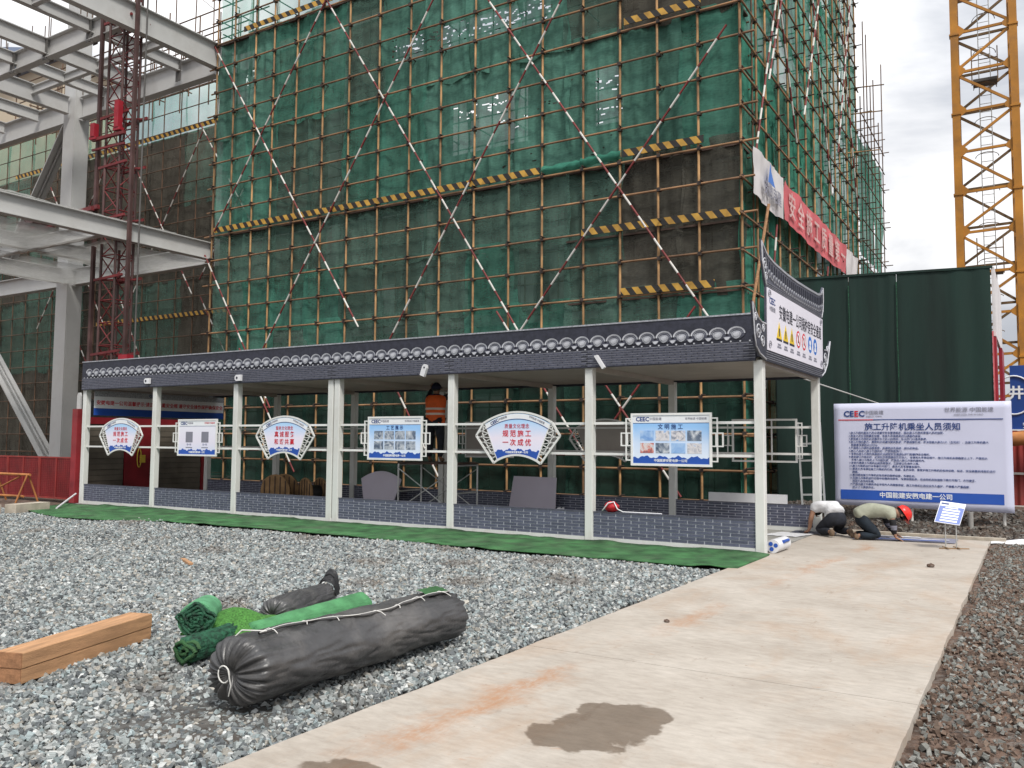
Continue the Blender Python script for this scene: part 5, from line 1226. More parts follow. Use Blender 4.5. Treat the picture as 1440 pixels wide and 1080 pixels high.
# ------------------------------------------------------------------ tower crane mast
tc_ = thing('tower_crane', 'yellow lattice tower crane mast against the pale sky', 'crane', (2.26, 20.97, 0), 0.045)
cw = 0.89
for sx in (-1, 1):
    for sy in (-1, 1):
        MB().box(sx * cw - 0.12, sx * cw + 0.12, sy * cw - 0.12, sy * cw + 0.12, 0, 26).build('chord', M['crane'], tc_)
z = 0.4; k = 0; ST = 1.42
while z < 25:
    for sy in (-1, 1):
        y = sy * cw
        mb = MB(); m_ = 0.0 if sy < 0 else 0.55
        mb.bar((-cw, y, z + m_), (cw, y, z + m_ + 0.06), 0.07, 0.085)
        a = (-cw, y, z + m_ + 0.06); c = (cw, y, z + m_ + ST - 0.05)
        if (k + (sy > 0)) % 2: a, c = (cw, y, z + m_ + 0.06), (-cw, y, z + m_ + ST - 0.05)
        mb.bar(a, c, 0.07, 0.085); mb.build('lacing', M['crane'] if sy < 0 else M['crane_dark'], tc_)
    for sx in (-1, 1):
        mb = MB(); x = sx * cw; mb.bar((x, -cw, z), (x, cw, z + 0.06), 0.07, 0.07); mb.bar((x, -cw if k % 2 else cw, z), (x, cw if k % 2 else -cw, z + ST - 0.05), 0.07, 0.07); mb.build('lacing', M['crane_dark'], tc_)
    for sx in (-1, 1):
        mb = MB(); e = sx * (cw - 0.12)
        mb.prism([(e, z - 0.18), (e - sx * 0.20, z - 0.02), (e - sx * 0.20, z + 0.08), (e, z + 0.28)], 1, -cw - 0.06, -cw - 0.045); mb.build('gusset', M['crane'], tc_)
        MB().box(sx * cw - 0.15, sx * cw + 0.15, -cw - 0.15, -cw + 0.15, z - 0.10, z - 0.04).build('splice', M['crane'], tc_) if k % 2 else None
    z += ST; k += 1
lad = MB()
for x in (-0.16, 0.20): lad.tube((x, 0.35, 0), (x, 0.35, 26), 0.016, 5)
for i in range(86): lad.tube((-0.16, 0.35, 0.3 * i), (0.20, 0.35, 0.3 * i), 0.012, 4)
lad.build('ladder', M['steel'], tc_, fix=False)
hp = MB()
for i in range(20):
    zz = 0.6 + 1.25 * i; hp.path([(0.02 + 0.36 * math.cos(t), 0.35 - 0.62 * abs(math.sin(t)), zz) for t in [math.pi * q / 10 for q in range(11)]], 0.014, 4)
hp.build('ladder_hoops', M['crane_dark'], tc_, fix=False)
for zz in (7.6, 14.4): 
    MB().box(-0.35, 0.40, -0.3, 0.30, zz, zz + 0.10).build('platform', M['steel_dark'], tc_)
    mb = MB()
    for x in (-0.38, 0.42): mb.bar((x, 0.0, zz), (x, 0.0, zz + 1.3), 0.035, 0.035)
    mb.bar((-0.38, 0.0, zz + 0.9), (0.42, 0.0, zz + 0.9), 0.03, 0.03); mb.build('platform_rail', M['crane_dark'], tc_)

# ------------------------------------------------------------------ dark green sheeted enclosure
ge = thing('green_enclosure', 'tall dark green sheeted enclosure standing behind the notice board', 'enclosure', (0, 0, 0))
GY = 7.55
seams = [-1.68, -0.05, 0.95, 2.76]
for a, c in zip(seams[:-1], seams[1:]):
    mb = MB(); mb.grid(lambda u, v: (a + 0.003 + (c - a - 0.006) * u, GY + 0.035 * mnoise.noise(Vector((u * 5 + a, v * 2, 1))), 0.0 + (5.43 - 0.03 * (a + (c - a) * u)) * v), 40, 16)
    o = mb.build('sheet', M['green_sheet'], ge, fix=False)
mb = MB()
for x in (-0.05, 0.95): mb.path([(x + 0.02 * mnoise.noise(Vector((z * 0.8, x, 0))), GY - 0.03, z) for z in [0.4 * i for i in range(14)]], 0.012, 5)
mb.build('seam_cord', M['turf_dark'], ge, fix=False)
MB().bar((-1.70, GY + 0.01, 5.485), (2.80, GY + 0.01, 5.355), 0.07, 0.05).build('top_rail', M['green_sheet'], ge)
MB().box(-1.72, -1.60, GY + 0.06, 13.0, 0, 5.2).build('left_side', M['green_sheet'], ge)
MB().box(2.775, 2.83, GY + 0.04, 11.3, 3.9, 5.36).build('right_side', M['banner_white'], ge)
MB().box(2.775, 2.83, GY + 0.04, 8.0, 0.0, 3.88).build('red_post', M['red_bright'], ge)
MB().box(2.79, 2.86, 9.9, 11.2, 0.0, 3.88).build('red_post', M['red_bright'], ge)
MB().box(2.76, 2.785, GY - 0.03, GY + 0.035, 0.0, 4.0).build('red_post', M['banner_red'], ge)
MB().tube((-0.6, 4.8, 2.95), (0.62, 6.2, 2.42), 0.012, 6)
tag(MB().tube((-0.45, 3.95, 2.93), (0.95, 6.6, 2.38), 0.013, 6).build('guy_wire', M['steel']), 'thin grey wire running from the walkway corner down behind the notice board', 'wire')

# far right: blue hoarding with a round emblem over red sheeting
bh = thing('blue_hoarding', 'blue hoarding with white ring emblem beside the green enclosure', 'hoarding', (0, 0, 0))
MB().box(2.95, 7.5, 11.9, 12.0, 2.0, 3.62).build('panel', M['blue_sign'], bh)
mb = MB(); mb.path([(3.02 + 0.42 * math.cos(2 * math.pi * i / 32), 11.88, 2.88 + 0.48 * math.sin(2 * math.pi * i / 32)) for i in range(33)], 0.022, 5); mb.build('ring', M['ink_white'], bh, fix=False)
lettering('emblem', '井', 0.34, bh, M['ink_white'], (3.08, 11.885, 2.92), bold=0.03)
lettering('lettering', '安全生产 人人有责', 0.16, bh, M['ink_white'], (3.85, 11.885, 2.12), bold=0.01)
MB().box(2.95, 7.5, 11.86, 11.895, 2.0, 2.03).build('trim', M['ink_white'], bh)
rs = thing('red_sheeting', 'rust red sheet fence below the blue hoarding', 'fence', (0, 0, 0))
for i in range(6):
    a = 2.9 + 0.9 * i; mb = MB(); mb.grid(lambda u, v: (a + 0.89 * u, 9.4 + 0.02 * math.sin(u * 40), -0.1 + 2.05 * v), 30, 2); mb.build('sheet', M['red_sheet'], rs, fix=False)
for z in (0.25, 0.98): MB().box(2.9, 8.3, 9.33, 9.365, z, z + 0.05).build('white_rail', M['paint_white'], rs)
tag(MB().tube((2.95, 8.9, 1.75), (4.6, 9.0, 1.95), 0.16, 10).build('duct', M['orange_rust']), 'rusty orange duct lying along the top of the red fence', 'duct')

# ------------------------------------------------------------------ far hall
fh = thing('far_hall', 'distant beige hall with rounded blue roof seen through the steel beams', 'building', (-84, 26, 0), 0.0)
MB().box(-20, 20, 0, 5, 0, 33).build('wall', M['far_wall'], fh)
mb = MB(); n = 20; mb.prism([(-21 + 42 * i / n, 33.02 + 4.0 * math.sin(math.pi * i / n)) for i in range(n + 1)], 1, -1.0, 6.0); mb.build('roof', M['far_roof'], fh)
for i in range(9): MB().box(-18 + 4.2 * i, -16.6 + 4.2 * i, -0.12, -0.02, 20, 22).build('window', M['steel'], fh)

# ------------------------------------------------------------------ rolls of geotextile and turf on the gravel
def roll_mesh(A, B, r0, r1, m, name, parent, seed=0.0, wob=0.05, flat=0.88, pleats=26, cap='gather', nl=60, na=112, depth=0.05, squash=1.0):
    """a soft roll lying between A and B (centres), flattened underneath, with gathered or open ends"""
    A = Vector(A); B = Vector(B); ax = (B - A); L = ax.length; ax.normalize(); sd_ = ax.cross(Vector((0, 0, 1))).normalized(); up = sd_.cross(ax).normalized()
    prof = []; nc = 14
    for i in range(nc):                                   # gathered start: bulges out, then dips to the knot
        t = i / nc
        if cap == 'gather': prof.append((-0.42 * r0 * math.cos(t * math.pi / 2) + 0.16 * r0 * math.exp(-(t / 0.16) ** 2), 0.05 + 0.95 * math.sin(t * math.pi / 2), 1 - t))
        else: prof.append((0.0, 0.25 + 0.75 * t, 1 - t))
    for i in range(nl + 1): prof.append((L * i / nl, 1.0, 0))
    for i in range(nc):
        t = (i + 1) / nc; prof.append((L + 0.34 * r1 * math.sin(t * math.pi / 2), max(0.04, math.cos(t * math.pi / 2)), t))
    mb = MB(); vs = []
    for (s_, k, capf) in prof:
        u = min(1, max(0, s_ / L)); R = (r0 + (r1 - r0) * u)
        for j in range(na):
            t = 2 * math.pi * j / na; ct, st = math.cos(t), math.sin(t)
            n1 = mnoise.noise(Vector((s_ * 2.2 + seed, ct * 1.3, st * 1.3)))
            n2 = mnoise.noise(Vector((s_ * 6.0 + seed + ct * 2, ct * 4, st * 4)))
            n3 = abs(mnoise.noise(Vector((s_ * 3.1 + seed + 2.5 * st, ct * 3.2 + s_ * 2.0, st * 3.2))))
            rr = R * k * (1 + wob * n1 + wob * 0.35 * n2 - wob * 0.9 * max(0, 0.16 - n3) * 3.5)
            if cap == 'gather':
                endw = math.exp(-max(0, s_) / (0.75 * R)) + math.exp(-max(0, L - s_) / (0.75 * R))
                ph = t * pleats + 2.2 * math.sin(t * 3 + seed) + 1.3 * math.sin(t * 7 + 2 * seed)
                fold = math.sin(ph) + 0.6 * math.sin(ph * 1.9 + 1)
                rr *= 1 + depth * 0.5 * min(1, endw) * fold * (0.35 + 0.8 * capf)
                s2 = s_ + capf * (1 - capf) * depth * 2.4 * R * fold * (-1 if s_ < L / 2 else 1)
            else: s2 = s_
            p = A + ax * s2 + sd_ * (rr * ct * (2.03 - squash if squash < 1 else 1.0)) + up * (rr * st * (flat if st < 0 else 0.97) * squash)
            if p.z < -0.03: p.z = -0.03 + (p.z + 0.03) * 0.15
            vs.append(p)
    npf = len(prof); fs = [(i * na + j, i * na + (j + 1) % na, (i + 1) * na + (j + 1) % na, (i + 1) * na + j) for i in range(npf - 1) for j in range(na)]
    mb.add(vs, fs, 0, True); mb.add(vs[:na], [tuple(range(na))]); mb.add(vs[-na:], [tuple(range(na - 1, -1, -1))])
    return mb.build(name, m, parent)
RA, RB = Vector((-0.66, -9.08, 0.20)), Vector((-0.68, -6.98, 0.19))
rl = thing('geotextile_roll', 'big grey wrapped roll stitched with white string lying by the path', 'roll', (0, 0, 0))
roll_mesh(RA, RB, 0.238, 0.225, M['tarp'], 'wrapper', rl, 2.0, 0.10, 0.90, depth=0.10, pleats=22, squash=0.93)
mb = MB()
ax = (RB - RA); tops = []
for i in range(41):
    u = 0.04 + 0.93 * i / 40; p = RA + ax * u; t = math.radians(74 + 8 * math.sin(u * 9) - 14 * u)
    tops.append(p + Vector((math.cos(t) * 0.256, 0, math.sin(t) * 0.222)))
mb.path([p + Vector((0.010 * math.sin(i * 1.1), 0, 0.004)) for i, p in enumerate(tops)], 0.010, 6); mb.build('seam_fold', M['tarp'], rl, fix=False)
mb = MB()
mb.path([p + Vector((0.012 * math.sin(i * 0.8 + 1), 0, 0.012)) for i, p in enumerate(tops)], 0.0035, 5)
for i, q in ((2, 0.9), (8, 0.5), (13, 0.7), (21, 1.1), (26, 0.5), (32, 0.9), (38, 1.3)):
    p = tops[i]; mb.path([p + Vector((-0.05 * q, -0.02, -0.004)), p + Vector((-0.02 * q, 0.01 * q, 0.013)), p + Vector((0.03 * q, 0.012, 0.008)), p + Vector((0.06 * q, 0.04 * q - 0.02, -0.014 * q))], 0.0035, 5)
mb.path([RA + Vector((-0.16, 0.02, 0.13)), RA + Vector((-0.04, 0.04, 0.236)), tops[1] + Vector((0.02, 0, 0.012))], 0.0045, 5)
mb.path([RA + Vector((0.05 * math.cos(t) - 0.03, -0.098, 0.05 * math.sin(t) + 0.0)) for t in [i * 0.4 for i in range(18)]], 0.005, 5)
mb.path([RA + Vector((0.02, -0.108, 0.03)), RA + Vector((0.05, -0.112, -0.05)), RA + Vector((0.02, -0.10, -0.12))], 0.004, 5)
stuff(mb.build('string', M['string'], rl, fix=False))
mb = MB(); mb.grid(lambda u, v: tuple(RB + Vector((-0.02 + 0.14 * (v - 0.2), -0.30 + 0.26 * u, 0.236 - 0.03 * v * v + 0.012 * mnoise.noise(Vector((u * 8, v * 5, 3)))))), 12, 6); mb.build('green_flap', M['turf'], rl, fix=False)

t1 = thing('turf_roll', 'rolled turf with pale green back lying on top of the other rolls, dark end showing', 'roll', (0, 0, 0))
A1, B1 = Vector((-1.99, -8.36, 0.235)), Vector((-2.37, -7.95, 0.21))
roll_mesh(A1, B1, 0.135, 0.12, M['turf_back'], 'backing', t1, 4.0, 0.05, 0.95, cap='open', nl=20, na=48)
mb = MB(); axd = (B1 - A1).normalized(); sdv = axd.cross(Vector((0, 0, 1))).normalized(); upv = sdv.cross(axd)
for k in range(6):
    r = 0.118 - 0.020 * k
    if r > 0.01:
        pts = [A1 - axd * (0.012 + 0.006 * (k % 2)) + sdv * (r * math.cos(t) * (1 + 0.22 * math.sin(3 * t + k * 1.7) + 0.12 * math.sin(7 * t + k))) + upv * (r * math.sin(t) * (0.9 + 0.2 * math.cos(4 * t + k))) for t in [2 * math.pi * i / 26 for i in range(27)]]
        mb.path(pts, 0.014, 6)
mb.build('rolled_pile', M['turf_dark'], t1, fix=False)
t2 = thing('turf_roll', 'thin dark green turf roll pressed under the pale backed roll', 'roll', (0, 0, 0))
A2, B2 = Vector((-1.76, -8.60, 0.085)), Vector((-1.95, -7.75, 0.09))
roll_mesh(A2, B2, 0.105, 0.10, M['turf_dark'], 'turf', t2, 6.0, 0.12, 0.9, pleats=9)
mb = MB(); axd = (B2 - A2).normalized(); sdv = axd.cross(Vector((0, 0, 1))).normalized(); upv = sdv.cross(axd)
for k in range(4):
    r = 0.095 - 0.022 * k; mb.path([A2 - axd * (0.02 + 0.02 * (k % 2)) + sdv * (r * math.cos(t) * (0.9 + 0.30 * math.sin(2 * t + k * 2.1) + 0.15 * math.sin(5 * t + k))) + upv * (r * math.sin(t) * (0.85 + 0.25 * math.sin(3 * t + k))) for t in [2 * math.pi * i / 20 for i in range(21)]], 0.015, 6)
mb.build('rolled_end', M['turf'], t2, fix=False)
mb = MB()
def bfn(u, v):
    x = -2.20 + 0.62 * u; y = -8.34 + 0.20 * u + 0.70 * v
    z = 0.02 + 0.23 * math.sin(min(1, max(0, (u * 0.75 + 0.2))) * math.pi) * math.sin(min(1, v * 0.7 + 0.22) * math.pi) + 0.05 * mnoise.noise(Vector((u * 4, v * 4, 1)))
    return (x, y, z)
mb.grid(bfn, 24, 24); o = tag(mb.build('turf_piece', M['turf_bright'], fix=False), 'bright green turf offcut draped between the small rolls', 'turf')
md = o.modifiers.new('thick', 'SOLIDIFY'); md.thickness = 0.02
t3 = thing('turf_roll', 'long flattened pale green turf roll behind the big grey roll', 'roll', (0, 0, 0))
roll_mesh((-1.72, -8.02, 0.09), (-1.66, -6.86, 0.13), 0.11, 0.135, M['turf_light'], 'turf', t3, 9.0, 0.06, 0.8, cap='gather', pleats=5)
t4 = thing('sack_roll', 'short grey sack roll with black tied ends behind the turf rolls', 'roll', (0, 0, 0))
roll_mesh((-2.06, -7.50, 0.125), (-2.34, -6.62, 0.13), 0.15, 0.125, M['tarp'], 'sack', t4, 12.0, 0.16, 0.85, pleats=11)
mb = MB(); mb.grid(lambda u, v: (-2.34 - 0.10 * u + 0.13 * math.cos(v * 5), -6.60 + 0.16 * u + 0.04 * mnoise.noise(Vector((u * 9, v * 9, 0))), 0.13 + 0.13 * math.sin(v * 5) + 0.10 * u * abs(math.sin(v * 6))), 12, 20); mb.build('tied_end', M['tarp_black'], t4, fix=False)
mb = MB(); mb.path([(-2.03 + 0.05 * math.cos(t), -7.66, 0.07 + 0.04 * math.sin(t)) for t in [i * 0.5 for i in range(14)]], 0.006, 5); mb.build('string', M['string'], t4, fix=False)

# two timbers lying one on the other
def timber(z0, z1, label, off):
    t = thing('timber', label, 'timber', (-2.26 + off, -9.52, z0 - 0.02), math.atan2(0.43, 1.26))
    mb = MB(); w, L = 0.215, 1.36; h = z1 - z0; e = 0.005
    mb.prism([(-w + e, 0), (-e, 0), (0, e), (0, h - e), (-e, h), (-w + e, h), (-w, h - e), (-w, e)], 1, 0.004, L); mb.build('plank', M['timber'], t)
    MB().box(-w + 0.003, -0.003, -0.002, 0.0035, 0.003, h - 0.003).build('sawn_end', M['timber_end'], t)
timber(0.0, 0.098, 'lower of two orange brown squared timbers on the gravel', 0.0)
timber(0.101, 0.205, 'upper squared timber stacked on another at the edge of the gravel', 0.004)
tag(MB().box(-0.03, 0.03, -0.28, 0.28, -0.015, 0.012).build('wood_scrap', M['timber']), 'thin wood scrap lying alone on the far gravel', 'wood scrap').location = (-6.2, -5.2, -0.01)
bpy.data.objects['wood_scrap'].rotation_euler = (0, 0.05, 1.1)

# ------------------------------------------------------------------ left edge: red mesh fence, red post, kerb blocks, trestle
fpm = MB()
for i in range(3):
    a = -18.35 - 1.62 * i
    t = thing('fence_panel', ['dark red mesh guard panel next to the red post', 'dark red mesh guard panel behind the pipe trestle', 'dark red sheet guard panel at the far end of the row'][i], 'fence', (a, 0.55, 0), 0, 'red guard panels')
    mb = MB()
    for (x0, x1, z0, z1) in ((-1.6, 0, 1.09, 1.13), (-1.6, 0, 0.0, 0.05), (-1.6, -1.56, 0.05, 1.09), (-0.04, 0, 0.05, 1.09), (-0.82, -0.78, 0.05, 1.09)): mb.box(x0, x1, -0.02, 0.02, z0, z1)
    mb.build('frame', M['red_sheet'], t)
    MB().box(-1.56, -0.04, 0.004, 0.008, 0.05, 1.09).build('infill', M['red_sheet'], t)
    sl = MB()
    for k in range(22): sl.box(-1.56, -0.04, -0.006, 0.0035, 0.07 + 0.047 * k, 0.085 + 0.047 * k)
    for k in range(16): sl.box(-1.53 + 0.095 * k, -1.52 + 0.095 * k, -0.0095, -0.0065, 0.05, 1.09)
    stuff(sl.build('mesh_wires', M['door_red'], t))
MB().box(-26.2, -18.3, 0.9, 0.94, 0.0, 1.0)
rp_ = thing('red_post', 'tall red square post with grey top beside the walkway corner', 'post', (-17.40, 0.05, 0))
mb = bevel_box(-0.11, 0.11, -0.11, 0.11, 0.0, 2.38); mb.build('shaft', M['paint_red'], rp_)
mb = MB(); mb.prism([(-0.08, 2.382), (0.08, 2.382), (0.08, 2.72), (0.04, 2.80), (-0.04, 2.80), (-0.08, 2.72)], 1, -0.02, 0.02); mb.build('top_plate', M['steel'], rp_)
for i, (x, y, l_, h, lab) in enumerate(((-15.95, -1.95, 0.95, 0.16, 'short pale concrete kerb block half under the turf corner'), (-16.05, -3.0, 1.0, 0.15, 'pale concrete kerb block at the gravel edge by the red fence'), (-16.9, -3.7, 1.0, 0.15, 'dirty concrete kerb block furthest along the gravel edge'))):
    t = tag(bevel_box(-0.16, 0.16, -l_ / 2, l_ / 2, -0.06, h, 0.02).build('kerb_block', M['kerb']), lab, 'kerb block', 'kerb blocks'); t.location = (x, y, 0); t.rotation_euler = (0, 0, 0.25)
tr = thing('pipe_trestle', 'rusty orange pipe trestle in front of the red mesh fence', 'trestle', (-18.95, -0.32, 0))
mb = MB(); mb.tube((-2.4, 0, 0.67), (0.1, 0, 0.67), 0.035, 8); mb.build('top_pipe', M['orange_rust'], tr)
for x in (-1.55, 0.0):
    mb = MB()
    for s_ in (-1, 1): mb.tube((x, 0.02 * s_, 0.66), (x + 0.06 * s_, 0.26 * s_, -0.05), 0.025, 7)
    mb.build('legs', M['orange_rust'], tr)
MB().tube((-2.4, -0.12, 0.10), (0.05, -0.12, 0.12), 0.030, 7).build('low_pipe', M['orange_rust'], tr)
MB().tube((-2.2, 0.02, 0.05), (-0.4, 0.02, 0.62), 0.022, 7).build('brace', M['orange_rust'], tr)
tag(MB().tube((-15.75, -1.40, 0.02), (-16.98, -0.20, 0.25), 0.022, 8).build('white_pipe', M['plastic_white']), 'thin white pipe leaning against the walkway corner base', 'pipe')

# ------------------------------------------------------------------ things at the left end of the walkway
he = thing('hoist_gate', 'dark shuttered hoist enclosure with red door at the left end of the walkway', 'gate', (0, 0, 0))
HX = -18.0
for k in range(13):
    for (y0, y1) in ((0.42, 1.75), (2.78, 4.3)):
        MB().box(HX - 0.02, HX + 0.012 * (k % 2), y0, y1, 0.05 + 0.15 * k, 0.192 + 0.15 * k).build('slat', M['shutter'], he)
MB().box(HX - 0.03, HX + 0.02, 1.78, 2.75, 0.02, 2.2).build('door', M['door_red'], he)
MB().box(HX - 0.03, HX + 0.03, 4.32, 4.55, 0.02, 2.2).build('red_jamb', M['door_red'], he)
MB().box(HX - 0.06, HX - 0.035, 0.40, 4.7, 0.02, 2.65).build('backing', M['tarp_black'], he)
MB().box(HX - 0.03, HX + 0.01, 0.42, 4.3, 2.02, 2.2).build('lintel', M['door_red'], he)
be = thing('entrance_banner', 'long white and blue banner with orange red characters over the hoist gate', 'banner', (-16.80, 0, 0))
MB().box(-0.01, 0.0, 0.08, 4.1, 2.40, 2.70).build('sheet', M['ink_white'], be)
MB().box(-0.012, 0.004, 0.08, 4.1, 2.22, 2.398).build('blue_band', M['band_blue'], be)
MB().box(-0.012, 0.004, 0.08, 4.1, 2.702, 2.84).build('upper_band', M['slate_light'], be)
lettering('lettering', '安徽电建一公司温馨提示:请正确佩戴安全帽 遵守安全操作规程确保安全', 0.125, be, M['ink_red'], (0.003, 2.10, 2.535), 'right', bold=0.015, res=1)
lettering('emblem', 'CEEC', 0.10, be, M['ink_blue'], (0.006, 1.75, 2.77), 'right', bold=0.02)
lk = thing('yellow_lock', 'yellow padlock and chain loop hanging on the red door', 'lock', (HX + 0.05, 2.25, 1.15))
MB().box(-0.02, 0.03, -0.02, 0.13, -0.18, 0.03).build('body', M['yellow'], lk)
mb = MB(); mb.path([(0.02, 0.0 + 0.06 * math.cos(t) - 0.06, -0.05 + 0.26 * math.sin(t)) for t in [2 * math.pi * i / 20 for i in range(21)]], 0.016, 6); mb.build('shackle', M['yellow'], lk, fix=False)

# ------------------------------------------------------------------ things inside the walkway
def reel(x, y, r, label, rz):
    t = thing('cable_reel', label, 'cable reel', (x, y, 0), rz, 'cable reels')
    for s_ in (-0.22, 0.18):
        mb = MB(); mb.prism([(r * math.cos(2 * math.pi * i / 28), r + r * math.sin(2 * math.pi * i / 28)) for i in range(28)], 1, s_, s_ + 0.04); mb.build('flange', M['reel_wood'], t)
        for k in range(5):
            hh = r * math.sqrt(max(0.02, 1 - ((k - 2) * 0.36) ** 2)); MB().box((k - 2) * 0.36 * r - 0.012, (k - 2) * 0.36 * r + 0.012, s_ - 0.012, s_ - 0.001, r - hh * 0.9, r + hh * 0.9).build('batten', M['plank'], t)
    MB().tube((0, -0.17, r), (0, 0.17, r), r * 0.5, 20).build('drum', M['tarp_black'], t)
reel(-12.25, 2.1, 0.40, 'wooden cable reel standing behind the parapet, the rounder of two', 0.25)
reel(-11.55, 2.5, 0.36, 'smaller wooden cable reel half hidden by its neighbour', -0.3)
fb = thing('fan_blank', 'pale lilac fan shaped blank board propped inside the walkway', 'board', (-9.92, 3.0, 0.02))
up_ = arc_pts(-0.62, 0.69, 0.62, 0.66, 0.88, 20); lo_ = arc_pts(-0.42, 0.02, 0.42, 0.02, 0.12, 20); mb = MB(); vs = []
for (a, b_), (c, d_) in zip(up_, lo_): vs += [(a, 0.15 * b_, b_), (c, 0.15 * d_, d_), (a, 0.02 + 0.15 * b_, b_), (c, 0.02 + 0.15 * d_, d_)]
mb.add(vs, [f for i in range(20) for o_ in (i * 4,) for f in ((o_, o_ + 1, o_ + 5, o_ + 4), (o_ + 2, o_ + 6, o_ + 7, o_ + 3), (o_, o_ + 4, o_ + 6, o_ + 2), (o_ + 1, o_ + 3, o_ + 7, o_ + 5))]); mb.build('board', M['board_lilac'], fb)
pb = thing('white_blank', 'plain pale lilac square board propped against the rear parapet', 'board', (-5.88, 3.3, 0.0))
mb = MB(); vs = [(-0.58, 0.0, 0.02), (0.60, 0.0, 0.02), (0.57, 0.12, 0.86), (-0.50, 0.12, 0.87)]; vs2 = [(p, q + 0.02, r) for p, q, r in vs]
mb.add(vs + vs2, [(0, 1, 2, 3), (7, 6, 5, 4), (0, 4, 5, 1), (1, 5, 6, 2), (2, 6, 7, 3), (3, 7, 4, 0)]); mb.build('sheet', M['board_lilac'], pb)
mb = MB(); vs = [(-2.0, 3.55, 0.56), (-0.32, 3.55, 0.56), (-0.32, 3.62, 0.74), (-2.0, 3.62, 0.74)]; vs2 = [(p, q + 0.012, r) for p, q, r in vs]
mb = MB().box(-2.05, -0.55, 3.70, 3.80, 0.492, 0.66); tag(mb.build('foam_strip', M['plastic_white']), 'long white foam strip lying on top of the rear parapet near the entrance', 'strip')
rb_ = thing('tool_bag', 'small red tool bag with white strap lying on the front parapet', 'bag', (-2.42, 0.02, 0.49))
mb = MB(); bm_r = lambda u, v: (0.13 * math.cos(u * 6.283) * math.sin(v * math.pi) * (1 + 0.25 * mnoise.noise(Vector((u * 6, v * 6, 1)))), 0.09 * math.sin(u * 6.283) * math.sin(v * math.pi), 0.085 - 0.085 * math.cos(v * math.pi) + 0.02 * mnoise.noise(Vector((u * 9, v * 9, 2))))
mb.grid(bm_r, 20, 12); mb.build('bag', M['bag_red'], rb_, fix=False)
mb = MB(); mb.path([(-0.15, -0.05, 0.02), (-0.10, -0.10, 0.05), (-0.02, -0.10, 0.15), (0.06, -0.06, 0.17), (0.13, -0.08, 0.06), (0.20, -0.02, 0.012), (0.5, 0.02, 0.010), (0.85, 0.03, 0.010)], 0.011, 6); mb.build('strap', M['plastic_white'], rb_, fix=False)
pbg = MB(); pbg.grid(lambda u, v: (0.22 * math.cos(u * 6.283) * math.sin(v * 1.57) , 0.16 * math.sin(u * 6.283) * math.sin(v * 1.57), 0.40 * math.cos(v * 1.57) * (0.75 + 0.25 * mnoise.noise(Vector((u * 7, v * 5, 4)))) + 0.0), 22, 10)
o = tag(pbg.build('plastic_bag', M['plastic_white'], fix=False), 'crumpled clear plastic bag on the walkway floor by the rear post', 'bag'); o.location = (-4.55, 2.2, 0.0)
# ladder leaning outside the rear rails
ld = thing('ladder', 'white aluminium ladder leaning behind the rear rails near the entrance', 'ladder', (-0.45, 4.45, 0))
for dx in (0.0, 0.42): MB().bar((dx - 0.10 + 0.14, 0, 0.0), (dx - 0.10, 0.25, 2.05), 0.05, 0.03).build('stile', M['alu'], ld)
for i in range(6):
    z = 0.3 + 0.33 * i; MB().bar((0.03 - 0.068 * z + 0.01, 0.03 + 0.118 * z, z), (0.45 - 0.068 * z, 0.03 + 0.118 * z, z + 0.02), 0.035, 0.035).build('rung', M['alu'], ld)
# gate-frame platform for the worker
gp = thing('work_platform', 'grey tube work platform with cross braces under the worker in orange', 'platform', (-7.45, 2.05, 0))
for x in (-0.75, 0.75):
    mb = MB(); 
    for y in (-0.4, 0.4): mb.tube((x, y, 0), (x, y, 1.7 if False else 1.12), 0.021, 7)
    mb.tube((x, -0.4, 1.12), (x, 0.4, 1.12), 0.021, 7); mb.tube((x, -0.4, 0.55), (x, 0.4, 0.55), 0.018, 7); mb.build('end_frame', M['alu'], gp, fix=False)
for y in (-0.42, 0.42):
    mb = MB(); mb.tube((-0.75, y, 0.15), (0.75, y, 1.05), 0.013, 6); mb.tube((-0.75, y, 1.05), (0.75, y, 0.15), 0.013, 6); mb.build('cross_brace', M['alu'], gp, fix=False)
MB().box(-0.8, 0.8, -0.38, 0.38, 1.142, 1.18).build('deck', M['plank'], gp)

# ------------------------------------------------------------------ sheets and odds and ends round the path's far end
mb = MB()
def film(u, v):
    x = -0.55 + 3.1 * u; y = 2.95 + 0.95 * v + 0.25 * math.sin(u * 3)
    return (x, y, 0.008 + 0.014 * abs(mnoise.noise(Vector((x * 2, y * 3, 1)))))
mb.grid(lambda u, v: (0.75 + 1.55 * u, 2.85 + 0.75 * v + 0.25 * u, 0.010 + 0.012 * abs(mnoise.noise(Vector((u * 5, v * 3, 1))))), 24, 10); o = tag(mb.build('printed_sheet', M['ink_grey'], fix=False), 'dark printed sheet spread on the path under the kneeling workers hands', 'sheet')
for k, (x0, y0, w, d, m, r) in enumerate(((1.15, 2.95, 1.0, 0.10, 'band_blue', 0.18), (1.3, 3.15, 0.9, 0.05, 'ink_white', 0.2), (0.95, 3.4, 0.8, 0.07, 'ink_white', 0.12))):
    s_ = MB(); s_.grid(lambda u, v: (x0 + w * u, y0 + d * v + r * u * w, 0.030 + 0.003 * k + 0.008 * abs(mnoise.noise(Vector((u * 6, v, k))))), 12, 2); s_.build('printed_bar', M[m], o, fix=False)
mb = MB(); mb.grid(lambda u, v: (-0.75 + 0.62 * u + 0.2 * v, 2.6 + 0.75 * v, 0.006 + 0.01 * abs(mnoise.noise(Vector((u * 4, v * 3, 6))))), 10, 8); tag(mb.build('white_film', M['plastic_white'], fix=False), 'white film sheet lying on the floor just inside the walkway entrance', 'sheet')
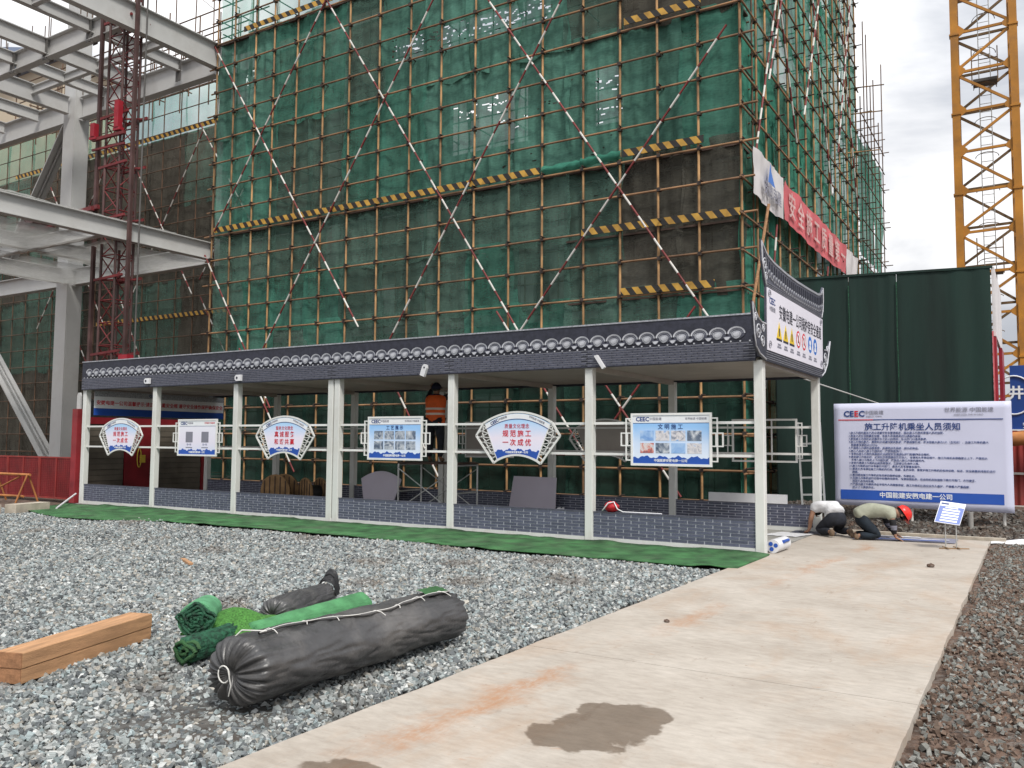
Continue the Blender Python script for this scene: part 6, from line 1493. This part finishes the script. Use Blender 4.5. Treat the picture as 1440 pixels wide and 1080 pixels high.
mb = MB(); mb.grid(lambda u, v: (-0.40 + 0.75 * u, 3.3 + 0.5 * v, 0.008 + 0.03 * abs(mnoise.noise(Vector((u * 5, v * 5, 8))))), 14, 8); tag(mb.build('slate_film', M['slate_mid'], fix=False), 'crumpled slate brick film beside the rear entrance post', 'sheet')
mb = MB(); mb.grid(lambda u, v: (2.78 + 1.9 * u, 3.85 + 0.35 * u + (0.30 + 0.55 * u) * v, -0.03 + 0.10 * math.sin(u * 2.2) * math.sin(v * 3.1) + 0.07 * abs(mnoise.noise(Vector((u * 5, v * 4, 2))))), 30, 12); o = tag(mb.build('white_sack', M['plastic_white'], fix=False), 'flattened white woven sack on the soil at the path edge', 'sack')
vr = thing('vinyl_roll', 'small roll of blue and white vinyl at the foot of the entrance post', 'roll', (0.14, 0.42, 0.10))
mb = MB(); mb.tube((-0.02, -0.25, 0), (0.0, 0.35, 0), 0.10, 20); mb.build('roll', M['plastic_white'], vr)
for k, (a, r) in enumerate(((0.35, 0.055), (2.3, 0.05), (4.3, 0.05))): MB().tube((-0.02 + 0.045 * math.cos(a), -0.2515, 0.045 * math.sin(a)), (-0.02 + 0.045 * math.cos(a), -0.255, 0.045 * math.sin(a)), 0.032, 10).build('blue_print', M['band_blue'], vr)
MB().tube((0.08, -0.05, 0.055), (0.083, 0.25, 0.055), 0.025, 8).build('blue_strip', M['band_blue'], vr)
for (x, y, s_, lab) in ((2.25, -0.1, 0.05, 'brown clod on the path near the stand sign'), (0.62, -5.35, 0.028, 'small dark pebble on the pale path near the orange streak')):
    mb = MB(); mb.grid(lambda u, v: (s_ * math.cos(u * 6.283) * math.sin(v * 3.1416), s_ * 0.8 * math.sin(u * 6.283) * math.sin(v * 3.1416), s_ * 0.55 * (0.8 - math.cos(v * 3.1416)) * (1 + 0.3 * mnoise.noise(Vector((u * 5, v * 5, x))))), 9, 6, smooth=False); o = tag(mb.build('clod', M['soil'], fix=False), lab, 'clod'); o.location = (x, y, 0)

# ------------------------------------------------------------------ people
def under(J):
    """the body under its clothes: covered joints are slimmer than the cloth over them"""
    k = {'hip': 0.66, 'pel': 0.72, 'kne': 0.78, 'cal': 0.76, 'ank': 0.85, 'bel': 0.76, 'che': 0.78, 'sho': 0.78}
    return {n: (*v[:3], tuple(r * k[n[:3]] for r in (v[3] if isinstance(v[3], tuple) else (v[3], v[3])))) if n[:3] in k else v for n, v in J.items()}
def skin_body(name, J, E, m, parent, root, levels=2):
    """J: joint -> (x, y, z, radius); E: bones; one continuous surface grown over the skeleton"""
    idx = {k: i for i, k in enumerate(J)}
    me = bpy.data.meshes.new(name); me.from_pydata([J[k][:3] for k in J], [(idx[a], idx[b]) for a, b in E], []); me.update()
    o = bpy.data.objects.new(name, me); COL.objects.link(o)
    o.modifiers.new('skin', 'SKIN'); ss = o.modifiers.new('sub', 'SUBSURF'); ss.levels = ss.render_levels = levels
    if not me.skin_vertices: 
        bm = bmesh.new(); bm.from_mesh(me); bm.verts.layers.skin.verify(); bm.to_mesh(me); bm.free()
    for k, i in idx.items():
        r = J[k][3]; r = r if isinstance(r, tuple) else (r, r)
        me.skin_vertices[0].data[i].radius = r
    me.skin_vertices[0].data[idx[root]].use_root = True
    dg = bpy.context.evaluated_depsgraph_get(); dg.update()
    nm = bpy.data.meshes.new_from_object(o.evaluated_get(dg)); nm.name = name
    bpy.data.objects.remove(o); bpy.data.meshes.remove(me)
    nm.materials.clear(); nm.materials.append(m); nm.polygons.foreach_set('use_smooth', [True] * len(nm.polygons))
    ob = bpy.data.objects.new(name, nm); COL.objects.link(ob); ob.parent = parent
    return ob
def fingers(J, E, wrist, s, base, fwd, side, down=(0, 0, -1)):
    """palm and five fingers from the wrist; vectors in local space"""
    b = Vector(base); f = Vector(fwd).normalized(); sd2 = Vector(side).normalized(); d = Vector(down)
    p = b + f * 0.06; J['palm' + s] = (*p, (0.030, 0.016)); E.append((wrist, 'palm' + s))
    for k, (o_, l_) in enumerate(((-0.030, 0.070), (-0.010, 0.082), (0.010, 0.078), (0.030, 0.060))):
        q0 = p + f * 0.030 + sd2 * o_; q1 = q0 + f * l_ * 0.5 + d * 0.008; q2 = q0 + f * l_ + d * 0.026
        for n_, q in (('a', q0), ('b', q1), ('c', q2)): J[f'f{k}{n_}{s}'] = (*q, 0.0095 if n_ != 'c' else 0.0075)
        E += [('palm' + s, f'f{k}a{s}'), (f'f{k}a{s}', f'f{k}b{s}'), (f'f{k}b{s}', f'f{k}c{s}')]
    q0 = b + f * 0.03 - sd2 * 0.034; q1 = q0 + f * 0.035 - sd2 * 0.022 + d * 0.006
    J['t0' + s] = (*q0, 0.011); J['t1' + s] = (*q1, 0.009); E += [(wrist, 't0' + s), ('t0' + s, 't1' + s)]
def head_bits(parent, c, fwd, hair=True, up=(0, 0, 1)):
    """nose, ears, eyes and hair on a head centred at c and looking along fwd"""
    c = Vector(c); f = Vector(fwd).normalized(); u = Vector(up); s_ = f.cross(u).normalized(); u = s_.cross(f).normalized()
    mb = MB(); mb.bar(c + f * 0.095 + u * 0.015, c + f * 0.115 - u * 0.02, 0.024, 0.02); mb.build('nose', M['skin'], parent)
    for k in (-1, 1):
        mb = MB(); mb.bar(c + s_ * 0.080 * k + u * 0.02, c + s_ * 0.088 * k - u * 0.03, 0.014, 0.035); mb.build('ear', M['skin'], parent)
        MB().tube(c + f * 0.086 + s_ * 0.033 * k + u * 0.012, c + f * 0.094 + s_ * 0.033 * k + u * 0.012, 0.010, 8).build('eye', M['hair'], parent)
    MB().bar(c + f * 0.088 - u * 0.052 - s_ * 0.025, c + f * 0.088 - u * 0.052 + s_ * 0.025, 0.008, 0.008).build('mouth', M['door_red'], parent)
    if hair:
        mb = MB(); vs = []
        mb.grid(lambda a, b_: tuple(c + u * (0.125 * math.cos(b_ * 1.75)) * 1.0 + s_ * (0.092 * math.sin(b_ * 1.75) * math.cos(a * 6.283)) + f * (0.105 * math.sin(b_ * 1.75) * math.sin(a * 6.283) - 0.015)), 18, 8); mb.build('hair', M['hair'], parent, fix=False)
def dome(parent, name, m, c, up, fwd, r, brim=0.05, hgt=1.0):
    c = Vector(c); u = Vector(up).normalized(); f = Vector(fwd); f = (f - u * f.dot(u)).normalized(); s_ = f.cross(u)
    mb = MB(); mb.grid(lambda a, b_: tuple(c + u * (r * hgt * math.cos(b_ * 1.57)) + (s_ * math.cos(a * 6.283) * 0.9 + f * math.sin(a * 6.283) * 1.12) * (r * math.sin(b_ * 1.57))), 24, 10)
    mb.grid(lambda a, b_: tuple(c - u * (0.012 * b_) + (s_ * math.cos(a * 6.283) * 0.9 + f * math.sin(a * 6.283) * 1.12) * (r + b_ * brim * (0.25 + 0.75 * max(0, math.sin(a * 6.283))))), 24, 2)
    for k in (-0.022, 0, 0.022): mb.path([c + u * (r * hgt * 1.015 * math.cos(t)) + f * (1.13 * r * math.sin(t)) + s_ * k for t in [-1.2 + 0.24 * i for i in range(11)]], 0.006, 5)
    return mb.build(name, m, parent, fix=False)

# worker kneeling sideways in sage shirt and red helmet
w1 = thing('person', 'kneeling worker in sage shirt, black sleeves and red hard hat, hands on the path', 'person', (1.10, 3.06, 0.0), YAW - 0.12)
J = {'pelvis': (-0.25, 0, 0.40, (0.125, 0.11)), 'belly': (-0.09, 0, 0.50, (0.135, 0.115)), 'chest': (0.12, 0, 0.51, (0.16, 0.125)), 'neck': (0.29, 0, 0.49, 0.058), 'jaw': (0.36, 0, 0.45, 0.075), 'head': (0.42, 0, 0.43, (0.088, 0.10))}
E = [('pelvis', 'belly'), ('belly', 'chest'), ('chest', 'neck'), ('neck', 'jaw'), ('jaw', 'head')]
for s, sg in (('L', 1), ('R', -1)):
    J.update({'hip' + s: (-0.25, 0.09 * sg, 0.34, 0.090), 'knee' + s: (0.02, 0.14 * sg, 0.072, 0.062), 'calf' + s: (-0.12, 0.13 * sg, 0.075, 0.052), 'ank' + s: (-0.31, 0.12 * sg, 0.08, 0.040), 'toe' + s: (-0.37, 0.12 * sg, 0.03, 0.036),
              'sho' + s: (0.20, 0.185 * sg, 0.47, 0.070), 'elb' + s: (0.22 + 0.03 * (sg > 0), 0.235 * sg, 0.26, 0.046), 'wri' + s: (0.24 + 0.16 * (sg > 0), 0.22 * sg, 0.07, 0.030)})
    E += [('pelvis', 'hip' + s), ('hip' + s, 'knee' + s), ('knee' + s, 'calf' + s), ('calf' + s, 'ank' + s), ('ank' + s, 'toe' + s), ('chest', 'sho' + s), ('sho' + s, 'elb' + s), ('elb' + s, 'wri' + s)]
    fingers(J, E, 'wri' + s, s, J['wri' + s][:3], (0.75, 0.1 * sg, -0.35), (0, -sg, 0))
skin_body('body', under(J), E, M['skin'], w1, 'pelvis')
cl = lambda keys, add: {k: (*J[k][:3], tuple(r + add for r in (J[k][3] if isinstance(J[k][3], tuple) else (J[k][3], J[k][3])))) for k in keys}
T = cl(['belly', 'chest', 'shoL', 'shoR'], 0.034); T['pelvis'] = (-0.24, 0, 0.44, (0.168, 0.135)); T['neck'] = (0.27, 0, 0.49, 0.078)
for s in 'LR': a, b_ = Vector(J['sho' + s][:3]), Vector(J['elb' + s][:3]); T['slv' + s] = (*(a + (b_ - a) * 0.62), 0.080)
T['hem'] = (-0.34, 0, 0.39, (0.165, 0.12))
skin_body('shirt', T, [('hem', 'pelvis'), ('pelvis', 'belly'), ('belly', 'chest'), ('chest', 'neck'), ('chest', 'shoL'), ('chest', 'shoR'), ('shoL', 'slvL'), ('shoR', 'slvR')], M['shirt_sage'], w1, 'chest')
for s in 'LR':
    a, b_, c_ = (Vector(J[k + s][:3]) for k in ('sho', 'elb', 'wri'))
    skin_body('sleeve', {'a': (*(a + (b_ - a) * 0.45), 0.062), 'b': (*b_, 0.055), 'c': (*(b_ + (c_ - b_) * 0.88), 0.040)}, [('a', 'b'), ('b', 'c')], M['sleeve_black'], w1, 'a')
    mb = MB()
    for k in range(3): p = b_ + (c_ - b_) * (0.05 + 0.13 * k); mb.tube(p + Vector((0, 0, 0.012)), p - Vector((0, 0, 0.012)), 0.0565 - 0.004 * k, 10)
    mb.build('cuff_print', M['ink_grey'], w1)
K = cl(['pelvis', 'hipL', 'hipR', 'kneeL', 'kneeR', 'calfL', 'calfR', 'ankL', 'ankR'], 0.016)
K['waist'] = (-0.15, 0, 0.455, (0.135, 0.11))
skin_body('trousers', K, [('waist', 'pelvis'), ('pelvis', 'hipL'), ('pelvis', 'hipR')] + [e for s in 'LR' for e in (('hip' + s, 'knee' + s), ('knee' + s, 'calf' + s), ('calf' + s, 'ank' + s))], M['trousers_blue'], w1, 'pelvis')
for s in 'LR':
    a, b_ = Vector(J['ank' + s][:3]), Vector(J['toe' + s][:3]); skin_body('shoe', {'a': (*(a + Vector((-0.03, 0, 0.03))), 0.052), 'b': (*b_, 0.046), 'c': (b_.x + 0.07, b_.y, 0.035, 0.040)}, [('a', 'b'), ('b', 'c')], M['shoe'], w1, 'a')
head_bits(w1, (0.42, 0, 0.43), (0.45, 0, -0.9), up=(0.9, 0, 0.45))
dome(w1, 'hard_hat', M['helmet_red'], (0.455, 0, 0.445), (0.86, 0, 0.50), (0.45, 0, -0.9), 0.128)

# worker kneeling with back turned, white shirt
w2_ = thing('person', 'kneeling worker in white shirt and dark trousers, bent over with back turned by the post', 'person', (0.37, 3.24, 0.0), YAW + math.pi / 2 + 0.20)
J = {'pelvis': (-0.10, 0, 0.33, (0.14, 0.125)), 'belly': (0.03, 0.0, 0.47, (0.135, 0.115)), 'chest': (0.16, 0.03, 0.55, (0.16, 0.12)), 'neck': (0.31, 0.04, 0.50, 0.055), 'jaw': (0.37, 0.04, 0.45, 0.075), 'head': (0.41, 0.04, 0.41, (0.088, 0.10))}
E = [('pelvis', 'belly'), ('belly', 'chest'), ('chest', 'neck'), ('neck', 'jaw'), ('jaw', 'head')]
for s, sg in (('L', 1), ('R', -1)):
    J.update({'hip' + s: (-0.12, 0.11 * sg, 0.30, 0.108), 'knee' + s: (0.17, 0.19 * sg, 0.085, 0.070), 'calf' + s: (0.02, 0.185 * sg, 0.085, 0.060), 'ank' + s: (-0.20, 0.18 * sg, 0.10, 0.042), 'toe' + s: (-0.25, 0.18 * sg, 0.03, 0.038),
              'sho' + s: (0.21, 0.03 + 0.19 * sg, 0.52, 0.070), 'elb' + s: (0.20, 0.03 + 0.28 * sg, 0.29, 0.046), 'wri' + s: (0.30, 0.03 + 0.25 * sg, 0.08, 0.030)})
    E += [('pelvis', 'hip' + s), ('hip' + s, 'knee' + s), ('knee' + s, 'calf' + s), ('calf' + s, 'ank' + s), ('ank' + s, 'toe' + s), ('chest', 'sho' + s), ('sho' + s, 'elb' + s), ('elb' + s, 'wri' + s)]
    fingers(J, E, 'wri' + s, s, J['wri' + s][:3], (0.75, 0.1 * sg, -0.4), (0, -sg, 0))
skin_body('body', under(J), E, M['skin'], w2_, 'pelvis')
T = cl(['belly', 'chest', 'shoL', 'shoR'], 0.036); T['hem'] = (-0.13, 0, 0.38, (0.20, 0.165)); T['low'] = (-0.06, 0, 0.44, (0.185, 0.15)); T['neck'] = (0.27, 0.035, 0.53, 0.07)
for s in 'LR': a, b_ = Vector(J['sho' + s][:3]), Vector(J['elb' + s][:3]); T['slv' + s] = (*(a + (b_ - a) * 0.55), 0.078)
skin_body('shirt', T, [('hem', 'low'), ('low', 'belly'), ('belly', 'chest'), ('chest', 'neck'), ('chest', 'shoL'), ('chest', 'shoR'), ('shoL', 'slvL'), ('shoR', 'slvR')], M['shirt_white'], w2_, 'chest')
K = cl(['pelvis', 'hipL', 'hipR', 'kneeL', 'kneeR', 'calfL', 'calfR', 'ankL', 'ankR'], 0.016)
K['waist'] = (-0.02, 0, 0.41, (0.135, 0.11))
skin_body('trousers', K, [('waist', 'pelvis'), ('pelvis', 'hipL'), ('pelvis', 'hipR')] + [e for s in 'LR' for e in (('hip' + s, 'knee' + s), ('knee' + s, 'calf' + s), ('calf' + s, 'ank' + s))], M['trousers'], w2_, 'pelvis')
for s in 'LR':
    a, b_ = Vector(J['ank' + s][:3]), Vector(J['toe' + s][:3]); skin_body('shoe', {'a': (*(a + Vector((-0.04, 0, 0.05))), 0.052), 'b': (b_.x - 0.02, b_.y, 0.06, 0.048), 'c': (b_.x + 0.03, b_.y, 0.035, 0.042)}, [('a', 'b'), ('b', 'c')], M['shoe'], w2_, 'a')
head_bits(w2_, (0.41, 0.04, 0.41), (0.5, 0, -0.85), up=(0.85, 0, 0.5))

# worker standing on the platform, back turned, reaching up
w3 = thing('person', 'worker in orange vest and navy cap standing on a platform reaching to the ceiling', 'person', (-7.50, 2.0, 1.182), YAW + math.pi / 2 - 0.35)
J = {'pelvis': (0, 0, 0.88, (0.15, 0.115)), 'belly': (0.01, 0, 1.05, (0.14, 0.105)), 'chest': (0.02, 0, 1.25, (0.165, 0.115)), 'neck': (0.03, 0, 1.42, 0.055), 'jaw': (0.05, 0, 1.49, 0.075), 'head': (0.05, 0, 1.57, (0.082, 0.095))}
E = [('pelvis', 'belly'), ('belly', 'chest'), ('chest', 'neck'), ('neck', 'jaw'), ('jaw', 'head')]
for s, sg in (('L', 1), ('R', -1)):
    J.update({'hip' + s: (0, 0.10 * sg, 0.84, 0.10), 'knee' + s: (0.03, 0.12 * sg, 0.46, 0.066), 'ank' + s: (0.0, 0.13 * sg, 0.09, 0.043), 'toe' + s: (0.14, 0.14 * sg, 0.035, 0.036),
              'sho' + s: (0.03, 0.19 * sg, 1.36, 0.068), 'elb' + s: (0.22, 0.25 * sg, 1.44, 0.045), 'wri' + s: (0.25, 0.20 * sg, 1.62, 0.030)})
    E += [('pelvis', 'hip' + s), ('hip' + s, 'knee' + s), ('knee' + s, 'ank' + s), ('ank' + s, 'toe' + s), ('chest', 'sho' + s), ('sho' + s, 'elb' + s), ('elb' + s, 'wri' + s)]
    fingers(J, E, 'wri' + s, s, J['wri' + s][:3], (0.2, 0, 0.5), (0, -sg, 0), (0.3, 0, 0))
skin_body('body', under(J), E, M['skin'], w3, 'pelvis')
def torso(name, m, prof, grow):
    """an open garment round the trunk: rings of (z, front-back radius, side radius)"""
    mb = MB(); n = 32; vs = []
    for (z, ra, rb2) in prof:
        for q in range(n):
            t = 2 * math.pi * q / n; w_ = 1 + 0.05 * mnoise.noise(Vector((math.cos(t) * 2.4, math.sin(t) * 2.4, z * 7)))
            vs.append((0.012 + (ra + grow) * w_ * math.cos(t), (rb2 + grow) * w_ * math.sin(t), z))
    mb.add(vs, [(i * n + q, i * n + (q + 1) % n, (i + 1) * n + (q + 1) % n, (i + 1) * n + q) for i in range(len(prof) - 1) for q in range(n)], 0, True)
    return mb.build(name, m, w3, fix=False)
TP = [(0.82, 0.150, 0.205), (0.90, 0.152, 0.208), (1.00, 0.148, 0.200), (1.12, 0.148, 0.205), (1.25, 0.148, 0.222), (1.33, 0.138, 0.228), (1.39, 0.115, 0.205), (1.43, 0.085, 0.140), (1.455, 0.066, 0.078)]
torso('shirt', M['cap_navy'], TP, 0.0)
torso('vest', M['vest_orange'], TP[:7] + [(1.425, 0.09, 0.150)], 0.012)
K = cl(['pelvis', 'hipL', 'hipR', 'kneeL', 'kneeR', 'ankL', 'ankR'], 0.018)
skin_body('trousers', K, [('pelvis', 'hipL'), ('pelvis', 'hipR')] + [e for s in 'LR' for e in (('hip' + s, 'knee' + s), ('knee' + s, 'ank' + s))], M['trousers'], w3, 'pelvis')
for s in 'LR':
    a, b_, c_ = (Vector(J[k + s][:3]) for k in ('sho', 'elb', 'wri')); skin_body('sleeve', {'a': (*a, 0.082), 'b': (*b_, 0.060), 'c': (*(b_ + (c_ - b_) * 0.8), 0.042)}, [('a', 'b'), ('b', 'c')], M['trousers'], w3, 'a')
    b_ = Vector(J['toe' + s][:3]); skin_body('shoe', {'a': (0.0, b_.y, 0.055, 0.052), 'b': (0.15, b_.y, 0.04, 0.042)}, [('a', 'b')], M['shoe'], w3, 'a')
def vest_band(z, r1, r2, h):
    mb = MB(); n = 28; vs = []
    for i in range(n):
        t = 2 * math.pi * i / n; vs += [(0.005 + r2 * math.cos(t), r1 * math.sin(t), z), (0.005 + r2 * math.cos(t), r1 * math.sin(t), z + h)]
    mb.add(vs, [(2 * i, 2 * ((i + 1) % n), 2 * ((i + 1) % n) + 1, 2 * i + 1) for i in range(n)], 0, True); mb.build('reflective_band', M['reflective'], w3, fix=False)
vest_band(1.00, 0.226, 0.174, 0.045); vest_band(1.11, 0.230, 0.174, 0.045)
head_bits(w3, (0.05, 0, 1.57), (1, 0, 0.3))
dome(w3, 'cap', M['cap_navy'], (0.04, 0, 1.585), (-0.15, 0, 1), (1, 0, 0.1), 0.118, 0.05, 0.95)
